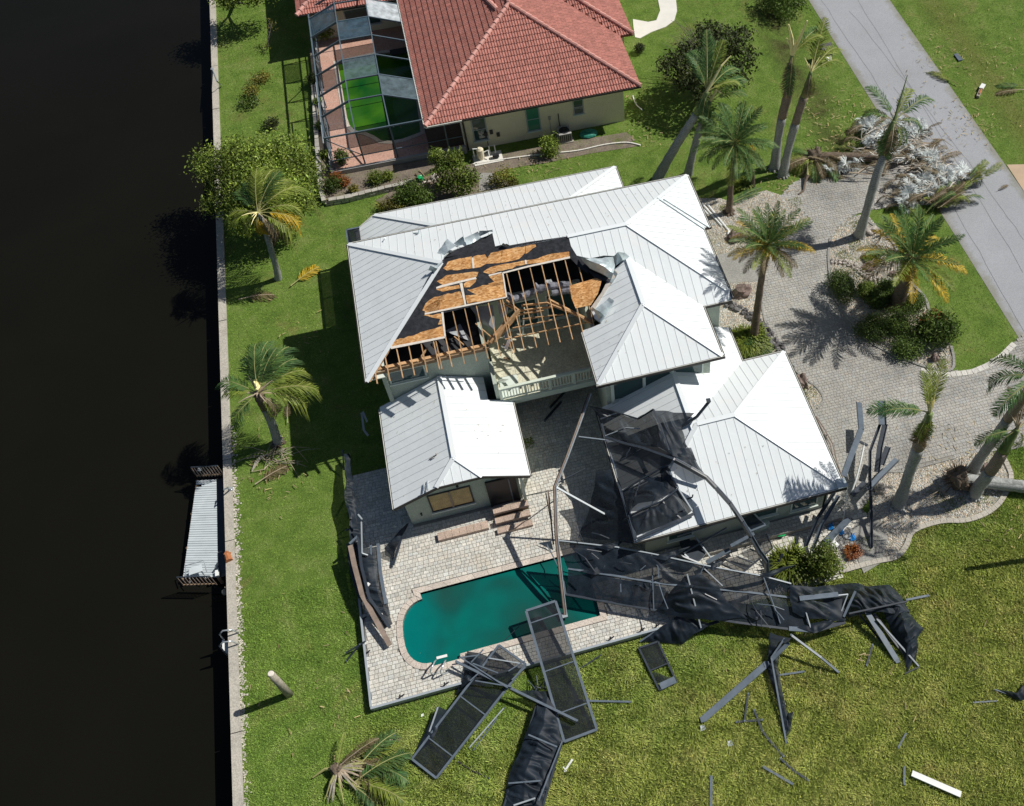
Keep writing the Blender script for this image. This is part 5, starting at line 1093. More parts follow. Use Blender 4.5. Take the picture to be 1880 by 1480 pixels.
# palms ---------------------------------------------------------------------
def frond_mesh(name, L, n, leaf, droop, mat, stalk, wid=.022, vee=.35, lift=0.0, fan=0.0, bare=.12, seed=0, width_curve=None):
    """feather frond along +X, arching down"""
    rnd = random.Random(seed); mb = MB(); N = 9; C = []; ang = lift
    p = Vector((0,0,0))
    for i in range(N+1):
        C.append(p.copy()); t = i/N; a = lift-droop*t*t*1.2; p = p+Vector((cos(a),0,sin(a)))*(L/N)
    mb.tube([tuple(c) for c in C], [(.0105 if i else .016)*(1-.8*i/N)+.0015 for i in range(N+1)], 4); nst = len(mb.f); T = [1.]*nst
    for k in range(n):
        t = bare+(1-bare)*(k+.5)/n; f = t*N; i = min(int(f), N-1); c = C[i].lerp(C[i+1], f-i); d = (C[i+1]-C[i]).normalized()
        w = sin(pi*min(1,(t-bare)/(1-bare)*.92+.10))**.6 if width_curve is None else width_curve(t)
        for s in (-1, 1):
            l = leaf*w*rnd.uniform(.75,1.15); sw = .55+.35*t+rnd.uniform(-.15,.15); up = vee+rnd.uniform(-.25,.25)
            dr = (Vector((0,s,0))*cos(sw)+d*sin(sw)+Vector((0,0,1))*up*.6).normalized(); sag = Vector((0,0,-1))*l*rnd.uniform(.15,.45)*(1+abs(droop)*.4)
            m = c+dr*l*.55+sag*.15; e = c+dr*l*.95+sag; side = d*wid*rnd.uniform(.8,1.3); b0 = len(mb.v)
            mb.v += [tuple(c-side*.6),tuple(c+side*.6),tuple(m+side),tuple(m-side),tuple(e)]; mb.f += [(b0,b0+1,b0+2,b0+3),(b0+3,b0+2,b0+4)]; q = rnd.uniform(.65,1.35); T += [q,q]
    me = mb.mesh(name, mat); me.materials.append(stalk); me.polygons.foreach_set('material_index', [1]*nst+[0]*(len(mb.f)-nst))
    at = me.color_attributes.new('tint', 'FLOAT_COLOR', 'CORNER'); buf = []
    for pl_, q in zip(me.polygons, T): buf += [q,q,q,1]*pl_.loop_total
    at.data.foreach_set('color', buf); return me
FM = {}
for key, mat, st in (('G',mFrG,mRachis),('L',mFrL,mRachis),('Y',mFrY,mRachis),('D',mFrD,mRachisB),('W',mFrW,mRachisB)):
    FM['date'+key] = [frond_mesh('date_frond', 1, 46, .185, d, mat, st, .0085, .5, seed=i) for i, d in enumerate((.35,.8,1.4))]
    FM['coco'+key] = [frond_mesh('feather_frond', 1, 44, .31, d, mat, st, .0095, .05, bare=.22, seed=9+i) for i, d in enumerate((.7,1.3,2.0))]
    FM['royal'+key] = [frond_mesh('plume_frond', 1, 50, .23, d, mat, st, .0090, .3, bare=.2, seed=20+i) for i, d in enumerate((.5,1.2,2.1))]
def fan_mesh(name, mat, seed=0):
    rnd = random.Random(seed); mb = MB(); T = []; mb.tube([(-.9,0,-.05),(-.4,0,.02),(0,0,.03)],[.02,.02,.02],4); ns = len(mb.f); T = [.9]*ns
    for k in range(34):
        a = -2.3+4.6*k/33+rnd.gauss(0,.04); l = rnd.uniform(.7,1.05); up = rnd.uniform(.02,.28); c = Vector((cos(a),sin(a),0)); s = Vector((-sin(a),cos(a),0)); b0 = len(mb.v); bend = rnd.uniform(-.25,.05)
        m = c*l*.55+Vector((0,0,up)); e = c*l+Vector((0,0,up+bend))+s*rnd.gauss(0,.08); w = .034
        mb.v += [(0,0,.02),tuple(m-s*w+Vector((0,0,.02))),tuple(m+s*w),tuple(e)]; mb.f += [(b0,b0+1,b0+2),(b0+2,b0+1,b0+3)]; q = rnd.uniform(.6,1.4); T += [q,q]
    me = mb.mesh(name, mat); me.materials.append(mRachisB); me.polygons.foreach_set('material_index', [1]*ns+[0]*(len(mb.f)-ns)); at = me.color_attributes.new('tint','FLOAT_COLOR','CORNER'); buf = []
    for pl_, q in zip(me.polygons, T): buf += [q,q,q,1]*pl_.loop_total
    at.data.foreach_set('color', buf); return me
FM['fanW'] = [fan_mesh('fan_leaf', mFrW, i) for i in range(3)]
def put_frond(par, at_, kind, az, el, L, v=1, roll=0, name='frond'):
    o = bpy.data.objects.new(name, FM[kind][v]); COL.objects.link(o); o.parent = par
    R = Matrix.Rotation(radians(az),4,'Z') @ Matrix.Rotation(radians(-el),4,'Y') @ Matrix.Rotation(radians(roll),4,'X'); base = Vector(at_)-ORG[par.name]
    o.matrix_basis = Matrix.Translation(base) @ R @ Matrix.Diagonal((L,L,L,1)); return o
def palm(label, base, pts, rad, mat, name='palm_tree', splits=None, group=None, cat='palm tree', n=10):
    """pts: pixel+height list of the trunk centre line"""
    P = [(base[0],base[1],-.1)]+[(q[1:] if q[0] == 'w' else G(*q)) for q in pts]; t = thing(name, label, cat, (base[0],base[1],0), group)
    Q = []; Rr = []; m = len(P)
    for i in range(m-1):
        p0, p1, p2, p3 = Vector(P[max(i-1,0)]),Vector(P[i]),Vector(P[i+1]),Vector(P[min(i+2,m-1)])
        for k in range(5):
            s = k/5; Q.append(.5*((2*p1)+(-p0+p2)*s+(2*p0-5*p1+4*p2-p3)*s*s+(-p0+3*p1-3*p2+p3)*s**3)); Rr.append(rad[i]+(rad[i+1]-rad[i])*s)
    Q.append(Vector(P[-1])); Rr.append(rad[-1])
    if splits is None: splits = [(len(Q), 'trunk', mat)]
    a = 0
    for e, nm, mt in splits:
        e = min(e, len(Q)) if e <= 1000 else len(Q)
        if a >= len(Q)-1: break
        MB().tube([tuple(q) for q in Q[a:e+1]], [r*(1+.035*((i % 2)*2-1)) for i, r in enumerate(Rr[a:e+1])], n, True, .05).build(nm, mt, t, True); a = e
    return t, tuple(Q[-1])
def roots(par, base, r, n=10, mat=None):
    mb = MB()
    for k in range(n):
        a = 2*pi*k/n+random.uniform(-.2,.2); mb.tube([(base[0]+r*.5*cos(a),base[1]+r*.5*sin(a),.12),(base[0]+r*cos(a),base[1]+r*sin(a),.04),(base[0]+r*1.3*cos(a),base[1]+r*1.3*sin(a),-.02)],[r*.35,r*.25,r*.1],5)
    mb.build('root_flare', mat or mTrunkD, par, True)
def splayed_heads(par, at_, n, L, mat, el=(20,80), az=(0,360), r=.03, name='torn_frond_base'):
    for k in range(n):
        a = radians(random.uniform(*az)); e = radians(random.uniform(*el)); l = L*random.uniform(.5,1.1); d = Vector((cos(a)*cos(e),sin(a)*cos(e),sin(e))); p = Vector(at_)
        MB().tube([tuple(p), tuple(p+d*l*.6+Vector((0,0,.02))), tuple(p+d*l+Vector((0,0,-.06*l)))],[r*1.6,r,r*.4],5).build(name, mat, par)
rb = lambda a, b: random.uniform(a, b)
# P3 full green date palm
b0 = G(1338,391); t, top = palm('full green date palm with slim dark trunk near the upper driveway', b0, [(1342,340,2.3),(1347,290,4.4),(1350,262,5.5)], [.24,.17,.14,.15], mTrunkD); roots(t,b0,.34)
for k in range(46):
    az = k*137.5; el = 66-k*2.1; c = 'Y' if el < -22 and k % 3 == 0 else ('L' if el < -8 and k % 2 else 'G'); put_frond(t, top, 'date'+c, az+rb(-8,8), el+rb(-6,6), rb(2.1,2.7), 0 if el > 30 else 1 if el > -10 else 2)
# P7 yellowing date palm
b0 = G(1383.7,621); t, top = palm('date palm with yellow lower fronds between the garage and the driveway', b0, [(1391,563,2.2),(1400,500,4.8),(1408,462,6.4),(1410,450,6.9)], [.26,.20,.17,.19,.24], mTrunkD); roots(t,b0,.36)
for k in range(42):
    az = k*137.5; el = 70-k*2.2; c = 'G' if el > 30 else ('L' if el > 16 else 'Y'); 
    a2 = az % 360
    if el < 10 and 180 < a2 < 330: c = 'D'
    put_frond(t, top, 'date'+c, az+rb(-8,8), el+rb(-6,6), rb(2.0,2.6)*(.8 if c == 'D' else 1), 0 if el > 20 else 1 if el > -15 else 2)
for k in range(9): put_frond(t, (top[0],top[1]-.05,top[2]+.1), 'dateY', 190+k*20, 55-k*12 if k < 5 else -40, 1.1, 2)
# P8 thick island palm
b0 = G(1647,560); t, top = palm('stout thick-trunked date palm standing in the island bed', b0, [(1656,530,1.4),(1668,500,2.9),(1673,480,3.7),(1674,472,4.0)], [.46,.36,.34,.46,.42], mTrunkD); roots(t,b0,.6)
for k in range(38):
    az = k*137.5; el = 70-k*2.4; c = 'G' if el > 26 else ('L' if el > 8 else 'Y'); a2 = az % 360
    if el < 25 and 90 < a2 < 210: c = 'D' if k % 4 == 1 else 'Y'
    if 200 < a2 < 300 and el < 0: continue
    put_frond(t, top, 'date'+c, az+rb(-8,8), el+rb(-6,6), rb(2.6,3.3), 0 if el > 20 else 1 if el > -15 else 2)
for k in range(7): put_frond(t, (top[0]-.1,top[1]-.1,top[2]-.1), 'dateY', 195+k*10, -40+k*4, 1.3, 2)
# P6 tall bent royal palm
b0 = G(1576.5,434); t, top = palm('tall leaning royal palm with smooth grey trunk rising from the island, crown half torn', b0, [(1590,390,2.0),(1607,330,4.2),(1623,283,5.6),(1634,240,6.9),(1642,222,7.4)], [.34,.23,.26,.21,.17,.12], mTrunkR, splits=[(15,'trunk',mTrunkR),(99,'crownshaft',mShaft)]); roots(t,b0,.34,10,mTrunkR)
q = G(1666,138,9.4); MB().tube([top,tuple((Vector(top)+Vector(q))/2),q],[.1,.06,.02],6).build('spear_leaf', mShaft, t)
for az, el, L, v, c in ((120,50,2.6,1,'G'),(150,30,2.2,2,'G'),(20,25,3.0,1,'G'),(-10,5,2.2,2,'G'),(45,40,2.4,1,'L'),(230,-40,2.8,2,'G'),(215,-55,3.0,2,'G'),(245,-30,2.4,2,'D'),(200,-50,2.6,2,'L'),(265,-60,2.4,2,'G'),(300,-40,2.0,2,'L'),(330,-35,2.2,2,'G')): put_frond(t, top, 'royal'+c, az, el, L, v)
# P4, P5 twin snapped royals
b0 = G(1422,309); t, top = palm('left of the two snapped royal palms by the road, split pale spears on top', b0, [(1428,260,2.0),(1436,215,4.0),(1448,165,6.2),(1452,120,8.0),(1455,100,8.8)], [.36,.24,.27,.25,.16,.09], mTrunkR, splits=[(10,'trunk',mTrunkR),(16,'upper_trunk',mTrunkRB),(99,'crownshaft',mShaft)]); roots(t,b0,.36,10,mTrunkR)
for q, r in (((1448,45,11),.09),((1482,38,11.4),.08),((1444,70,10),.07),((1460,72,10.2),.06)): qq = G(*q); r *= 1.4; MB().tube([top,tuple((Vector(top)*.5+Vector(qq)*.5)+Vector((.05,0,.1))),qq],[r,r*.8,r*.3],6).build('torn_spear', mSpear, t)
for az, el, L, v, c in ((35,20,3.2,1,'G'),(15,35,2.2,1,'L'),(235,-70,2.8,0,'D'),(250,-62,2.4,0,'G'),(225,-60,2.0,1,'D')): put_frond(t, top, 'royal'+c, az, el, L, v)
b0 = G(1437,322); t, top = palm('right of the two snapped royal palms by the road, leaning toward the asphalt', b0, [(1447,275,1.9),(1461,225,4.0),(1474,184,5.8),(1484,150,7.2),(1489,132,7.9)], [.34,.23,.25,.23,.15,.09], mTrunkR, splits=[(10,'trunk',mTrunkR),(16,'upper_trunk',mTrunkRB),(99,'crownshaft',mShaft)]); roots(t,b0,.34,10,mTrunkR)
splayed_heads(t, top, 9, .9, mSpear, (30,85), (20,160), .03)
for az, el, L, v, c in ((55,45,3.2,0,'L'),(35,20,3.0,1,'L'),(20,10,2.6,1,'L'),(240,-60,1.8,1,'D'),(285,-60,1.6,1,'L')): put_frond(t, top, 'royal'+c, az, el, L, v)
# P1, P2 leaning pair at the lawn
b0 = G(1206,329); t, top = palm('strongly leaning royal palm whose grey trunk rises from behind the rear white roof', b0, [(1228,290,1.9),(1252,250,3.6),(1275,215,5.0),(1290,185,6.2),(1298,168,6.8)], [.36,.27,.25,.22,.18,.12], mTrunkR, splits=[(16,'trunk',mTrunkR),(99,'crownshaft',mShaft)])
for az, el, L, v, c in ((75,60,3.4,0,'G'),(60,45,3.0,0,'G'),(95,50,2.8,1,'G'),(30,25,2.8,1,'G'),(15,10,2.6,1,'G'),(110,60,2.6,1,'G'),(45,60,3,0,'L'),(5,20,2.2,1,'L'),(230,-60,2.4,1,'G'),(200,-50,2.0,2,'G')): put_frond(t, top, 'royal'+c, az, el, L, v)
for q in ((1342,102,8.6),(1335,110,8.2)): qq = G(*q); MB().tube([top,tuple(Vector(top)*.4+Vector(qq)*.6+Vector((0,0,.3))),qq],[.09,.06,.02],6).build('torn_spear', mSpear, t)
b0 = G(1262.6,320); t, top = palm('slimmer grey palm trunk beside the strongly leaning one, crown drooping dark', b0, [(1270,290,1.5),(1280,252,3.2),(1292,215,4.8),(1304,185,5.8)], [.30,.22,.21,.18,.12], mTrunkR, splits=[(14,'trunk',mTrunkR),(99,'crownshaft',mShaft)])
for az, el, L, v, c in ((20,30,2.8,1,'G'),(0,20,2.4,1,'G'),(40,40,2.6,1,'L'),(330,-10,2.2,2,'G'),(240,-50,2.4,1,'G'),(210,-60,2.8,1,'D'),(250,-65,2.2,1,'G'),(70,50,2.4,0,'G')): put_frond(t, top, 'royal'+c, az, el, L, v)
qq = G(1326,172,6.5); MB().tube([top,tuple((Vector(top)+Vector(qq))/2+Vector((0,0,.5))),qq],[.09,.08,.03],6).build('torn_spear', mSpear, t)
# P9 right royal by garage
b0 = G(1650,929); t, top = palm('royal palm with bulging grey trunk and two surviving fronds in the lower pebble bed', b0, [(1662,890,1.6),(1676,850,3.3),(1688,815,4.8),(1700,780,6.2),(1707,758,7.0)], [.36,.25,.27,.29,.22,.14], mTrunkR, splits=[(14,'trunk',mTrunkR),(18,'upper_trunk',mTrunkRB),(99,'crownshaft',mShaft)]); roots(t,b0,.36,10,mTrunkR)
for az, el, L, v, c in ((165,25,3.0,1,'G'),(172,32,2.6,1,'G'),(75,50,2.2,0,'L'),(55,45,2.4,0,'L'),(95,60,2.0,0,'L'),(235,-65,2.6,2,'G'),(225,-60,3.0,2,'D'),(250,-70,2.6,2,'G'),(215,-50,2.2,2,'L'),(270,-60,2.0,2,'L')): put_frond(t, top, 'royal'+c, az, el, L, v)
splayed_heads(t, top, 12, 1.0, mSpear, (40,85), (40,150), .035)
# P10, P11 right edge
b0 = G(1785,866); t, top = palm('tall pale royal palm leaving the picture at the right edge', b0, [(1800,840,1.3),(1822,810,2.9),(1850,770,4.9),(1880,727,6.9),(1905,690,8.4)], [.34,.25,.24,.24,.22,.12], mTrunkR, splits=[(15,'trunk',mTrunkR),(99,'upper_trunk',mTrunkRB)]); roots(t,b0,.36,10,mTrunkR)
for k in range(8): put_frond(t, top, 'royalG', k*45+20, -20+k*5, 2.8, 1+k % 2)
b0 = G(1788,910); t, top = palm('shorter mottled royal palm crossing in front of the fallen trunk at the right edge', b0, [(1800,890,1.0),(1822,860,2.4),(1838,835,3.4),(1856,805,4.4),(1868,788,5.0)], [.34,.30,.30,.28,.2,.12], mTrunkR, splits=[(9,'trunk',mTrunkR),(16,'upper_trunk',mTrunkRB),(99,'crownshaft',mShaft)]); roots(t,b0,.36,10,mTrunkR)
for az, el, L, v, c in ((175,0,2.2,1,'G'),(190,-25,1.8,2,'G'),(340,-20,1.8,2,'D'),(20,20,2.2,1,'G'),(60,55,2.2,0,'D'),(320,-50,1.6,2,'L'),(90,50,2,0,'D')): put_frond(t, top, 'royal'+c, az, el, L, v)
splayed_heads(t, top, 8, .9, mRachisB, (20,80), (30,150), .03)
# shadow caster at the right edge: a snapped palm trunk just outside the frame
b0 = G(1925,1023); _tp = G(1772,1047); _tp = (_tp[0]+.86*4.6, _tp[1]+.085*4.6, 4.6); BP = lambda s_: ('w', b0[0]+(_tp[0]-b0[0])*s_, b0[1]+(_tp[1]-b0[1])*s_, 4.6*s_)
t, top = palm('broken palm trunk standing on the field at the right', b0, [BP(.35), BP(.7), BP(1)], [.15,.13,.12,.10], mTrunkR, name='broken_palm_trunk')
# P13 coconut palm
b0 = G(510.5,511.5); t, top = palm('windblown coconut palm on the canal lawn in front of the leaning tree', b0, [(507,490,1.0),(500,467,2.0),(488,425,3.6),(478,400,4.6),(473,390,5.0)], [.22,.17,.16,.16,.15,.17], mPost, splits=[(99,'trunk',mTrunkR)])
for az, el, L, v, c in ((80,50,2.6,1,'L'),(60,45,2.8,1,'L'),(45,30,2.8,1,'L'),(25,25,3.0,1,'L'),(5,10,2.8,2,'L'),(-15,0,2.8,2,'Y'),(-35,-10,2.8,2,'L'),(100,40,2.2,1,'G'),(160,10,2.4,2,'L'),(175,0,2.0,1,'L'),(120,30,2.2,1,'G'),(-55,-20,2.2,2,'D'),(240,-45,1.6,2,'Y'),(255,-50,1.8,2,'Y'),(70,60,2.4,0,'L'),(-25,-25,2.6,2,'D'),(200,-20,1.8,2,'L'),(35,50,2.6,0,'G')): put_frond(t, top, 'coco'+c, az, el, L, v)
splayed_heads(t, top, 6, 1.0, mSpear, (0,40), (0,360), .025, 'bent_frond_stalk')
# P14
b0 = G(511,813); t, top = palm('bent palm with tattered crown and a yellow spathe on the lower canal lawn', b0, [(505,795,.9),(497,772,1.9),(486,750,3.0),(478,732,3.8),(474,722,4.2)], [.26,.22,.20,.20,.24,.26], mTrunkR, splits=[(15,'trunk',mTrunkR),(99,'upper_trunk',mTrunkD)]); roots(t,b0,.3)
for az, el, L, v, c in ((85,40,2.8,1,'G'),(70,45,2.8,1,'G'),(50,35,2.9,1,'G'),(35,30,2.6,1,'G'),(100,30,2.4,1,'G'),(60,55,2.4,1,'G'),(20,20,2.6,1,'L'),(0,5,3.0,1,'L'),(-12,-8,3.0,2,'L'),(145,20,2.4,1,'G'),(205,-15,2.4,1,'G'),(-40,-30,1.8,2,'D'),(-55,-35,1.8,2,'L'),(75,60,2.2,0,'G'),(45,50,2.4,0,'G'),(160,15,2.0,1,'L')): put_frond(t, top, 'coco'+c, az, el, L, v)
splayed_heads(t, top, 14, .9, mRachisB, (-20,50), (0,360), .03)
MB().blob((top[0]+.05,top[1]+.35,top[2]+.35),(.16,.42,.2),9,7,.4,4).build('yellow_spathe', mSpear, t)
# broken and fallen palms ---------------------------------------------------
def fallen(label, a, b_, r, mat, name='fallen_palm', root=True):
    p, q = Vector(G(*a)), Vector(G(*b_)); t = thing(name, label, 'fallen palm', tuple(p)); n = 14; Q = [p.lerp(q, i/n) for i in range(n+1)]
    MB().tube([tuple(v) for v in Q],[r*(1+.03*((i % 2)*2-1)) for i in range(n+1)],10,True,.05).build('trunk', mat, t, True)
    if root:
        MB().blob(tuple(p),(r*1.5,r*2.1,r*1.9),18,12,.28,7).build('root_ball', mTrunkD, t, True)
        d = (p-q).normalized()
        for k in range(90):
            v = (d*random.uniform(-.2,1)+Vector((random.gauss(0,1),random.gauss(0,1),random.gauss(0,1)))*.8).normalized(); MB().tube([tuple(p+v*r*1.3),tuple(p+v*r*(2.4+random.random()))],[.03,.008],4).build('root', mTrunkD, t)
    return t, p, q
t, p, q = fallen('uprooted palm trunk lying toward the right edge, root ball on the pebble bed', (1760,879,.55), (1905,897,.4), .3, mTrunkR)
splayed_heads(t, (p.x-.9,p.y-.1,.12), 7, 1.1, mRachisB, (0,20), (150,330), .02, 'loose_root')
t, p, q = fallen('toppled palm lying across the head of the driveway under the frond heap', (1497,287,.45), (1612,288,.4), .26, mTrunkD)
for k in range(14): put_frond(t, (p.x-.2,p.y-.1,.5), 'royal'+('G','D','L')[k % 3], 140+k*13, rb(-5,22), rb(1.6,2.6), 1+k % 2)
# heap of torn fronds at the driveway mouth
heapdef = [(1592,232,15,0),(1610,250,15,0),(1640,235,14,0),(1660,255,14,1),(1690,240,12,1),(1600,270,12,1),(1640,290,14,1),(1672,285,12,1),(1700,290,12,1),(1715,320,12,0),(1735,338,7,0),(1668,340,12,0),(1690,355,12,0),(1662,372,10,0),(1750,328,5,1),(1560,300,8,1),(1525,305,8,1),(1705,380,9,2),(1740,360,8,2),(1780,335,8,2),(1720,372,8,2)]
hp = thing('frond_heap', 'big heap of dry silvery palm fronds piled at the driveway mouth beside the road', 'debris heap', G(1660,300)); 
for px, py, n, kind in heapdef:
    c = G(px,py,.3)
    for k in range(int(n*1.7)):
        kk = ('W','W','W','D')[random.randrange(4)] if kind == 0 else ('W','W','D','W')[random.randrange(4)] if kind == 1 else ('G','L','D')[random.randrange(3)]
        az = random.choice((200,30,170,340))+rb(-45,45) if kind != 2 else 15+rb(-20,20)
        fan = kk == 'W'; put_frond(hp, (c[0]+rb(-.5,.5),c[1]+rb(-.5,.5),rb(.15,.75)), 'fanW' if fan else ('royal' if random.random() < .6 else 'date')+kk, az if not fan else rb(0,360), rb(-15,35), rb(.35,.62) if fan else rb(.9,1.9), random.randrange(3), rb(-40,40))
for k in range(60):
    px, py = random.choice(((1600,290),(1650,285),(1690,300),(1560,305),(1700,270))); a = Vector(G(px+rb(-40,40),py+rb(-18,18),rb(.1,.6))); an = rb(-.5,.5); l = rb(.6,1.6)
    MB().tube([tuple(a),tuple(a+Vector((cos(an)*l,sin(an)*l,rb(-.2,.1))))],[.045,.02],5).build('bare_stalk', (mRachisB,mPost)[k % 2], hp)
# loose fronds on the ground
loose = [(535,528,'cocoY',35,2.6,'bright yellow fallen frond on the lawn between palm and house'),(1330,382,'dateG',15,2.6,'green fallen frond lying left of the upper driveway'),(1345,372,'dateG',20,2.2,'shorter green frond beside the upper driveway pebble bed'),(1470,318,'royalD',-20,2.6,'brown fallen frond in front of the toppled palm'),(1500,325,'royalD',-15,2.0,'short brown frond crossing the toppled palm fronds'),
         (1758,158,'royalL',122,2.6,'green fallen frond on the grass across the road'),(1880,168,'royalD',170,2.2,'dark dry frond at the right edge across the road'),(1878,160,'royalG',165,2.0,'green frond at the right edge just above the dry one'),(440,553,'cocoD',0,2.4,'brown frond flat on the canal lawn below the coconut palm'),(470,892,'cocoD',25,2.2,'brown frond on the lawn near the dock'),(530,780,'cocoD',90,1.6,'brown frond leaning by the bent palm foot'),(1832,352,'royalD',20,.9,'curled scrap of frond at the road edge')]
for px, py, kind, az, L, lab in loose:
    x,y,_ = G(px,py); t = thing('fallen_frond', lab, 'palm frond', (x,y,.08)); put_frond(t, (x,y,.16), kind, az, 3, L, 0, rb(-20,20), 'blade')
# debris at foot of P14
x,y,_ = G(512,830); t = thing('fallen_stalks', 'tangle of dry pale stalks on the grass at the foot of the bent palm', 'stalks', (x,y,0))
for k in range(36): a = rb(0,6.28); l = rb(.5,1.6); x1, y1 = x+rb(-.9,.9), y-.3+rb(-.5,.5); MB().tube([(x1,y1,.06),(x1+l*.5*cos(a),y1+l*.5*sin(a),.22),(x1+l*cos(a),y1+l*sin(a),.05)],[.02,.015,.006],4).build('stalk', (mRachisB,mPost)[k % 2], t)
x,y,_ = G(478,850); t = thing('frond_spathe', 'split pale palm spathe lying open on the lawn near the dock', 'spathe', (x,y,0)); MB().tube([G(462,866,.1),G(470,850,.15),G(480,838,.12),G(500,832,.08)],[.02,.1,.07,.02],6).build('husk', mPost, t); MB().tube([G(462,866,.1),G(485,862,.1),G(497,848,.08)],[.02,.03,.02],5).build('husk', mRachisB, t)
# torn palm head in the bottom left field
x,y,_ = G(620,1411,.3); t = thing('torn_palm', 'torn palm crown lying on its side at the bottom left of the field', 'palm crown', (x,y,0)); MB().blob((x,y,.3),(.3,.26,.25),10,8,.5,3).build('heart', mTrunkD, t)
MB().tube([(x,y,.3),G(596,1412,.25),G(574,1428,.12)],[.09,.06,.03],6).build('stalk', mRachis, t)
for k in range(26):
    az = random.choice((rb(-40,60),rb(230,320),rb(-10,30))); l = rb(.6,1.5); a = radians(az); MB().tube([(x,y,.32),(x+l*.5*cos(a),y+l*.5*sin(a),.4),(x+l*cos(a),y+l*sin(a),.15)],[.05,.04,.015],5).build('stalk', (mRachisB,mRachis,mPost)[k % 3], t)
for k in range(26): put_frond(t, (x+rb(.3,1.2),y+rb(-.9,.3),.2), 'coco'+('L','G','L','G','D')[k % 5], rb(-55,40), rb(-4,14), rb(1.4,2.8), random.randrange(2), rb(-30,30))
put_frond(t, (x,y,.4), 'dateL', 70, 15, 1.4, 0); put_frond(t, (x,y,.4), 'dateD', 20, 20, 2.0, 1)

tuft('bright yellow-green young palm by the garage path', 1448,1043,1.0,.9,420,mFrL,name='young_palm',z=.05,wid=.03)
tuft('second young palm leaning out left of the bamboo shrub', 1478,1050,.8,.8,260,mFrL,name='young_palm',z=.05,wid=.03)

for (px, py) in ((1690,345),(1712,352),(1735,330),(1758,322),(1672,360),(1600,235),(1612,262),(1648,232),(1676,248),(1632,262),(1705,300)):
    c = G(px,py,.35); a0 = rb(0,360)
    for k in range(3): put_frond(hp, (c[0]+rb(-.4,.4),c[1]+rb(-.3,.3),rb(.4,.8)), 'fanW', a0+k*120, rb(0,40), rb(.55,.85), k, rb(-25,25))

for k in range(230):
    px, py = random.choice(((1600,245),(1650,250),(1690,270),(1640,280),(1700,300),(1720,335),(1680,350),(1610,270),(1670,300))); a = Vector(G(px+rb(-32,32),py+rb(-16,16),rb(.3,.9))); an = random.choice((-.5,.2,2.6,.9))+rb(-.5,.5); l = rb(.5,1.4)
    MB().tube([tuple(a),tuple(a+Vector((cos(an)*l*.5,sin(an)*l*.5,rb(.0,.2)))),tuple(a+Vector((cos(an)*l,sin(an)*l,rb(-.3,.0))))],[.03,.035,.008],4).build('dry_strip', (mRachisB,mTape,mTape,mPost)[k % 4], hp)
# ================================================================== wreck of the pool cage
def bar(label, pts, w=.1, h=.06, mat=None, name='aluminium_beam', group='loose cage beams', ends=True, up=(0,0,1)):
    P = [G(*p) for p in pts]; t = thing(name, label, 'beam', P[0], group)
    for a, c in zip(P, P[1:]): MB().beam(a, c, w, h, up).build('beam_length', mat or mAlu, t)
    if ends:
        for e in (P[0], P[-1]): MB().box(e[0]-w*.42,e[0]+w*.42,e[1]-w*.42,e[1]+w*.42,e[2]-h*.7,e[2]+h*.7).build('end_bracket', mAluL, t)
    return t
def panel(label, quad, cross, mat, name='screen_frame_panel', w=.09, h=.07, fmat=None, sag=.05, cat='screen panel', edges=(0,1,2,3), holes=()):
    """quad: four pixel+height corners; cross: list of (u) fractions along edge 0-1 / 3-2"""
    P = [Vector(G(*p)) for p in quad]; t = thing(name, label, cat, tuple(P[0])); fm = fmat or mAlu
    for i in edges: MB().beam(tuple(P[i]),tuple(P[(i+1) % 4]),w,h).build('frame_bar', fm, t)
    us = [0]+sorted(cross)+[1]
    for u in cross: MB().beam(tuple(P[0].lerp(P[1],u)),tuple(P[3].lerp(P[2],u)),.05,.05).build('cross_bar', mAluW if fmat is None else fm, t)
    for k, (a, c) in enumerate(zip(us, us[1:])):
        if k in holes: continue
        ctrl = [[tuple(P[0].lerp(P[1],a)),tuple(P[0].lerp(P[1],c))],[tuple(P[3].lerp(P[2],a)),tuple(P[3].lerp(P[2],c))]]
        b = MB(); b.v, b.f = sheet_mesh(ctrl, 14, 14, sag, seed=k+int(quad[0][0]) % 50, folds=2.04, edge=1); b.build('screen_cloth', mat, t, True)
    return t
c4 = lambda x, y, h=0: (620+x/3.4423, 900+y/3.4423, h)
c5 = lambda x, y, h=0: (980+x/2.5405, 940+y/2.5405, h)
c6 = lambda x, y, h=0: (560+x/3.1333, 1140+y/3.1333, h)
r3 = lambda x, y, h=0: (1380+x/3.7, 680+y/3.7, h)
r2_ = lambda x, y, h=0: (980+x/4.4853, 680+y/4.4853, h)
g2 = lambda x, y, h=0: (980+x/2.96, 560+y/2.96, h)
# long collapsed panel over the east end of the pool
T0 = [c5(110,135,2.1),c5(390,165,2.1),c5(550,195,2.0),c5(800,250,1.9),c5(1070,300,1.7),c5(1200,335,1.5)]
M0 = [c5(160,265,1.5),c5(390,300,1.5),c5(600,335,1.4),c5(740,350,1.35),c5(1000,375,1.25),c5(1240,405,1.1)]
B0 = [c5(150,385,.9),c5(400,430,.9),c5(560,458,.9),c5(700,475,.85),c5(940,515,.8),c5(1290,560,.6)]
col = thing('collapsed_cage_roof', 'long collapsed section of black screened cage stretched from the pool to the lawn', 'screen cage wreck', G(1250,1080))
for rows, nm, w, h, m in ((T0,'long_beam',.055,.07,mAluW),(M0,'long_beam',.09,.06,mAluL),(B0,'long_beam',.10,.07,mAlu)):
    P = [G(*p) for p in rows]
    for a, c in zip(P, P[1:]): MB().beam(a, c, w, h).build(nm, m, col)
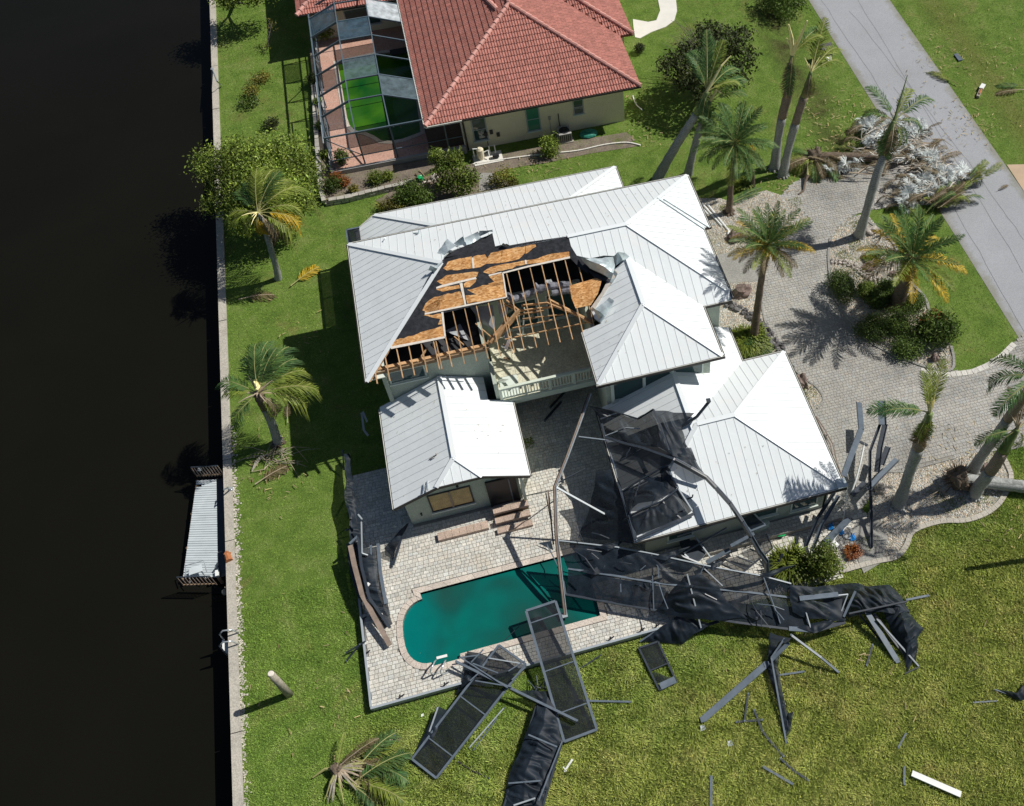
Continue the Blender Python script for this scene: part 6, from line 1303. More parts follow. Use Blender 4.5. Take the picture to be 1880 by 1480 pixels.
for (a, c) in ((T0[0],B0[0]),(c5(245,150,2.05),c5(280,405,.9)),(c5(395,170,2.05),c5(410,430,.9)),(T0[2],B0[2]),(c5(795,250,1.9),c5(700,470,.85)),(T0[4],c5(1150,520,.8)),(M0[5],B0[5]),(c5(120,265,1.4),c5(60,150,1.8))): MB().beam(G(*a),G(*c),.05,.05).build('cross_bar', mAluL, col)
MB().beam(G(*c5(795,265,1.9)),G(*c5(880,345,1.5)),.05,.05).build('brace', mAluL, col)
sheet('screen_cloth', [[G(*p) for p in T0],[G(*p) for p in M0]], mScrM, col, .10, 90, 16, seed=3, folds=2.38, ang=.5)
sheet('screen_cloth', [[G(*p) for p in M0],[G(*p) for p in B0]], mScrM, col, .12, 90, 16, seed=5, folds=2.72, ang=-.7)
sheet('screen_cloth', [[G(*p) for p in (c5(700,300,2.3),c5(780,290,2.3),c5(860,340,1.9))],[G(*p) for p in (c5(620,390,1.4),c5(720,370,1.9),c5(900,420,1.4))],[G(*p) for p in (c5(560,470,.9),c5(740,500,1.0),c5(1000,500,.9))]], mScrD, col, .22, 50, 30, seed=7, folds=3.06, ang=1.2)
sheet('screen_cloth', [[G(*p) for p in (c5(690,470,.9),c5(830,520,.7))],[G(*p) for p in (c5(600,530,.6),c5(740,570,.5))],[G(*p) for p in (c5(495,605,.1),c5(690,612,.1))]], mScrD, col, .2, 30, 30, seed=8, folds=3.40, ang=.2)
MB().beam(G(*c5(495,605,.12)),G(*c5(670,490,.6)),.07,.06).build('brace', mAluL, col); MB().beam(G(*c5(620,585,.15)),G(*c5(865,510,.6)),.12,.07).build('brace', mAlu, col)
MB().beam(G(*c5(715,290,2.4)),G(*c5(780,540,.7)),.06,.06).build('brace', mAluW, col)
sheet('screen_cloth', [[G(*p) for p in (c5(1190,345,1.5),c5(1300,345,1.3),c5(1440,350,1.2))],[G(*p) for p in (c5(1200,470,1.0),c5(1300,500,.9),c5(1450,500,.8))]], mScrD, col, .25, 36, 20, seed=11, folds=3.40, ang=.9)
for a, c, w, m in ((c5(1240,405,1.3),c5(1420,385,1.3),.22,mAluL),(c5(1290,560,.7),c5(1450,512,.7),.2,mAlu),(c5(1190,545,.7),c5(1290,552,.7),.2,mAluL),(c5(1255,420,1.2),c5(1295,555,.7),.05,mAluW),(c5(1420,390,1.3),c5(1465,385,1.2),.05,mAluW),(c5(1465,385,1.2),c5(1425,490,.8),.05,mAluW),(c5(1500,370,1.2),c5(1445,490,.9),.1,mAluL)): MB().beam(G(*a),G(*c),w,.08).build('bent_beam', m, col)
for k in range(15):
    u = random.random(); e0 = Vector(G(*T0[0])).lerp(Vector(G(*B0[5])), u); a = e0+Vector((rb(-.6,.6),rb(-.5,.6),rb(.2,.45))); an = rb(-1.9,.6); l = rb(.5,1.8)
    m_ = a+Vector((cos(an)*l*.5,sin(an)*l*.5,rb(-.05,.2))); MB().chain([tuple(a),tuple(m_),tuple(a+Vector((cos(an+rb(-.3,.3))*l,sin(an)*l,rb(-.2,.1))))], rb(.025,.05), .03).build('twisted_bar', (mAlu,mAlu,mAluL)[k % 3], col)
for k in range(9):
    u = (k+.5)/9; e0 = Vector(G(*T0[0])).lerp(Vector(G(*T0[5])), u) if k % 2 else Vector(G(*M0[0])).lerp(Vector(G(*B0[5])), u); w_ = rb(.9,2.2); q_ = rb(.3,.7)
    sheet('torn_cloth', [[tuple(e0+Vector((0,0,.1))),tuple(e0+Vector((w_,-.05,.12)))],[tuple(e0+Vector((w_*.35,-q_,.16))),tuple(e0+Vector((w_*.6,-q_*.8,.05)))]], mScrD if k % 3 else mScrM, col, .16, 16, 14, seed=80+k, folds=3.6, ang=rb(0,3))
# black crumple at the east end
cr = thing('crumpled_screen', 'heap of crumpled black screen cloth on the lawn at the east end of the wreck', 'screen cloth', G(1620,1120))
sheet('cloth_fold', [[G(*p) for p in (c5(1400,335,.8),c5(1500,330,.9),c5(1560,345,.9),c5(1650,345,.8))],[G(*p) for p in (c5(1440,430,.7),c5(1540,400,1.0),c5(1620,380,1.0),c5(1720,400,.7))],[G(*p) for p in (c5(1470,500,.3),c5(1560,470,.8),c5(1660,470,.9),c5(1750,470,.5))]], mScrD, cr, .3, 70, 50, seed=12, folds=3.23, ang=.6)
sheet('cloth_fold', [[G(*p) for p in (c5(1600,420,.8),c5(1680,400,.8),c5(1740,450,.6))],[G(*p) for p in (c5(1640,500,.5),c5(1720,500,.8),c5(1815,545,.15))],[G(*p) for p in (c5(1690,590,.2),c5(1750,600,.5),c5(1790,600,.1))],[G(*p) for p in (c5(1740,750,.05),c5(1765,690,.2),c5(1795,720,.05))]], mScrD, cr, .26, 50, 60, seed=13, folds=3.23, ang=2.0)
for a, c, w, m in ((c5(1470,475,1.1),c5(1740,418,1.1),.07,mAlu),(c5(1600,500,.7),c5(1795,720,.12),.07,mAluL),(c5(1730,755,.08),c5(1795,725,.1),.05,mAlu)): MB().beam(G(*a),G(*c),w,.07).build('frame_bar', m, cr)
bar('broad grey beam angled down from the crumpled screen, left of two', [c5(1555,470,.7),c5(1695,695,.06)], .24, .08, mAluL); bar('narrow beam lying right of the broad grey beam under the crumpled screen', [c5(1590,480,.5),c5(1720,655,.06)], .12, .07, mAlu); bar('thin dark beam on the left of the broad grey beam', [c5(1520,480,.5),c5(1625,610,.07)], .08, .06, mAlu)
bar('faint grey strip pointing right from the crumpled screen across the lawn', [c5(1740,410,.12),c5(1840,390,.08)], .1, .04, mAluL)
# hanging black strip with the beams below the wreck
hs = thing('hanging_screen_strip', 'narrow black strip of screen trailing down the lawn from the middle of the wreck', 'screen cloth', G(1440,1250))
sheet('cloth_fold', [[G(*c5(1100,560,.7)),G(*c5(1200,590,.6))],[G(*c5(1095,650,.4)),G(*c5(1150,640,.5))],[G(*c5(1090,730,.2)),G(*c5(1140,740,.3))],[G(*c5(1130,880,.1)),G(*c5(1175,900,.15))],[G(*c5(1160,1000,.06)),G(*c5(1195,1010,.1))],[G(*c5(1178,1075,.05)),G(*c5(1185,1078,.05))]], mScrD, hs, .14, 16, 90, seed=15, folds=4.08, ang=1.3)
sheet('cloth_fold', [[G(*c5(1180,940,.2)),G(*c5(1210,930,.3))],[G(*c5(1178,1040,.05)),G(*c5(1196,1030,.1))]], mScrD, hs, .1, 10, 18, seed=16, folds=3.40)
for a, b2, c in ((c5(1170,590,.8),c5(1108,680,.55),None),(c5(1108,680,.55),c5(1178,1080,.08),None)): MB().beam(G(*a),G(*b2),.07,.07).build('frame_bar', mAluL, hs)
MB().beam(G(*c5(1190,610,.7)),G(*c5(1110,690,.4)),.16,.08).build('frame_bar', mAluL, hs)
bar('pole propped from the wreck down to the lawn on the right, ending at a muddy gouge', [c5(1200,575,1.1),c5(1340,680,.55),c5(1420,748,.1)], .09, .09, mAluL)
bar('longest broad grey beam slanting down left across the lawn, two pale rivets', [c5(1085,710,.25),c5(790,968,.1)], .28, .07, mAluL)
bar('short thin bar to the right of the black strip', [c5(1140,762,.08),c5(1260,745,.08)], .08, .05, mAluL)
bar('upright thin bar crossing a level one on the lawn', [c5(1000,848,.1),c5(983,975,.1)], .08, .05, mAlu); bar('level thin bar under the upright one on the lawn', [c5(945,980,.06),c5(1065,970,.06)], .09, .05, mAlu)
bar('long kinked strip snaking down the lawn below the wreck', [c5(1028,925,.08),c5(1065,1020,.08),c5(1095,1060,.06),c5(1165,1140,.06)], .09, .05, mAlu)
bar('dark bent strip below the long kinked strip', [c5(1150,1150,.06),c5(1210,1205,.06),c5(1280,1252,.06)], .09, .05, mAlu); bar('straight pale-edged bar left of the dark bent strip', [c5(1072,1190,.07),c5(1205,1268,.07)], .10, .05, mAluL)
bar('vertical bar running off the bottom of the picture', [c5(828,1235,.08),c5(826,1400,.08)], .11, .05, mAluL); bar('short upright bar left of the white gutter piece', [c5(1728,1192,.08),c5(1728,1270,.08)], .09, .06, mAluL)
bar('short faint strip in the right of the field', [c5(1735,1035,.07),c5(1700,1100,.07)], .08, .04, mAluL); bar('short dark sliver standing in the grass under the broad beams', [c5(1580,620,.08),c5(1553,715,.06)], .09, .05, mAlu)
bar('thin bar on the lawn right of the tallest leaning panel', [c5(200,880,.12),c5(455,886,.08)], .08, .05, mAluL); bar('twin rods lying on the grass between the two screened panels', [c6(1145,500,.1),c6(945,730,.08)], .05, .04, mAluW); bar('second of the twin rods between the screened panels', [c6(1105,560,.09),c6(968,745,.08)], .04, .03, mAluL)
bar('faint narrow rail lying where the deck edge meets the lawn', [c6(1705,195,.1),c6(1590,270,.08)], .05, .04, mAlu)
bar('thin twisted strip by the white square near the long screened panel', [c6(512,660,.15),c6(530,720,.08),c6(600,795,.08),c6(640,835,.08)], .06, .05, mAlu); bar('dark strip trailing from the corner of the long screened panel', [c6(880,810,.06),c6(960,860,.06),c6(1060,905,.06)], .05, .03, mGut)
t = thing('white_gutter_piece', 'bright white length of gutter lying in the bottom right field', 'gutter', G(1720,1440)); MB().beam(G(1674,1420,.1),G(1764,1459,.1),.24,.10).build('channel', mWhite, t); MB().beam(G(1673,1424,.16),G(1762,1463,.16),.03,.05).build('lip', mWhite, t); MB().box(*[v for v in (G(1706,1440)[0]-.05,G(1706,1440)[0]+.05,G(1706,1440)[1]-.1,G(1706,1440)[1]-.03,.0,.08)]).build('bracket', mSteel, t)
t = thing('white_scrap', 'small bent white scrap on the grass right of the trailing black sheet', 'scrap', G(1040,1408)); MB().beam(G(1036,1417,.06),G(1051,1394,.1),.08,.03).build('strip', mWhite, t); MB().beam(G(1034,1408,.06),G(1040,1416,.08),.05,.03).build('strip', mWhite, t)
for k,(px,py,s,lab) in enumerate(((720,1364,.13,'small white square lying by the corner of the long screened panel'),(776,1314,.06,'tiny white chip on the grass below the deck corner'),(681,1436,.07,'white chip beside the torn palm crown'),(1324,1096,.1,'white object in the planting at the deck edge'),(1290,1337,.12,'pale grey scrap at the end of the longest broad beam'),(1340,1366,.12,'grey scrap in the middle of the field'))):
    x,y,_ = G(px,py); t = thing('litter', lab, 'scrap', (x,y,0)); MB().slab([(x-s,y-s,.05),(x+s,y-s*.8,.08),(x+s*.9,y+s,.06),(x-s*.7,y+s*.8,.09)],.02).build('scrap_piece', mWhite if k < 4 else mAluW, t)
# fallen rectangular panels on the lawn
panel('long black screened panel lying across the deck edge and the lawn, left of two', [c6(1115,140,.75),c6(615,795,.2),c6(755,905,.15),c6(1270,250,.8)], [.46,.82], mScr, fmat=mAluL)
MB().beam(G(*c6(1060,215,.8)),G(*c6(1265,250,.8)),.05,.05).build('cross_bar', mAluW, bpy.data.objects['screen_frame_panel'])
panel('tallest black screened panel leaning from the pool out over the lawn', [(966,1122,1.2),(1036,1362,.2),(1096,1339.5,.2),(1020,1104,1.2)], [.10,.48,.80], mScr, 'screen_frame_panel', .11, .08, fmat=mAluL)
panel('small screened frame alone on the lawn, lower pane torn out', [c5(490,635,.15),c5(585,830,.15),c5(665,790,.15),c5(580,605,.15)], [.55], mScr, 'screen_frame_panel', .08, .06, fmat=mAlu, holes=(1,))
MB().beam(G(*c5(590,815,.18)),G(*c5(660,782,.18)),.3,.06).build('kick_plate', mAluL, bpy.data.objects['screen_frame_panel.002'])
sheet('screen_cloth', [[G(*c5(555,745,.16)),G(*c5(640,775,.16))],[G(*c5(575,800,.12)),G(*c5(590,800,.12))]], mScr, bpy.data.objects['screen_frame_panel.002'], .04, 8, 8, seed=2)
t = panel('crumpled black screened sheet running off the bottom of the picture', [c6(1335,480,.5),c6(1140,1080,.15),c6(1365,1080,.15),c6(1480,690,.3)], [.3,.75], mScrM, 'screen_frame_panel', .08, .06, fmat=mAlu, sag=.2, edges=(0,2))
sheet('screen_cloth', [[G(*c6(1340,480,.6)),G(*c6(1400,440,.6)),G(*c6(1440,500,.5))],[G(*c6(1240,740,.4)),G(*c6(1340,720,.6)),G(*c6(1470,690,.35))],[G(*c6(1180,900,.3)),G(*c6(1270,880,.5)),G(*c6(1420,860,.2))],[G(*c6(1130,1065,.1)),G(*c6(1250,1060,.3)),G(*c6(1360,1060,.1))]], mScrD, t, .22, 44, 70, seed=21, folds=2.89, ang=.9)
MB().beam(G(*c6(1200,1062,.5)),G(*c6(1325,1020,.5)),.06,.05).build('cross_bar', mAluW, t); MB().beam(G(*c6(1345,1035,.5)),G(*c6(1480,690,.4)),.05,.05).build('cross_bar', mAluL, t); MB().beam(G(*c6(1170,935,.55)),G(*c6(1355,920,.55)),.06,.05).build('cross_bar', mAluL, t); MB().beam(G(*c6(1285,655,.75)),G(*c6(1450,725,.65)),.06,.05).build('cross_bar', mAluL, t)
t = thing('torn_screen_triangle', 'black triangle of torn screen strung between the two long panels', 'screen cloth', G(990,1270))
sheet('cloth_fold', [[G(*c6(1160,390,.5)),G(*c6(1240,400,.5)),G(*c6(1420,400,.5))],[G(*c6(1240,440,.2)),G(*c6(1330,480,.25)),G(*c6(1440,560,.3))]], mScrM, t, .12, 30, 16, seed=23)
for k in range(10): a = c6(1350+rb(-30,40),360+rb(-40,60),rb(.1,.7)); MB().beam(G(*a),G(a[0]+rb(-14,14),a[1]+rb(-18,18),rb(.1,.6)),.03,.03).build('rod', mAluL if k % 2 else mAlu, t)
t = thing('torn_screen_corner', 'small black corner of screen sticking out left of the long screened panel', 'screen cloth', G(790,1330))
sheet('cloth_fold', [[G(*c6(760,490,.4)),G(*c6(830,520,.4))],[G(*c6(620,790,.1)),G(*c6(720,700,.3))]], mScrD, t, .1, 16, 24, seed=24); MB().beam(G(*c6(765,495,.5)),G(*c6(710,655,.3)),.06,.05).build('frame_bar', mAluW, t)
bar('long thin pole lying diagonally over both screened panels', [c6(870,235,.9),c6(1565,575,.55)], .10, .09, mAluL); bar('second pole alongside the upper half of the diagonal pole', [c6(895,210,.95),c6(1165,385,.85)], .05, .05, mAluL); bar('short bright bar at the left end of the diagonal pole', [c6(890,212,.8),c6(1000,198,.8)], .06, .05, mAluL)
t = thing('torn_screen_drape', 'dark screen cloth hanging over the deck edge under the long panel', 'screen cloth', G(860,1230)); sheet('cloth_fold', [[G(*c6(935,170,.5)),G(*c6(1000,180,.6)),G(*c6(1050,200,.6))],[G(*c6(910,330,.5)),G(*c6(960,300,.7)),G(*c6(1010,290,.7))],[G(*c6(865,430,.1)),G(*c6(900,400,.3)),G(*c6(930,380,.4))]], mScrD, t, .1, 24, 30, seed=26)
for a, c in (((955,240),(1025,165)),((965,245),(1110,300)),((1000,300),(950,345)),((980,345),(1190,380)),((1170,290),(1265,230)),((1190,340),(1270,265))): MB().beam(G(*c6(*a,.85)),G(*c6(*c,.85)),.05,.05).build('rod', mAluL, t)
t = thing('torn_screen_scrap', 'scrap of black screen at the far right edge of the field', 'screen cloth', G(1862,1270)); sheet('cloth_fold', [[G(1824,1266,.05),G(1868,1270,.35),G(1885,1248,.3)],[G(1858,1282,.05),G(1872,1284,.2),G(1900,1275,.1)]], mScrD, t, .12, 26, 14, seed=27, folds=3.40); MB().beam(G(1826,1266,.1),G(1866,1280,.15),.05,.05).build('frame_bar', mAluL, t)
bar('faint pale rod lying in the grass left of the black scrap', [(1787,1290,.06),(1830,1287,.06)], .06, .04, mAluL)
# big bent frame column leaning over the courtyard
bf_ = thing('bent_frame_arch', 'tall bent brown frame leaning from the pool edge up to the upper wing', 'cage frame', G(1036,1128,DZ))
P = [G(1037,1128,.45),G(1028,1050,1.6),G(1021,985,2.5),G(1018,895,3.4),G(1040,840,3.7),G(1062,780,3.9),G(1082,724,4.0)]
for a, c in zip(P, P[1:]):
    MB().beam(a, c, .14, .1).build('column_length', mAluBr, bf_)
    MB().beam(vadd(a,(.085,0,.02)), vadd(c,(.085,0,.02)), .03, .13).build('edge_strip', mAluW, bf_); MB().beam(vadd(a,(-.05,0,.056)), vadd(c,(-.05,0,.056)), .03, .02).build('edge_strip', mGut, bf_)
for a, c, w, m in (((1018,893,3.4),(1112,945,2.0),.08,mAluW),((1062,802,3.9),(1111,808,3.3),.06,mAluL),((1018,890,3.4),(1075,860,2.2),.04,mAlu),((1006,900,3.2),(1010,940,2.8),.08,mAluBr),((1010,935,2.8),(1016,1000,2.2),.07,mAluBr),((1002,905,3.0),(1012,960,2.5),.05,mAlu),((1028,993,2.2),(1100,1001,2.1),.05,mAluW),((1085,748,3.9),(1115,765,3.4),.07,mAlu)): MB().beam(G(*a),G(*c),w,.06).build('strut', m, bf_)
MB().box(*[v for v in (G(1037,1130,.4)[0]-.12,G(1037,1130,.4)[0]+.12,G(1037,1130,.4)[1]-.12,G(1037,1130,.4)[1]+.12,DZ,DZ+.12)]).build('foot_plate', mAluW, bf_)
sheet('screen_cloth', [[G(1096,865,2.75),G(1126,862,2.7)],[G(1084,930,1.6),G(1146,925,2.7)],[G(1062,985,.9),G(1166,998,2.65)]], mScrM, bf_, .12, 24, 30, seed=60, folds=3.0, ang=.8)  # cloth added to deepen the courtyard shade beside the garage
# mesh thrown over the garage roof
garz = lambda x, y: ge+PT*max(0, min(x-gx0, gx1-x, y-gy0)) if x > gx0-.05 and y > gy0-.05 else ge-.3
rfs = thing('roof_screen_wreck', 'black torn screen cloth and bars thrown over the west slope of the garage roof', 'screen cloth', Gf(1180,860,garz))
def onr(x, y, h, f=r2_): p = f(x, y); return Gf(p[0], p[1], garz, h)
sheet('screen_cloth', [[onr(*p) for p in ((460,300,.4),(680,340,.5),(850,400,.5),(985,320,.9),(1150,355,.35),(1330,355,.15))],[onr(*p) for p in ((545,400,.3),(700,420,.5),(830,440,.4),(950,420,1.0),(1130,440,.5),(1215,470,.12))],[onr(*p) for p in ((570,520,.25),(700,520,.5),(850,520,.4),(1000,500,.7),(1100,560,.4),(1260,600,.10))],[onr(*p) for p in ((590,560,.2),(740,590,.35),(880,620,.5),(1040,640,.5),(1150,700,.5),(1340,740,.08))]], mScrM, rfs, .16, 90, 50, seed=31, folds=2.89, ang=.2)
sheet('screen_cloth', [[onr(*p) for p in ((1115,640,.3),(1240,640,.15),(1290,640,.08))],[onr(*p) for p in ((1160,730,.5),(1300,760,.3),(1345,750,.08))],[onr(*p) for p in ((1300,830,.5),(1370,870,.4),(1418,882,.1))]], mScrM, rfs, .12, 30, 30, seed=32, folds=3.40, ang=1)
sheet('screen_cloth', [[onr(*p) for p in ((600,590,.08),(800,600,.1),(1000,620,.12),(1150,700,.12))],[onr(*p) for p in ((670,790,.08),(800,780,.1),(950,760,.1),(1130,760,.1))],[onr(*p) for p in ((710,1000,.08),(830,930,.1),(950,880,.1),(1080,810,.12))]], mScr, rfs, .04, 40, 30, seed=33, folds=2.55)
sheet('screen_cloth', [[onr(*p) for p in ((710,1000,.15),(830,940,.2),(950,880,.3),(1090,800,.3))],[onr(*p) for p in ((770,1170,.2),(860,1100,.3),(1000,1070,.35),(1180,975,.3))]], mScrM, rfs, .13, 44, 30, seed=34, folds=3.74, ang=1.0)
sheet('screen_cloth', [[onr(*p) for p in ((770,1190,.15),(900,1140,.2),(1060,1080,.3),(1190,975,.3))],[onr(*p) for p in ((800,1280,.15),(950,1200,.25),(1130,1190,.3),(1300,1160,.2))],[onr(*p) for p in ((845,1365,.1),(980,1320,.15),(1120,1260,.2),(1230,1215,.2))]], mScrM, rfs, .14, 44, 34, seed=35, folds=3.74, ang=-.3)
sheet('screen_cloth', [[onr(*p) for p in ((1040,820,.3),(1080,790,.4),(1120,800,.3))],[onr(*p) for p in ((1060,1040,.2),(1110,1000,.3),(1180,970,.2))]], mScrD, rfs, .12, 16, 24, seed=36, folds=3.40)
def rbar(pts, w, m, h=.06, nm='frame_bar'):
    P = [onr(*p) for p in pts]
    for a, c in zip(P, P[1:]): MB().beam(a, c, w, h).build(nm, m, rfs)
for pts, w, m in (([(590,550,.5),(740,600,.6),(900,640,.7),(1150,730,.75),(1290,810,.7),(1420,890,.5)],.12,mAlu),([(985,320,1.1),(1050,470,.9),(1115,660,.8)],.07,mAlu),([(460,300,.4),(680,345,.6),(860,400,.6),(985,320,1.1)],.05,mAlu),([(560,440,.35),(590,560,.3)],.09,mAlu),([(640,770,.12),(790,1190,.12),(840,1390,.12)],.14,mAlu),([(720,740,.3),(900,640,.5)],.05,mAlu),([(760,700,.2),(810,620,.3)],.05,mAlu),([(710,1000,.2),(880,900,.3),(1060,800,.4),(1110,790,.4)],.07,mAlu),([(745,1230,.2),(900,1140,.35),(1060,1075,.4),(1190,975,.4)],.07,mAlu),([(1190,975,.4),(1305,1155,.35)],.06,mAluW),([(1060,1080,.3),(1215,1225,.25)],.06,mAlu),([(1320,1180,.15),(1180,1240,.3),(850,1390,.25)],.12,mAlu),([(1120,820,.3),(1140,890,.3),(1190,970,.35)],.07,mAluL),([(1220,460,.1),(1340,385,.35),(1450,250,.7)],.13,mAlu),([(880,900,.3),(790,1180,.2)],.05,mAlu),([(550,400,.4),(690,350,.5)],.04,mAluW),([(590,540,.5),(760,475,.5),(870,480,.5)],.035,mAluW)): rbar(pts, w, m)
rbar([(1420,250,.75),(1455,245,.75)],.2,mAlu)
for pts in ([(1265,1060,.05),(1305,1045,.12),(1310,1025,.25)],[(1205,1155,.4),(1245,1145,.42)]): rbar(pts,.05,mAlu,.05,'bent_pipe')
# arch beam from the garage roof down to the path
ar_ = thing('curved_arch_beam', 'wide dark beam curving off the garage roof down to the path by the eave', 'beam', G(1405,1060))
P = [onr(1160,740,1.0),onr(1290,810,1.1),onr(1420,885,1.1),(onr(1500,970,1.1)),G(1340,925,4.1),G(1362,958,3.7),G(1378,985,3.2),G(1395,1015,2.4),G(1407,1032,1.7),G(1408,1062,.3)]
for a, c in zip(P, P[1:]): MB().beam(a, c, .10 if a[2] > 3.4 else .2, .26 if a[2] > 3.4 else .12).build('beam_length', mAlu, ar_); MB().beam(vadd(a,(.07,0,.09)), vadd(c,(.07,0,.09)), .025, .1).build('edge_strip', mAluL, ar_)
# tangle below the south eave
tg = thing('eave_tangle', 'tangle of screened door frames and bars under the south eave of the garage', 'screen cage wreck', G(1300,1010))
s12 = lambda x, y, h: (1200+x/6.714, 920+y/6.714, h)
for a, c, w, m in ((s12(290,435,1.9),s12(900,240,2.3),.06,mAluL),(s12(370,640,.9),s12(900,330,1.4),.07,mAluL),(s12(525,455,1.2),s12(780,800,.5),.06,mAluW),(s12(650,760,.7),s12(940,600,.9),.2,mAluL),(s12(950,555,1.2),s12(1240,400,1.4),.16,mAluL),(s12(1180,370,1.5),s12(1380,290,1.6),.14,mAluL),(s12(150,600,1.3),s12(540,755,.8),.07,mAluL),(s12(380,655,.9),s12(430,700,.8),.07,mAluW),(s12(1080,220,2.0),s12(1200,370,1.5),.05,mAluL),(s12(1215,130,2.4),s12(1360,280,1.6),.05,mAluW),(s12(1090,210,2.1),s12(1215,130,2.4),.05,mAluL),(s12(1400,400,1.0),s12(1465,580,.5),.05,mAlu),(s12(1465,580,.5),s12(1110,870,.3),.06,mAlu),(s12(870,720,.3),s12(1130,840,.3),.05,mAlu),(s12(1020,680,.35),s12(1220,760,.3),.05,mAlu),(s12(1590,650,.9),s12(1450,930,.1),.1,mAlu),(s12(1540,700,.6),s12(1440,900,.2),.06,mAlu)): MB().beam(G(*a),G(*c),w,.06).build('frame_bar', m, tg)
for q, m in (((s12(1090,215,2.0),s12(1215,135,2.3),s12(1370,290,1.6),s12(1200,370,1.5)),mScrD),((s12(1250,480,.9),s12(1400,400,1.0),s12(1465,580,.5),s12(1330,690,.4)),mScr),((s12(880,720,.3),s12(1030,680,.35),s12(1270,740,.3),s12(1120,850,.3)),mScr)):
    P = [G(*p) for p in q]; sheet('screen_cloth', [[P[0],P[1]],[P[3],P[2]]], m, tg, .05, 12, 12, seed=41)
# patio furniture and tank in the shade
tk = thing('water_tank', 'pale green horizontal cylinder tank beside the garage wall', 'tank', G(1390,968,.4)); a = Vector(G(1378,972,.5)); c = Vector(G(1408,960,.5))
MB().tube([tuple(a.lerp(c,-.06)),tuple(a),tuple(c),tuple(a.lerp(c,1.06))],[.15,.26,.26,.15],16).build('shell', mTank, tk, True); MB().tube([tuple(a.lerp(c,1.06)),tuple(a.lerp(c,1.14))],.08,8).build('valve', mWhite, tk)
for s in (.2,.8): q = a.lerp(c,s); MB().box(q.x-.05,q.x+.05,q.y-.22,q.y+.22,0,.3).build('saddle', mPlinth, tk)
tb = thing('patio_table', 'dark round patio table in the shade under the south eave', 'table', G(1274,1015)); x,y,_ = G(1274,1012,.7); MB().tube([(x,y,DZ+.40),(x,y,DZ+.43)],.52,20).build('table_top', mAlu, tb); MB().tube([(x,y,DZ+.36),(x,y,DZ+.40)],[.54,.54],20).build('rim', mAluL, tb); MB().tube([(x,y,DZ),(x,y,DZ+.36)],.06,8).build('pedestal', mBlack, tb); MB().blob((x,y,DZ+.03),(.3,.3,.05),12,5,0).build('foot', mBlack, tb)
ch = thing('toppled_chair', 'toppled patio chair left of the round table in the shade', 'chair', G(1262,1000)); x,y,_ = G(1258,1002,.4)
MB().box(x-.25,x+.25,y-.22,y+.22,DZ+.3,DZ+.34).build('seat', mAlu, ch); MB().slab([(x-.25,y+.22,DZ+.34),(x+.25,y+.22,DZ+.34),(x+.25,y+.5,DZ+.7),(x-.25,y+.5,DZ+.7)],.03).build('backrest', mAluL, ch)
for sx in (-.23,.23):
    for sy in (-.2,.2): MB().box(x+sx-.015,x+sx+.015,y+sy-.015,y+sy+.015,DZ,DZ+.3).build('leg', mAluL, ch)
gb = thing('green_basin', 'bright green plastic basin on the pavers below the garage wall', 'basin', G(1432,977)); x,y,_ = G(1432,976,.1); MB().tube([(x,y,.05),(x,y,.24),(x,y,.22),(x,y,.08)],[.24,.34,.31,.2],16).build('bowl', mGreenP, gb); MB().tube([(x-.34,y,.24),(x-.2,y-.28,.25),(x+.1,y-.33,.24)],.025,5).build('rim', mGreenP, gb)
# standing ladders of bent beams at the garage corner
def flat(label, pts, w, mat, name='bent_cage_beam', ed=True, h=.05):
    P = [G(*p) for p in pts]; t = thing(name, label, 'beam', P[0], 'bent beams at the garage corner')
    for a, c in zip(P, P[1:]):
        MB().beam(a, c, w, h).build('beam_length', mat, t)
        if ed: d = (Vector(c)-Vector(a)).normalized(); s = Vector((d.y,-d.x,0))*w*.5; MB().beam(tuple(Vector(a)-s+Vector((0,0,.03))),tuple(Vector(c)-s+Vector((0,0,.03))),.03,.12).build('flange', mAlu, t)
    return t
flat('wide grey elbow beam rising from the garage corner over the driveway', [r3(625,720,2.2),r3(660,620,2.3),r3(745,400,2.3),r3(735,290,2.1),r3(730,220,2.0)], .27, mAluL)
flat('dark ribbed strip standing straight up right of the elbow beam', [r3(880,210,1.8),r3(888,370,1.8)], .36, mAluL); flat('long ribbed strip running down from the straight dark one', [r3(905,365,1.8),r3(870,520,1.6),r3(850,690,1.3)], .26, mAlu)
flat('short splayed strip on the right of the ribbed strips', [r3(925,520,1.2),r3(880,640,1.1)], .28, mAlu); flat('dark angled post bending down to the pebble bed', [r3(870,370,1.6),r3(803,550,1.4),r3(800,720,1.1),r3(812,1000,.5),r3(812,1205,.1)], .13, mAlu)
flat('pale broad beam sloping from the driveway edge down past the garage corner', [r3(985,605,.7),r3(860,730,.8),r3(790,810,.9)], .26, mAluL); flat('shaded broad beam continuing below the garage corner', [r3(770,760,1.2),r3(680,850,1.4)], .24, mAlu)
flat('left of two long dark beams leaning beside the garage path', [r3(560,830,1.8),r3(450,1000,1.2),r3(400,1120,.8),r3(340,1260,.3)], .16, mAlu); flat('right of two long dark beams leaning beside the garage path', [r3(590,850,1.6),r3(480,1040,1.0),r3(410,1230,.3)], .17, mAluL)
flat('broad shaded plank beam lying over the concrete path by the blue plastic', [r3(660,1010,.5),r3(560,1110,.3),r3(500,1170,.2)], .3, mAluL, ed=False)
wp = thing('white_pole', 'thin white pole with a dark joint leaning against the garage corner', 'pole', G(1560,905)); MB().tube([G(1587,815,2.0),G(1580,848,1.7),G(1572,880,1.3),G(1563,906,.9)],.045,6).build('shaft', mWhite, wp); MB().beam(G(1578,811,2.0),G(1593,818,2.0),.12,.06).build('joint', mAlu, wp)
wr = thing('downspout_tubes', 'pair of thin tubes bowing out along the east gutter of the garage', 'tube', G(1525,830))
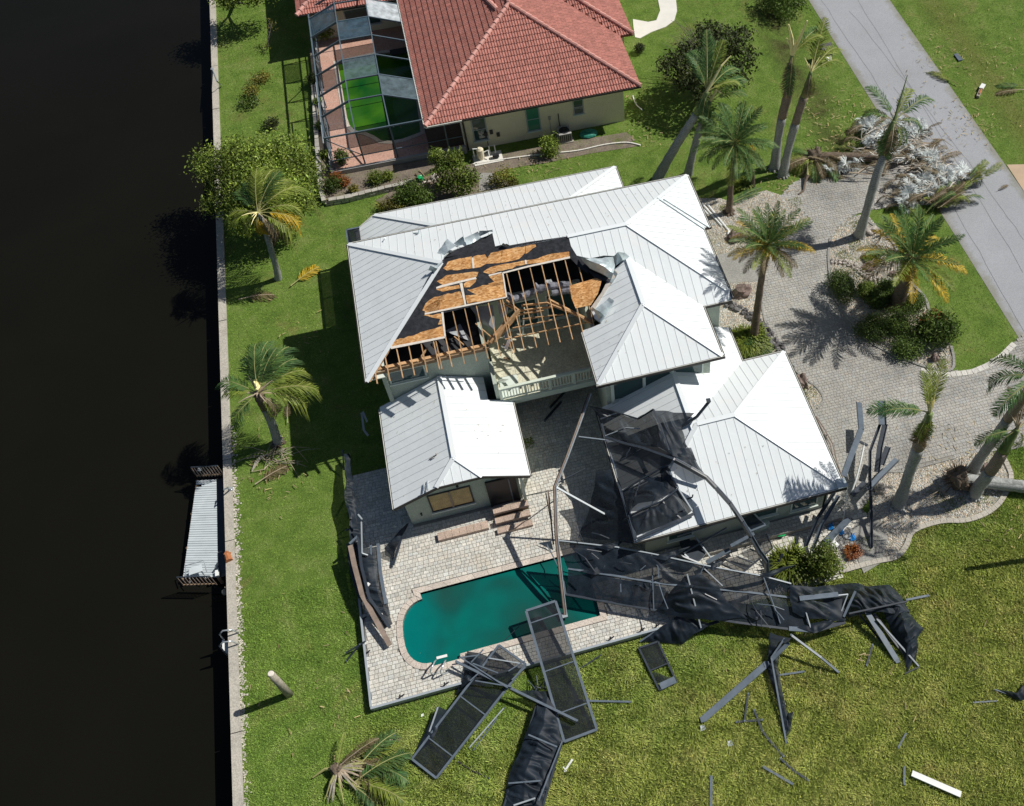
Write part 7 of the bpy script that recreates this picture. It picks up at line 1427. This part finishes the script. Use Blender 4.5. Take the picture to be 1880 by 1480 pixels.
for o in (0, 5): MB().tube([G(1497+o*.4,765,2.7),G(1510+o,790,2.7),G(1524+o,815,2.65),G(1532+o,850,2.6),G(1545+o*.5,880,2.6)],.03,5).build('tube_run', mAluBr, wr)
wc = thing('white_cable_loop', 'white hose loop with blue straps on the grey path by the bromeliad', 'hose', G(1560,975)); P = [G(1557+9*cos(k*pi/8),978+11*sin(k*pi/8),.12) for k in range(15)]; MB().tube(P,.03,6).build('hose_coil', mWhite, wc); MB().tube([G(1520,1012,.15),G(1532,990,.3),G(1545,972,.3),G(1552,930,.5),G(1556,895,.8)],.025,5).build('hose_run', mWhite, wc)
for k,(px,py,lab) in enumerate(((1525,970,'blue plastic scrap at the left of the white hose'),(1544,979,'blue plastic scrap beside the white hose loop'),(1565,990,'blue plastic scrap right of the white hose loop'))):
    x,y,_ = G(px,py); t = thing('blue_scrap', lab, 'scrap', (x,y,0), 'blue plastic scraps'); MB().slab([(x-.14,y-.1,.1),(x+.1,y-.16,.2),(x+.15,y+.1,.12),(x-.05,y+.18,.22)],.03).build('folded_piece', mBlue, t); MB().beam((x-.1,y,.1),(x+.15,y+.2,.15),.06,.03).build('strap', mBlue, t)
wt = thing('white_tarp_scrap', 'crumpled white sheet above the bromeliad', 'sheet', G(1535,1003)); sheet('fold', [[G(1515,1012,.1),G(1532,990,.4)],[G(1528,1012,.1),G(1542,1000,.2)]], mWhite, wt, .1, 12, 12, False, seed=50, folds=4.25)
# collapsed side of the cage on the west edge of the deck
ws = thing('west_cage_wreck', 'narrow pile of collapsed cage columns and black screen on the west side of the deck', 'screen cage wreck', G(670,1060))
for pts, w, m in (([c4(75,340,1.2),c4(130,290,1.2)],.1,mAluL),([c4(80,350,1.2),c4(105,470,1.1),c4(155,660,.9),c4(230,800,.8),c4(330,980,.6)],.22,mAluBr),([c4(130,300,1.3),c4(150,480,1.2),c4(200,680,1.0),c4(330,870,.7)],.12,mAlu),([c4(65,340,.6),c4(90,520,.6),c4(140,680,.6)],.14,mAlu),([c4(255,340,.9),c4(270,520,.9),c4(305,720,.8)],.14,mAluL),([c4(210,350,.9),c4(210,460,.9),c4(200,560,.8)],.1,mAluL),([c4(150,200,1.6),c4(155,400,1.2),c4(190,412,1.1)],.05,mAluW),([c4(130,155,1.6),c4(155,185,1.6)],.07,mAluW),([c4(400,310,.9),c4(350,475,.5)],.1,mAlu),([c4(265,520,.9),c4(300,720,.7)],.06,mAluW)):
    P = [G(*p) for p in pts]
    for a, c in zip(P, P[1:]): MB().beam(a, c, w, .09).build('bent_column', m, ws)
sheet('screen_cloth', [[G(*c4(90,330,1.1)),G(*c4(170,360,1.0)),G(*c4(250,350,.9))],[G(*c4(130,560,.9)),G(*c4(200,560,.9)),G(*c4(270,560,.8))],[G(*c4(190,700,.8)),G(*c4(260,700,.7)),G(*c4(320,740,.6))],[G(*c4(300,880,.6)),G(*c4(320,860,.5)),G(*c4(355,850,.4))]], mScrD, ws, .16, 30, 70, seed=51, folds=3.74, ang=1.2)
sheet('screen_cloth', [[G(*c4(295,345,.9)),G(*c4(400,310,.9))],[G(*c4(300,410,.6)),G(*c4(350,440,.5))]], mScr, ws, .06, 12, 12, seed=52)
MB().beam(G(*c4(275,780,.8)),G(*c4(287,815,.8)),.1,.04).build('white_clip', mWhite, ws); MB().beam(G(*c4(185,590,1.0)),G(*c4(200,600,1.0)),.14,.05).build('white_clip', mWhite, ws)
sheet('screen_cloth', [[(dkx+.1,30.3,.7),(dkx+.35,30.3,.6)],[(dkx+.05,28,1.1),(dkx+.4,28,.7)],[(dkx,26,.9),(dkx+.45,26,.5)],[(dkx,24.6,1.1),(dkx+.45,24.4,.7)]], mScrD, ws, .2, 16, 80, seed=58, folds=3.40, ang=1.3)
for yy in (25.2,26.6,28.1,29.6): MB().beam((dkx+rb(-.1,.1),yy,.35),(dkx+rb(.1,.5),yy+rb(-.8,.8),rb(.9,1.6)),.07,.06).build('bent_column', mAlu, ws)
for k, (a, c, lab) in enumerate(((c4(50,255,.5),c4(110,235,.6),'thin dark rod poking over the lawn above the west cage pile'),(c4(50,1030,.2),c4(175,955,.5),'crossed rod over the west edge of the deck'),(c4(55,1080,.1),c4(140,975,.5),'second crossed rod reaching down to the lawn west of the deck'))): bar(lab, [a,c], .06, .05, mAlu)
t = thing('tangled_wire', 'light tangled wire and dark cloth in the shade at the annex corner', 'debris', G(735,950)); sheet('cloth_fold', [[G(712,1000,.6),G(742,965,.9)],[G(722,1018,.5),G(752,960,.8)]], mScrD, t, .12, 14, 14, seed=53)
for k in range(12): a = (728+rb(-8,20),948+rb(-22,18),rb(.5,1.2)); MB().tube([G(*a),G(a[0]+rb(-12,12),a[1]+rb(-12,12),rb(.5,1.2))],.02,4).build('wire', mAluW, t)
t = thing('white_bracket_pile', 'pale bent frame against the shaded wall west of the annex roof', 'debris', G(672,775)); 
for a, c in (((664,758,1.5),(668,790,1.2)),((668,790,1.2),(676,800,1.0)),((666,756,1.6),(674,775,1.3))): MB().beam(G(*a),G(*c),.1,.05).build('bent_strip', mAluW, t)
# loose things on the courtyard
for k,(a,c,lab) in enumerate((((1010,748,.5),(1040,716,.6),'dark fallen pole in the courtyard shade below the balcony'),((1000,772,.45),(1030,738,.5),'second dark pole in the courtyard shade'),((1030,700,.7),(1075,690,.7),'dark beam close under the balcony edge'))): bar(lab,[a,c],.1,.07,mAlu)
t = tuft('mossy weeds growing between pavers in the courtyard shade', 968,815,.6,.08,160,mFrL,name='moss_tuft',z=DZ)
t = thing('dropped_triangle_scrap', 'grey triangular scrap at the poolside by the bent brown frame', 'scrap', G(1005,1000,DZ)); MB().slab([G(988,997,.5),G(1012,993,.8),G(1016,1010,.5)],.03).build('torn_sheet', mAluL, t)
# pool ladder
pd = thing('pool_ladder', 'steel pool ladder with two curved rails on the south edge of the teal pool', 'ladder', G(800,1220,DZ))
for o in (0, 64):
    MB().tube([G(*c4(620+o,1075,DZ+.0)),G(*c4(612+o,1085,DZ+.5)),G(*c4(590+o*1.02,1130,DZ+.62)),G(*c4(584+o*1.0,1150,DZ+.45)),G(*c4(600+o,1163,DZ+.05)),G(*c4(636+o*.98,1150,DZ+.03))],.035,8).build('rail', mSteel, pd, True)
MB().beam(G(*c4(625,1062,.2)),G(*c4(692,1045,.2)),.12,.04).build('step', mWhite, pd)
t = thing('drowned_frond', 'yellow-green frond floating in the rounded west end of the teal pool', 'palm frond', G(768,1187,.2)); put_frond(t, G(764,1206,.16), 'cocoL', 80, 0, .95, 0, 0, 'blade'); put_frond(t, G(772,1200,.18), 'cocoY', 100, 0, .8, 0, 0, 'blade')
t = thing('floating_rod', 'thin straight rod lying across the teal pool', 'rod', G(920,1178,.2)); MB().beam(G(905,1196,.22),G(955,1148,.5),.025,.025).build('rod_length', mAlu, t)
# ------------------------------------------------------------------ dock, ladder, piling
dk = thing('boat_dock', 'narrow pale boarded dock sunk beside the seawall', 'dock', (-15.2,28,-.6))
L0 = Vector(G(361,882,-.55)); L1 = Vector(G(336,1060,-.75)); R0 = Vector(G(397,880,-.5)); R1 = Vector(G(401,1060,-.6)); N = 42
for k in range(N):
    s0, s1 = k/N+.0015, (k+1)/N-.0025; A, B, C_1, D_1 = L0.lerp(L1,s0), R0.lerp(R1,s0), R0.lerp(R1,s1), L0.lerp(L1,s1); j = rb(-.006,.006)
    if k == 2: A = A.lerp(B,.28); D_1 = D_1.lerp(C_1,.28)
    MB().slab([(p.x,p.y,p.z+j) for p in (A,D_1,C_1,B)],.035).build('deck_board', mDock, dk)
for a, c in ((L0,L1),(R0,R1),(L0.lerp(R0,.5),L1.lerp(R1,.5))): MB().beam((a.x,a.y,a.z-.12),(c.x,c.y,c.z-.12),.08,.14).build('stringer', mWoodD, dk)
MB().poly([(p.x,p.y,p.z-.05) for p in (R0,R1)]+[(R1.x+.35,R1.y,-.62),(R0.x+.45,R0.y,-.55)]).build('lower_step_board', mAlu, dk)
MB().box(R0.x+.02,SWX0+.0,R1.y+.3,R0.y,-.75,-.68).build('lower_step', mDock, dk)
for s in (.0,.35,.7,1.0):
    for a, c in ((L0,L1),(R0,R1)): q = a.lerp(c,s); MB().tube([(q.x,q.y,-2.3),(q.x,q.y,q.z-.06)],.09,8).build('pile', mWoodD, dk)
def rail_fence(a, c, n, z=.95, end=None):
    a, c = Vector(a), Vector(c); MB().beam(tuple(a+Vector((0,0,z))),tuple(c+Vector((0,0,z))),.05,.04).build('top_rail', mAlu, dk); MB().beam(tuple(a+Vector((0,0,.12))),tuple(c+Vector((0,0,.12))),.06,.05).build('bottom_rail', mWoodD, dk)
    for k in range(n+1): q = a.lerp(c,k/n); MB().box(q.x-.022,q.x+.022,q.y-.015,q.y+.015,q.z+.0,q.z+z-.02).build('picket', mAluBr, dk)
rail_fence(G(363,876,-.55),G(411,873,-.3),9); rail_fence(G(338,1076,-.75),G(398,1074,-.65),9)
x,y,z = G(371,868,-.2); MB().blob((x,y,.15),(.12,.1,.1),8,6,.2,2).build('post_cap', mWhite, dk)
rg = thing('dock_chair', 'pale wire-framed chair toppled at the south end of the dock', 'chair', G(362,1052,-.6)); x,y,_ = G(362,1052,-.5)
MB().tube([(x-.5,y-.15,-.45),(x-.42,y+.35,-.2),(x+.4,y+.4,-.2),(x+.45,y-.1,-.45)],.025,6).build('frame_tube', mSteel, rg); MB().slab([(x-.32,y-.1,-.35),(x+.3,y-.05,-.35),(x+.26,y+.28,-.3),(x-.28,y+.24,-.3)],.03).build('seat', mDock, rg)
for sx in (-.3,.3): MB().tube([(x+sx,y-.1,-.38),(x+sx*1.2,y-.35,-.6)],.02,5).build('leg', mSteel, rg)
t = thing('white_cleat_box', 'small white and blue cleat box on the dock beside the seawall', 'cleat', G(398,1050,-.5)); x,y,_ = G(398,1050,-.4); MB().box(x-.08,x+.08,y-.2,y+.1,-.55,-.4).build('box_body', mWhite, t); MB().beam((x-.12,y+.15,-.45),(x+.06,y+.3,-.4),.08,.05).build('horn', mAlu, t)
t = thing('mooring_bumper', 'rusty brown bumper lying on the seawall cap beside the dock', 'bumper', G(420,1024,.1)); MB().tube([G(417,1018,.16),G(421,1030,.16)],[.14,.17],9).build('roll', mOrange, t); MB().beam(G(413,1015,.14),G(422,1018,.14),.2,.08).build('bracket', mOrange, t)
t = thing('float_ball', 'round pale float against the seawall at the south corner of the dock', 'float', G(413,1089,-.4)); MB().blob(G(413,1087,-.35),(.15,.15,.15),12,9,.02).build('ball', mPost, t); MB().tube([G(413,1084,-.2),G(413,1078,.1)],.02,5).build('rope', mPost, t)
lad = thing('seawall_ladder', 'steel boarding ladder hooked over the seawall cap south of the dock', 'ladder', G(425,1175,0))
for py in (1165,1186): x,y,_ = G(425,py,.1); MB().tube([(x+.3,y,.1),(x+.15,y,.55),(x-.2,y+.02,.62),(x-.42,y,.4),(x-.45,y,-1.1)],.035,8).build('rail', mSteel, lad, True)
x,y0,_ = G(425,1165,.1); _,y1,_ = G(425,1186,.1)
for z in (-.2,-.55,-.9): MB().beam((x-.45,y0,z),(x-.45,y1,z),.1,.03).build('rung', mWhite, lad)
for k, (pp, lab) in enumerate((([(390,127,.1),(399,150,.9),(407,157,.1)],'thin bent davit pole on the seawall cap near the top'),([(424,898,.1),(419,895,.7),(412,899,.2)],'small bent bracket on the seawall cap beside the dock'))):
    t = thing('davit', lab, 'pole', G(*pp[0])); P = [G(*q) for q in pp]; MB().tube(P,.05,6).build('arm', mSteel, t); MB().box(P[0][0]-.1,P[0][0]+.1,P[0][1]-.1,P[0][1]+.1,.09,.14).build('base_plate', mSteel, t)
pi_ = thing('tilted_piling', 'lone pale wooden piling standing in the canal lawn at the lower left', 'piling', G(533,1275)); a = Vector(G(531,1275,0)); c = Vector(G(497,1237,2.62)); MB().tube([tuple(a+Vector((0,0,-.2))),tuple(a.lerp(c,.5)),tuple(c)],[.17,.16,.14],12,True,.04).build('shaft', mPost, pi_, True); MB().tube([tuple(c),tuple(c+Vector((0,0,.04)))],[.13,.11],12).build('sawn_top', mTape, pi_)
# ------------------------------------------------------------------ street side
mb_ = thing('stone_mailbox', 'dark stone mailbox pillar leaning beside the road behind the snapped palms', 'mailbox', G(1515,110)); x,y,_ = G(1515,108); 
for z in range(4):
    for s in range(3): MB().box(x-.38+s*.26,x-.14+s*.26,y-.25,y+.28,z*.24,z*.24+.22).build('stone_block', mRock3, mb_)
MB().box(x-.42,x+.42,y-.3,y+.33,.96,1.04).build('cap', mRock3, mb_); MB().box(x-.18,x+.25,y-.75,y-.3,.3,.42).build('white_box', mWhite, mb_)
mb2 = thing('toppled_mailbox', 'toppled mailbox with white lid lying on the grass across the road', 'mailbox', G(1800,168)); MB().beam(G(1795,178,.12),G(1803,160,.12),.2,.16).build('box_shell', mPost, mb2); MB().beam(G(1801,163,.22),G(1806,155,.22),.28,.1).build('lid', mWhite, mb2); MB().beam(G(1798,172,.25),G(1803,162,.25),.1,.04).build('flag', mOrange, mb2)
t = thing('blue_board', 'blue-grey board lying on the grass across the road', 'board', G(1760,106)); MB().beam(G(1755,99,.08),G(1764,111,.08),.32,.05).build('plank', mAluL, t); MB().beam(G(1753,103,.05),G(1760,113,.05),.05,.04).build('batten', mAlu, t)
for k,(px,py,sx,sy,h,m,lab) in enumerate([(1350,436,.50,.42,.35,mRock,'brown boulder on the white pebbles beside the yellowing palm'),(1362,536,.52,.45,.4,mRock,'large brown boulder on the pebbles south of the front walk'),(1473,701,.28,.5,.3,mRock,'reddish boulder against the east eave of the garage'),(1599,424,.38,.32,.3,mRockL,'pale boulder at the foot of the tall royal palm on the island'),(1642,503,.3,.2,.2,mRock,'small dark boulder on the right of the island rock line'),(1597,490,.4,.3,.2,mRock,'dark mossy boulder in the middle of the island pebbles'),(1716,658,.25,.22,.25,mRock,'dark rock at the south tip of the island bed'),(1617,898,.32,.25,.3,mRockL,'triangular tan boulder on the pebbles left of the lower royal palm'),(1812,861,.25,.25,.25,mRock,'dark rock behind the root ball at the right edge'),(1500,318,.2,.2,.2,mRock,'small rock in front of the toppled palm')]):
    x,y,_ = G(px,py,h*.4); t = thing('boulder', lab, 'boulder', (x,y,0), 'boulders in the pebble beds'); MB().blob((x,y,h*.45),(sx,sy,h),12,9,.45,k+5).build('rock', m, t)
def rockline(label, pts, r, mat, grp=None):
    P = [Vector(G(*p)) for p in pts]; t = thing('rock_edging', label, 'rock edging', tuple(P[0]), grp)
    k = 0
    for a, c in zip(P, P[1:]):
        L = (c-a).length; n = max(1, int(L/(r*1.25)))
        for i in range(n):
            for o in (-1, 1):
                q = a.lerp(c,(i+.5)/n); d = (c-a).normalized(); s = Vector((d.y,-d.x,0))*r*.6*o; k += 1
                MB().blob((q.x+s.x+rb(-.03,.03),q.y+s.y+rb(-.03,.03),.08),(r*rb(.6,1.0),r*rb(.6,1.0),r*.7),7,5,.4,k).build('stone', mat, t)
rockline('curved line of small stones dividing the island pebble bed', [(1525,481),(1545,483),(1563,487),(1575,497),(1590,508),(1610,516),(1650,521)], .16, mRockL)
rockline('dark rock edging running from the porch wall past the yellowing palm to the driveway', [(1332,557),(1350,566),(1372,578),(1392,594),(1410,612),(1422,632),(1438,648)], .22, mRock3)
# plumbing pipes lying at the north-east corner
t = thing('white_pipes', 'three white plastic pipes lying beside the north east corner of the house', 'pipes', G(1305,395))
for a, c, z in (((1289,374),(1325,415),.1),((1298,374),(1338,424),.1),((1287,380),(1300,394),.18)): MB().tube([G(*a,z),G(*c,z)],.06,8).build('pipe', mWhite, t)
MB().tube([G(1338,424,.1),G(1337,431,.1)],.07,8).build('elbow', mWhite, t)
# broken stump and snag on the upper driveway
t = thing('snapped_stump', 'short snapped palm stump standing left of the upper driveway', 'stump', G(1382,342)); MB().tube([G(1382,343,-.05),G(1383,330,.6),G(1384,314,1.5)],[.16,.11,.06],8,True,.1).build('stub', mTrunkD, t); MB().beam(G(1384,314,1.5),G(1382,311,1.7),.05,.05).build('splinter', mRachisB, t)
t = thing('crooked_branch', 'crooked dark branch with a pale broken end on the upper driveway', 'branch', G(1465,355)); MB().tube([G(1466,357,.06),G(1475,350,.1),G(1478,335,.25),G(1483,322,.4)],[.06,.07,.07,.09],6,True,.2).build('limb', mTrunkD, t); MB().tube([G(1483,322,.4),G(1483,302,.6)],[.09,.03],6).build('broken_end', mRachis, t)
t = thing('bare_shrub', 'grey leafless stub shrub right of the tall royal palm base', 'shrub', G(1620,430)); mbx = MB()
for k in range(7): limb(mbx, G(1618,433,.05), G(1618+rb(-5,14),425+rb(-16,6),rb(.4,1.0)), .05,.01,4)
mbx.build('branches', mBark, t)
# twigs and litter on the lawns ---------------------------------------------
V = []; T = []
for (cx_, cy_, rx_, ry_, n) in ((1520,210,60,60,120),(1590,240,60,50,150),(1720,110,70,60,120),(1780,230,60,50,130),(1830,100,60,60,60),(1560,280,60,30,120),(1750,830,90,60,60),(1850,960,60,60,30),(1600,1180,240,120,50),(600,1250,120,150,30),(980,310,60,20,50),(1180,250,30,25,25),(490,860,50,50,60),(560,620,60,60,20),(1380,400,60,60,60),(1440,330,50,30,80),(1150,180,20,15,10),(700,1210,60,60,10)):
    for _ in range(n):
        x,y,_z = G(cx_+random.gauss(0,rx_*.55),cy_+random.gauss(0,ry_*.55),.07)
        if x < -13.5: continue
        a = rb(0,6.28); l = rb(.06,.32); w_ = rb(.008,.022); dx, dy = cos(a)*l, sin(a)*l; nx, ny = -sin(a)*w_, cos(a)*w_; z = rb(.06,.12)
        V += [(x-nx,y-ny,z),(x+nx,y+ny,z),(x+dx+nx,y+dy+ny,z+.02),(x+dx-nx,y+dy-ny,z+.02)]; q = rb(.5,1.5); T.append((q,q*rb(.9,1.05),q*rb(.7,1)))
for fn_, x0_, x1_, y0_, y1_, n in ((fAE,-2.5,.2,26.5,30,18),(fGS,6,12,21,23.5,26),(fN,-3,9,36,39,30),(fWW,4.6,6.8,28,31,14),(fAW,-5.5,-3,25.6,30.5,10),(fBN,-2,8,41,43.8,22),(fE,9.5,11.6,33,38,14)):
    for _ in range(n):
        x, y = rb(x0_,x1_), rb(y0_,y1_); z = fn_(x,y)+.035; a = rb(0,6.28); l = rb(.02,.09); w_ = rb(.006,.014); dx, dy = cos(a)*l, sin(a)*l; nx, ny = -sin(a)*w_, cos(a)*w_
        V += [(x-nx,y-ny,z),(x+nx,y+ny,z),(x+dx+nx,y+dy+ny,fn_(x+dx,y+dy)+.04),(x+dx-nx,y+dy-ny,fn_(x+dx,y+dy)+.04)]; q = rb(.4,1.2); T.append((q,q*rb(.9,1.05),q*rb(.7,1)))
soup('leaf_litter', V, 4, mTwig, kind='stuff', tint=T)
bpy.context.view_layer.update()
